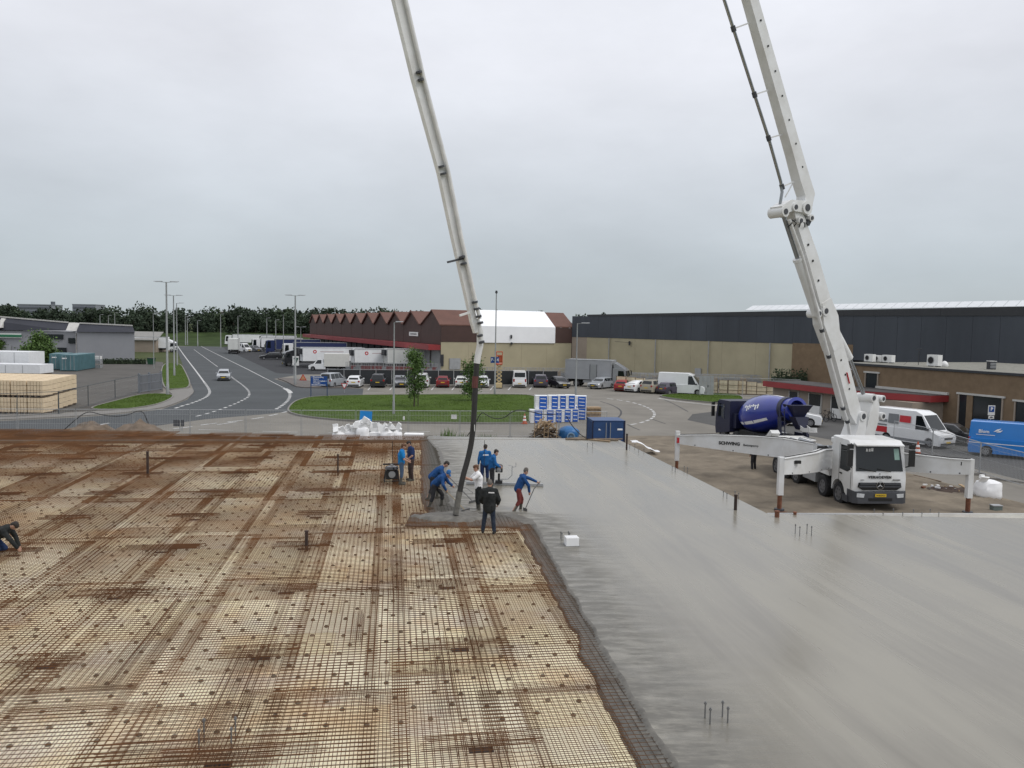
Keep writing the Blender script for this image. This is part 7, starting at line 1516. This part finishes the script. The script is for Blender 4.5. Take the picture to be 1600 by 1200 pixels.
e = empty('blue_board', (at(571, 660, 54).x, 54, 0), 0, 'bright blue panel standing behind the white bags', 'board'); a, b = at(561.5, 661, 54), at(580.5, 642, 54); mb = MB(); mb.prism([(a.x - e.location.x, 0, a.z), (b.x - e.location.x, 0, a.z - .1), (b.x - e.location.x + .05, 0, b.z - .05), (a.x - e.location.x + .05, 0, b.z)], (0, .04, 0)); mb.build('panel', M('cyan_panel', (.01, .22, .58), .4, var=.08), e); mb = MB(); mb.bar((-.3, .1, 0), (-.3, .1, 1.5), .05); mb.build('stand', m_gsteel, e)
e = empty('foam_pack', (at(646, 682, 50.5).x, 50.5, 0), 0, 'low pack of white foam sheets right of the white bags', 'foam pack')
for k in range(6): mb = MB(); mb.box((rnd.uniform(-.06, .06), 0, .15 + .2 * k), (1.2, .8, .18)); mb.build('foam_sheet', mw, e)
# soil heaps and weeds along the back edge
def heap(px, Y, w_, d_, h_, label, seed):
    c = at(px, 684, Y); mb = MB(); n = 26; V = []
    for i in range(n + 1):
        for j in range(n + 1):
            x, y = -w_ / 2 + w_ * i / n, -d_ / 2 + d_ * j / n; r_ = math.hypot(2 * x / w_, 2 * y / d_); V.append((x, y, h_ * max(0, 1 - r_) * (1 + .5 * noise.noise((x * 1.3 + seed, y * 1.3, 1))) + .1 * max(0, 1 - r_) * noise.noise((x * 4, y * 4, seed)) - .02))
    mb.add(V, [(i * (n + 1) + j, (i + 1) * (n + 1) + j, (i + 1) * (n + 1) + j + 1, i * (n + 1) + j + 1) for i in range(n) for j in range(n)]); tag(mb.build('soil_heap', M('dug_soil', (.15, .115, .085), .95, var=.3, scale=2, bump=1, bscale=10), None, (c.x, Y, 0), smooth=70), label, 'soil heap')
heap(220, 54, 5.5, 4, 1.5, 'brown soil heap behind the fence left of the sign backs', 1); heap(140, 54.5, 6, 4, 1.2, 'flatter soil heap behind the left fence panels', 4)
def weeds(px, Y, label, seed, n=260, s=.7):
    rnd = random.Random(seed); c = at(px, 684, Y); mb = MB()
    for k in range(n):
        x, y = rnd.gauss(0, .4) * s, rnd.gauss(0, .3) * s; h_ = rnd.uniform(.3, 1.45) ; dx, dy = rnd.gauss(0, .18), rnd.gauss(0, .18); w_ = .018; mb.add([(x - w_, y, 0), (x + w_, y, 0), (x + dx * .5 + w_, y + dy * .5, h_ * .6), (x + dx, y + dy, h_), (x + dx * .5 - w_, y + dy * .5, h_ * .6)], [(0, 1, 2, 3, 4)])
    tag(mb.build('weed_clump', m_leaf, None, (c.x, Y, 0), fix=False), label, 'plant')
weeds(722, 50, 'clump of weeds at the slab edge left of the hose', 2); weeds(757, 50, 'clump of weeds at the slab edge right of the hose', 3); weeds(700, 53, 'small weeds under the fence left of the hose', 6, 120)
def cone(px, py, h_, label):
    e = empty('traffic_cone', gp(px, py), 0, label, 'traffic cone', 'traffic cones'); m_c = M('cone_orange', (.42, .085, .03), .5); mb = MB(); mb.box((0, 0, .03), (h_ * .6, h_ * .6, .05)); mb.build('base', m_c, e); mb = MB(); mb.lathe([(h_ * .22, .05), (h_ * .04, h_), (0, h_)], n=14); c_ = mb.build('cone', m_c, e, smooth=40)
    for a, b in ((.3, .48), (.62, .78)): mb = MB(); f_ = lambda t: h_ * (.22 - .18 * (t - .05)) + .008; mb.lathe([(f_(a), h_ * a), (f_(b), h_ * b)], n=14); mb.f = [q for q in mb.f if len(q) == 4]; mb.mi = [0] * len(mb.f); mb.build('white_band', m_white, c_)
cone(819.5, 662, .85, 'orange cone on the lawn edge left of the foam packs'); cone(1433.5, 712, .95, 'orange cone between pump truck and delivery van')
# ---- right hand corner: bag, debris, plank, fence
b = gp(1543, 779); bag(1543, 779, 1.2, .95, 'white crumpled bag with pink print at the right edge of the sand', b.y, 31, 2)
rnd = random.Random(12); e = empty('debris_heap', gp(1492, 768), -.3, 'dark soil and rubble strewn before the right outrigger leg', 'debris'); mb = MB(); n = 20; V = []
for i in range(n + 1):
    for j in range(n + 1): x, y = -1.8 + 3.6 * i / n, -.8 + 1.6 * j / n; r_ = math.hypot(x / 1.8, y / .8); V.append((x, y, .22 * max(0, 1 - r_) * (1 + noise.noise((x * 3, y * 3, 1))) + .02))
mb.add(V, [(i * (n + 1) + j, (i + 1) * (n + 1) + j, (i + 1) * (n + 1) + j + 1, i * (n + 1) + j + 1) for i in range(n) for j in range(n)]); mb.build('soil', M('dark_soil', (.05, .032, .024), .95, var=.4, scale=4, bump=1), e, smooth=70)
for k in range(26): mb = MB(); mb.box((rnd.uniform(-1.6, 1.6), rnd.uniform(-.6, .6), .16), (rnd.uniform(.06, .25), rnd.uniform(.05, .15), rnd.uniform(.03, .1)), rz=rnd.uniform(0, 3)); mb.build('rubble_piece', rnd.choice([m_kerb, m_wood, m_white, m_rust]), e)
mb = MB(); a, b = gp(1500, 757, .15), gp(1522, 770, .15); mb.bar(Vector((0, 0, 0)), b - a, .16, .05); tag(mb.build('plank', m_wood, None, a), 'pale plank lying over the rubble by the right leg', 'plank')
mb = MB(); a, b = gp(1428, 742, .1), gp(1470, 752, .1); mb.bar(Vector((0, 0, 0)), b - a, .1, .04); tag(mb.build('plank', m_wood2, None, a), 'brown lath on the sand right of the pump truck', 'plank')
e = empty('cable_box', gp(1560, 801), 0, 'small grey box behind the right slab edge', 'box'); mb = MB(); mb.box((0, .2, .14), (.42, .3, .28)); mb.build('casing', M('grey_green', (.12, .15, .14), .6), e); mb = MB(); mb.box((0, .2, .3), (.46, .34, .04)); mb.build('lid', m_gsteel, e)
fp = [gp(1395, 699), gp(1456, 715), gp(1530, 742), gp(1640, 775)]
for i, (a, b) in enumerate(zip(fp, fp[1:])): fence_panel(a, b, 1.9, 'mesh fence panel before the parked vans, %s from the pump truck' % ORD[i], 'mesh fence panels right of the pump truck')
mb = MB(); mb.tube([Vector((0, 0, 0)), Vector((1.5, -1.6, .02)), Vector((3.5, -3.0, .0)), Vector((6, -4.6, 0))], .05, 6); tag(mb.build('edge_kerb', m_kerb, None, gp(1530, 745, .05)), 'pale pipe lying along the asphalt edge at right', 'pipe')
a = gp(988, 697, .6); mb = MB(); V = []; 
for i in range(13):
    for j in range(7): V.append((i * .14, j * .16 - i * .05, .35 * math.sin(i * .5) * .3 + .12 * noise.noise((i * .4, j * .5, 2)) + .25 - i * .04))
mb.add(V, [(i * 7 + j, (i + 1) * 7 + j, (i + 1) * 7 + j + 1, i * 7 + j + 1) for i in range(12) for j in range(6)]); tag(mb.build('plastic_sheet', m_wrap, None, a, smooth=70), 'white plastic sheet crumpled at the foot of the blue container', 'sheet')

# ================================================================== storage yard at the left
m_blockc = M('cream_block', (.66, .53, .36), .85, var=.1, scale=2.5); m_blockd = M('cream_block_shade', (.55, .42, .28), .85, var=.12, scale=2.5)
c0 = gp(72, 648); c1 = gp(118, 632); cd = (c1 - c0).normalized(); cl = Vector((-1, .03, 0)).normalized(); nD = 6; dp_ = (c1 - c0).length / nD; wp_ = 1.42; hp1 = 1.45
bk = MB(); 
for i in range(5):
    for j in range(3): bk.box((-(wp_ - .08) / 2 + (wp_ - .08) * (i + .5) / 5, 0, .16 + (hp1 - .2) * (j + .5) / 3), ((wp_ - .08) / 5 - .04, dp_ - .06, (hp1 - .2) / 3 - .03))
bk_me = bk.mesh('blocks', m_blockc); pm_ = MB()
for x in (-.5, 0, .5): pm_.box((x, 0, .07), (.14, dp_ - .1, .12))
pm_.box((0, 0, .142), (wp_ - .1, dp_ - .1, .02)); pal_me = pm_.mesh('pallet', m_wood2)
sk = math.atan2(cl.y, cl.x) - math.pi
for t in range(2):
    for i in range(6):
        for j in range(nD):
            if t == 0 and i and j: continue
            p = c0 + cl * (wp_ * (i + .5)) + cd * (dp_ * (j + .5)); tier = 'upper' if t else 'lower'
            lb = ('cream block pack in the %s tier at the corner nearest the lawn' % tier) if not i and not j else ('cream block pack in the %s tier of the front row, %s left of the corner' % (tier, ORD[i - 1])) if not j else ('cream block pack in the %s tier of the right side, %s behind the corner' % (tier, ORD[j - 1])) if not i else 'cream block pack inside the stack, %s row back, %s column from right' % (ORD[j - 1], ORD[i - 1])
            e = empty('block_pack', (p.x, p.y, t * hp1), sk, lb, 'block pack', 'packs of cream blocks in the storage yard'); o = link('blocks', bk_me, e); o['kind'] = 'stuff'; link('pallet', pal_me, e)
def white_pack(x0, x1, yb, yt, Y, dep, label):
    a, b = at(x0, yb, Y), at(x1, yt, Y); e = empty('wrapped_stack', ((a.x + b.x) / 2, Y, a.z), 0, label, 'stack'); w_ = b.x - a.x; h_ = b.z - a.z
    mb = MB(); mb.b2((-w_ / 2, 0, .15), (w_ / 2, dep, h_)); mb.build('wrapped_load', m_wrap, e); mb = MB(); mb.b2((-w_ / 2 + .1, .05, 0), (w_ / 2 - .1, dep - .1, .145)); mb.build('pallet_layer', m_wood2, e)
    for k in range(1, 4): mb = MB(); mb.box((-w_ / 2 + w_ * k / 4, -.008, h_ / 2), (.05, .012, h_ - .2)); mb.build('strap', m_gsteel, e)
    # supports down to the ground
    mb = MB(); mb.b2((-w_ / 2 + .2, .2, -a.z), (w_ / 2 - .2, dep - .3, -.005)); mb.build('lower_load', m_wrap, e) if a.z > .3 else None
white_pack(-45, 44.5, 570, 550, 88, 3, 'upper white wrapped stack behind the cream blocks'); white_pack(-45, 62, 584, 570, 84, 2.5, 'lower white wrapped stack behind the cream blocks')
m_teal = M('container_teal', (.075, .16, .18), .55, var=.15, scale=1)
def container(px, py, rz, L_, label):
    b = gp(px, py); e = empty('shipping_container', b, rz, label, 'container', 'teal shipping containers'); mb = MB(); mb.b2((0, -1.22, .08), (L_, 1.22, 2.55)); mb.build('body', m_teal, e)
    for s in (-1, 1):
        for k in range(int(L_ / .45)): mb = MB(); mb.box((.3 + k * .45, s * 1.235, 1.3), (.2, .05, 2.2)); mb.build('side_rib', m_teal, e)
        mb = MB(); mb.box((-.02, s * .6, 1.3), (.06, 1.1, 2.3)); d_ = mb.build('door', m_teal, e)
        for q in (-.25, .25): mb = MB(); mb.cyl((-.08, s * .6 + q, .2), (-.08, s * .6 + q, 2.4), .03, 6); mb.build('lock_bar', m_gsteel, d_)
    mb = MB(); mb.box((-.06, .55, 2.0), (.02, .7, .16)); mb.build('white_label', m_white, e)
container(107, 580, A90 + .2, 9, 'teal container with its long ribbed side showing, rightmost of three'); container(91, 578, A90 + .35, 6, 'teal container seen end on, middle of three'); container(58, 571.5, A90 + .3, 6, 'teal container half hidden by the white stack, leftmost of three')
b = gp(152, 575); e = empty('cage_rack', b, .1, 'white wire rack standing right of the teal containers', 'rack')
for k in range(3): mb = MB(); mb.box((0, 0, .25 + .75 * k), (1.2, 1.0, .5)); mb.build('crate', m_wsteel if k == 2 else m_gsteel, e)
for x in (-.65, .65):
    for y in (-.55, .55): mb = MB(); mb.box((x, y, 1.15), (.06, .06, 2.3)); mb.build('upright', m_gsteel, e)
b = gp(236.5, 570); e = empty('green_bin', b, 0, 'dark green waste bin at the end of the hedge', 'bin'); mb = MB(); mb.loft([[(-.5, -.4, .1), (.5, -.4, .1), (.5, .4, .1), (-.5, .4, .1)], [(-.6, -.5, 1.2), (.6, -.5, 1.2), (.6, .5, 1.2), (-.6, .5, 1.2)]]); mb.build('bin_body', M('bin_green', (.015, .07, .035), .5), e); mb = MB(); mb.box((0, 0, 1.24), (1.28, 1.1, .06)); mb.build('lid', m_dtrim, e)
# chain link yard fence and sliding gate
m_fg = M('dark_fence_steel', (.07, .08, .085), .6, var=.1); yf = [gp(-60, 656), gp(27, 652.5), gp(92, 648.5), gp(138, 636), gp(180, 624), gp(222, 613)]
for i, (a, b) in enumerate(zip(yf, yf[1:])): fence_panel(a, b, 2.0, 'dark wire yard fence bay round the cream blocks, %s from the left' % ORD[i], 'yard fence bays', 'yard_fence', sp=.16, mt=m_fg, foot=False, r_=.03, wr=.0022)
a, b = gp(219, 614), gp(253, 609); e = empty('yard_gate', a, math.atan2(b.y - a.y, b.x - a.x), 'grey barred sliding gate at the yard corner', 'gate'); ln = (b - a).length; m_gate = M('gate_grey', (.20, .215, .235), .5, metal=.2, var=.1)
for z in (.15, 1.05, 1.95): mb = MB(); mb.bar((0, 0, z), (ln, 0, z), .08); mb.build('rail', m_gate, e)
for k in range(24): mb = MB(); mb.bar((ln * k / 23, 0, .1), (ln * k / 23, 0, 2.0), .06); mb.build('bar', m_gate, e)
for x in (0, ln * .45, ln): mb = MB(); mb.box((x, .1, 1.1), (.2, .2, 2.2)); mb.build('gate_post', m_gate, e)

# ================================================================== screens, racks and goods round the hall
m_scr = M('dark_screen_cloth', (.022, .025, .027), .8, var=.15, scale=.8); a, b = gp(508, 602.5), gp(872, 603.5); nP = 15
for i in range(nP):
    p, q = a.lerp(b, i / nP), a.lerp(b, (i + 1) / nP); p.y += 1.5; q.y += 1.5; d = q - p; e = empty('screen_fence', p, math.atan2(d.y, d.x), 'dark screened fence panel behind the parked cars, %s' % ('%s from the left' % ORD[i] if i < 14 else 'last on the right'), 'fence', 'dark screened fence panels'); ln = d.length
    mb = MB(); mb.box((ln / 2, 0, 1.05), (ln - .1, .03, 1.9)); mb.build('screen', m_scr, e); mb = MB(); mb.box((0, 0, 1.1), (.07, .07, 2.25)); mb.build('post', m_gsteel, e); mb = MB(); mb.box((ln / 2, -.01, 2.06), (ln, .05, .05)); mb.build('top_rail', m_gsteel, e)
# roll cages: wire trolleys with goods
m_goods = [M('carton', (.40, .30, .19), .8, var=.15), M('grey_crate', (.22, .23, .24), .7, var=.15), M('red_crate', (.20, .03, .03), .6, var=.15), M('cream_carton', (.62, .54, .38), .8, var=.1)]
def cage_proto(mat, fill):
    mb = MB()
    for x in (-.4, .4):
        for y in (-.35, .35): mb.bar((x, y, .1), (x, y, 1.85), .035)
    for z in (.2, .75, 1.3, 1.84):
        for y in (-.35, .35): mb.bar((-.4, y, z), (.4, y, z), .025)
        for x in (-.4, .4): mb.bar((x, -.35, z), (x, .35, z), .025)
    for k in range(4): mb.bar((-.24 + .16 * k, -.35, .2), (-.24 + .16 * k, -.35, 1.84), .015)
    fm = mb.mesh('cage', m_gsteel); g = MB(); g.box((0, 0, .2 + fill / 2), (.7, .6, fill)); gm = g.mesh('goods', mat); w_ = MB(); w_.box((0, 0, .06), (.8, .7, .1)); return fm, gm, w_.mesh('trolley_base', m_plas)
cp = [cage_proto(m, f_) for m, f_ in zip(m_goods, (1.2, .9, 1.1, 1.4))]
def cage_at(p, k, label, group, rz=0.):
    e = empty('roll_cage', p, rz, label, 'roll cage', group); link('cage', cp[k][0], e); link('goods', cp[k][1], e); link('trolley_base', cp[k][2], e)
rnd = random.Random(44)
def cage_row(x0, y0, x1, y1, n, kinds, label, group, rows=1, z=0., jit=.15):
    a, b = gp(x0, y0), gp(x1, y1); k_ = 0
    for r_ in range(rows):
        for i in range(n): p = a.lerp(b, (i + rnd.uniform(-jit, jit)) / n) + Vector((rnd.uniform(-.1, .1), r_ * 1.3, z)); cage_at(p, rnd.choice(kinds), '%s, %s from the left%s' % (label, ORD[i], '' if rows == 1 else (' of the back line' if r_ else ' of the front line')), group, rnd.uniform(-.2, .2)); k_ += 1
cage_row(748, 592, 898, 594, 34, [1, 1, 0], 'roll cage before the beige hall wall', 'roll cages before the hall wall', 1)
cage_row(545, 583, 690, 586, 26, [2, 2, 1], 'roll cage with red crates before the white trailers', 'red crate roll cages', 1)
cage_row(985, 603, 1190, 607, 30, [1, 1, 1, 0], 'roll cage behind the cream cartons', 'roll cages behind the cream cartons', 2)
# pallets of cream cartons behind the compound fence
pc = MB()
for i in range(2):
    for j in range(4): pc.box((-.29 + .58 * i, 0, .3 + .38 * j), (.56, 1.0, .36))
pc_me = pc.mesh('cartons', m_goods[3]); pp_ = MB(); pp_.box((0, 0, .07), (1.2, 1.0, .12)); pp_me = pp_.mesh('pallet', m_wood2); pe = MB()
for x in (-.62, .62): pe.box((x, -.45, .85), (.08, .08, 1.7))
for z in (.5, 1.1, 1.66): pe.box((0, -.52, z), (1.3, .03, .05))
pe_me = pe.mesh('rack_frame', m_wood2); a, b = gp(972, 611), gp(1268, 620)
for i in range(21):
    p = a.lerp(b, i / 20) + Vector((0, .6 + rnd.uniform(-.3, .3), 0)); e = empty('carton_pallet', p, -.35 + rnd.uniform(-.1, .1), 'pallet of cream cartons behind the compound fence, %s from the left' % ORD[i], 'pallet', 'pallets of cream cartons behind the compound fence'); o = link('cartons', pc_me, e); o['kind'] = 'stuff'; link('pallet', pp_me, e); link('rack_frame', pe_me, e); e.scale = (rnd.uniform(.85, 1.05), 1, rnd.uniform(.9, 1.15))
cf = [gp(1000, 611.5), gp(1066, 616.5), gp(1092, 617.5)]; cf2 = [gp(1116, 618), gp(1160, 619.5), gp(1208, 621), gp(1250, 623)]
k = 0
for seq in (cf, cf2):
    for a, b in zip(seq, seq[1:]): fence_panel(a, b, 2.3, 'compound fence bay before the cream cartons, %s from the left' % ORD[k], 'compound fence bays', 'compound_fence', sp=.2, mt=m_gsteel, foot=False, r_=.03, wr=.004); k += 1
a, b = gp(1091.5, 618), gp(1115, 618.5); e = empty('steel_cabinet', a, math.atan2(b.y - a.y, b.x - a.x), 'grey steel cabinet door beside the white compound van', 'cabinet'); ln = (b - a).length
for k in range(4): mb = MB(); mb.box((ln * (k + .5) / 4, 0, 1.25), (ln / 4 - .03, .08, 2.45)); mb.build('steel_panel', m_gsteel, e)
mb = MB(); mb.box((ln * .6, -.06, 1.2), (.08, .05, .25)); mb.build('handle', m_blk, e)
# orange lift
b = gp(779, 608); b.y += 2; e = empty('scissor_lift', b, 0, 'orange work platform raised on a pale scissor mast', 'lift'); m_lift = M('lift_orange', (.42, .08, .025), .5, var=.1); mb = MB(); mb.box((0, 0, .35), (.85, 1.8, .5)); mb.build('base', M('lift_cream', (.5, .4, .22), .6), e)
for k in range(5):
    z = .6 + k * .5
    for y in (-.4, .4): mb = MB(); mb.bar((-.35, y, z), (.35, y, z + .5), .1); mb.bar((.35, y + .1, z), (-.35, y + .1, z + .5), .1); mb.build('scissor_arm', M('lift_cream', (.5, .4, .22), .6), e)
mb = MB(); mb.box((0, 0, 3.2), (.85, 1.8, .15)); pf = mb.build('platform', m_lift, e); mb = MB()
for z in (3.7, 4.3, 4.8): mb.tube([(-.4, -.88, z), (.4, -.88, z), (.4, .88, z), (-.4, .88, z), (-.4, -.88, z)], .05, 4)
for x in (-.4, .4):
    for y in (-.88, .88): mb.bar((x, y, 3.25), (x, y, 4.85), .08)
mb.build('guard_rail', m_lift, pf); mb = MB(); mb.box((.1, -.8, 3.9), (.6, .06, 1.0)); mb.build('control_panel', m_lift, pf)
for s in (-1, 1):
    for y in (-.7, .7): w_ = wheel(e, .0, y, .2, .12, m_srim); w_.rotation_euler = (0, 0, A90); w_.location = (s * .42, y, .2)
# flat trailer by the brick wall
b = gp(1262, 625); e = empty('flat_trailer', b, -.3, 'low flat trailer with white wheels by the brick wall', 'trailer'); mb = MB(); mb.box((0, 0, .55), (3.6, 1.7, .12)); mb.build('deck', m_wood2, e); mb = MB(); mb.bar((1.8, 0, .5), (2.9, 0, .45), .1); mb.build('drawbar', m_gsteel, e)
for x in (-1.0, -.4):
    for s in (-1, 1): wheel(e, x, s * .8, .3, .2, M('white_rim', (.6, .6, .6), .5))
for x in (-1.7, 1.7): mb = MB(); mb.box((x, 0, .75), (.06, 1.7, .4)); mb.build('end_board', m_wood, e)
# bicycles leaning by the office wing
def bike(px, py, rz, label):
    e = empty('bicycle', gp(px, py), rz, label, 'bicycle', 'bicycles by the office'); 
    for x in (-.52, .52): mb = MB(); mb.lathe([(.31, -.02), (.34, -.02), (.34, .02), (.31, .02)], (x, 0, .34), 'y', 20, closed=True); w_ = mb.build('wheel', m_tyre, e); mb = MB(); [mb.bar((x, 0, .34), (x + .31 * math.cos(k * .785), 0, .34 + .31 * math.sin(k * .785)), .008) for k in range(8)]; mb.build('spokes', m_gsteel, w_)
    mb = MB(); mb.tube([(-.52, 0, .34), (-.1, 0, .34), (-.2, 0, .85), (-.52, 0, .34)], .018, 6); mb.tube([(-.1, 0, .34), (.4, 0, .8), (-.18, 0, .75)], .018, 6); mb.tube([(.52, 0, .34), (.38, 0, .98)], .018, 6); mb.build('frame', m_blk, e); mb = MB(); mb.box((-.22, 0, .9), (.24, .14, .06)); mb.build('saddle', m_blk, e); mb = MB(); mb.tube([(.3, -.28, 1.0), (.4, 0, 1.0), (.3, .28, 1.0)], .015, 6); mb.build('handlebar', m_gsteel, e)
bike(1291, 656, .4, 'dark bicycle parked left of the boom foot'); bike(1297, 659, .5, 'second bicycle nearest the boom foot')
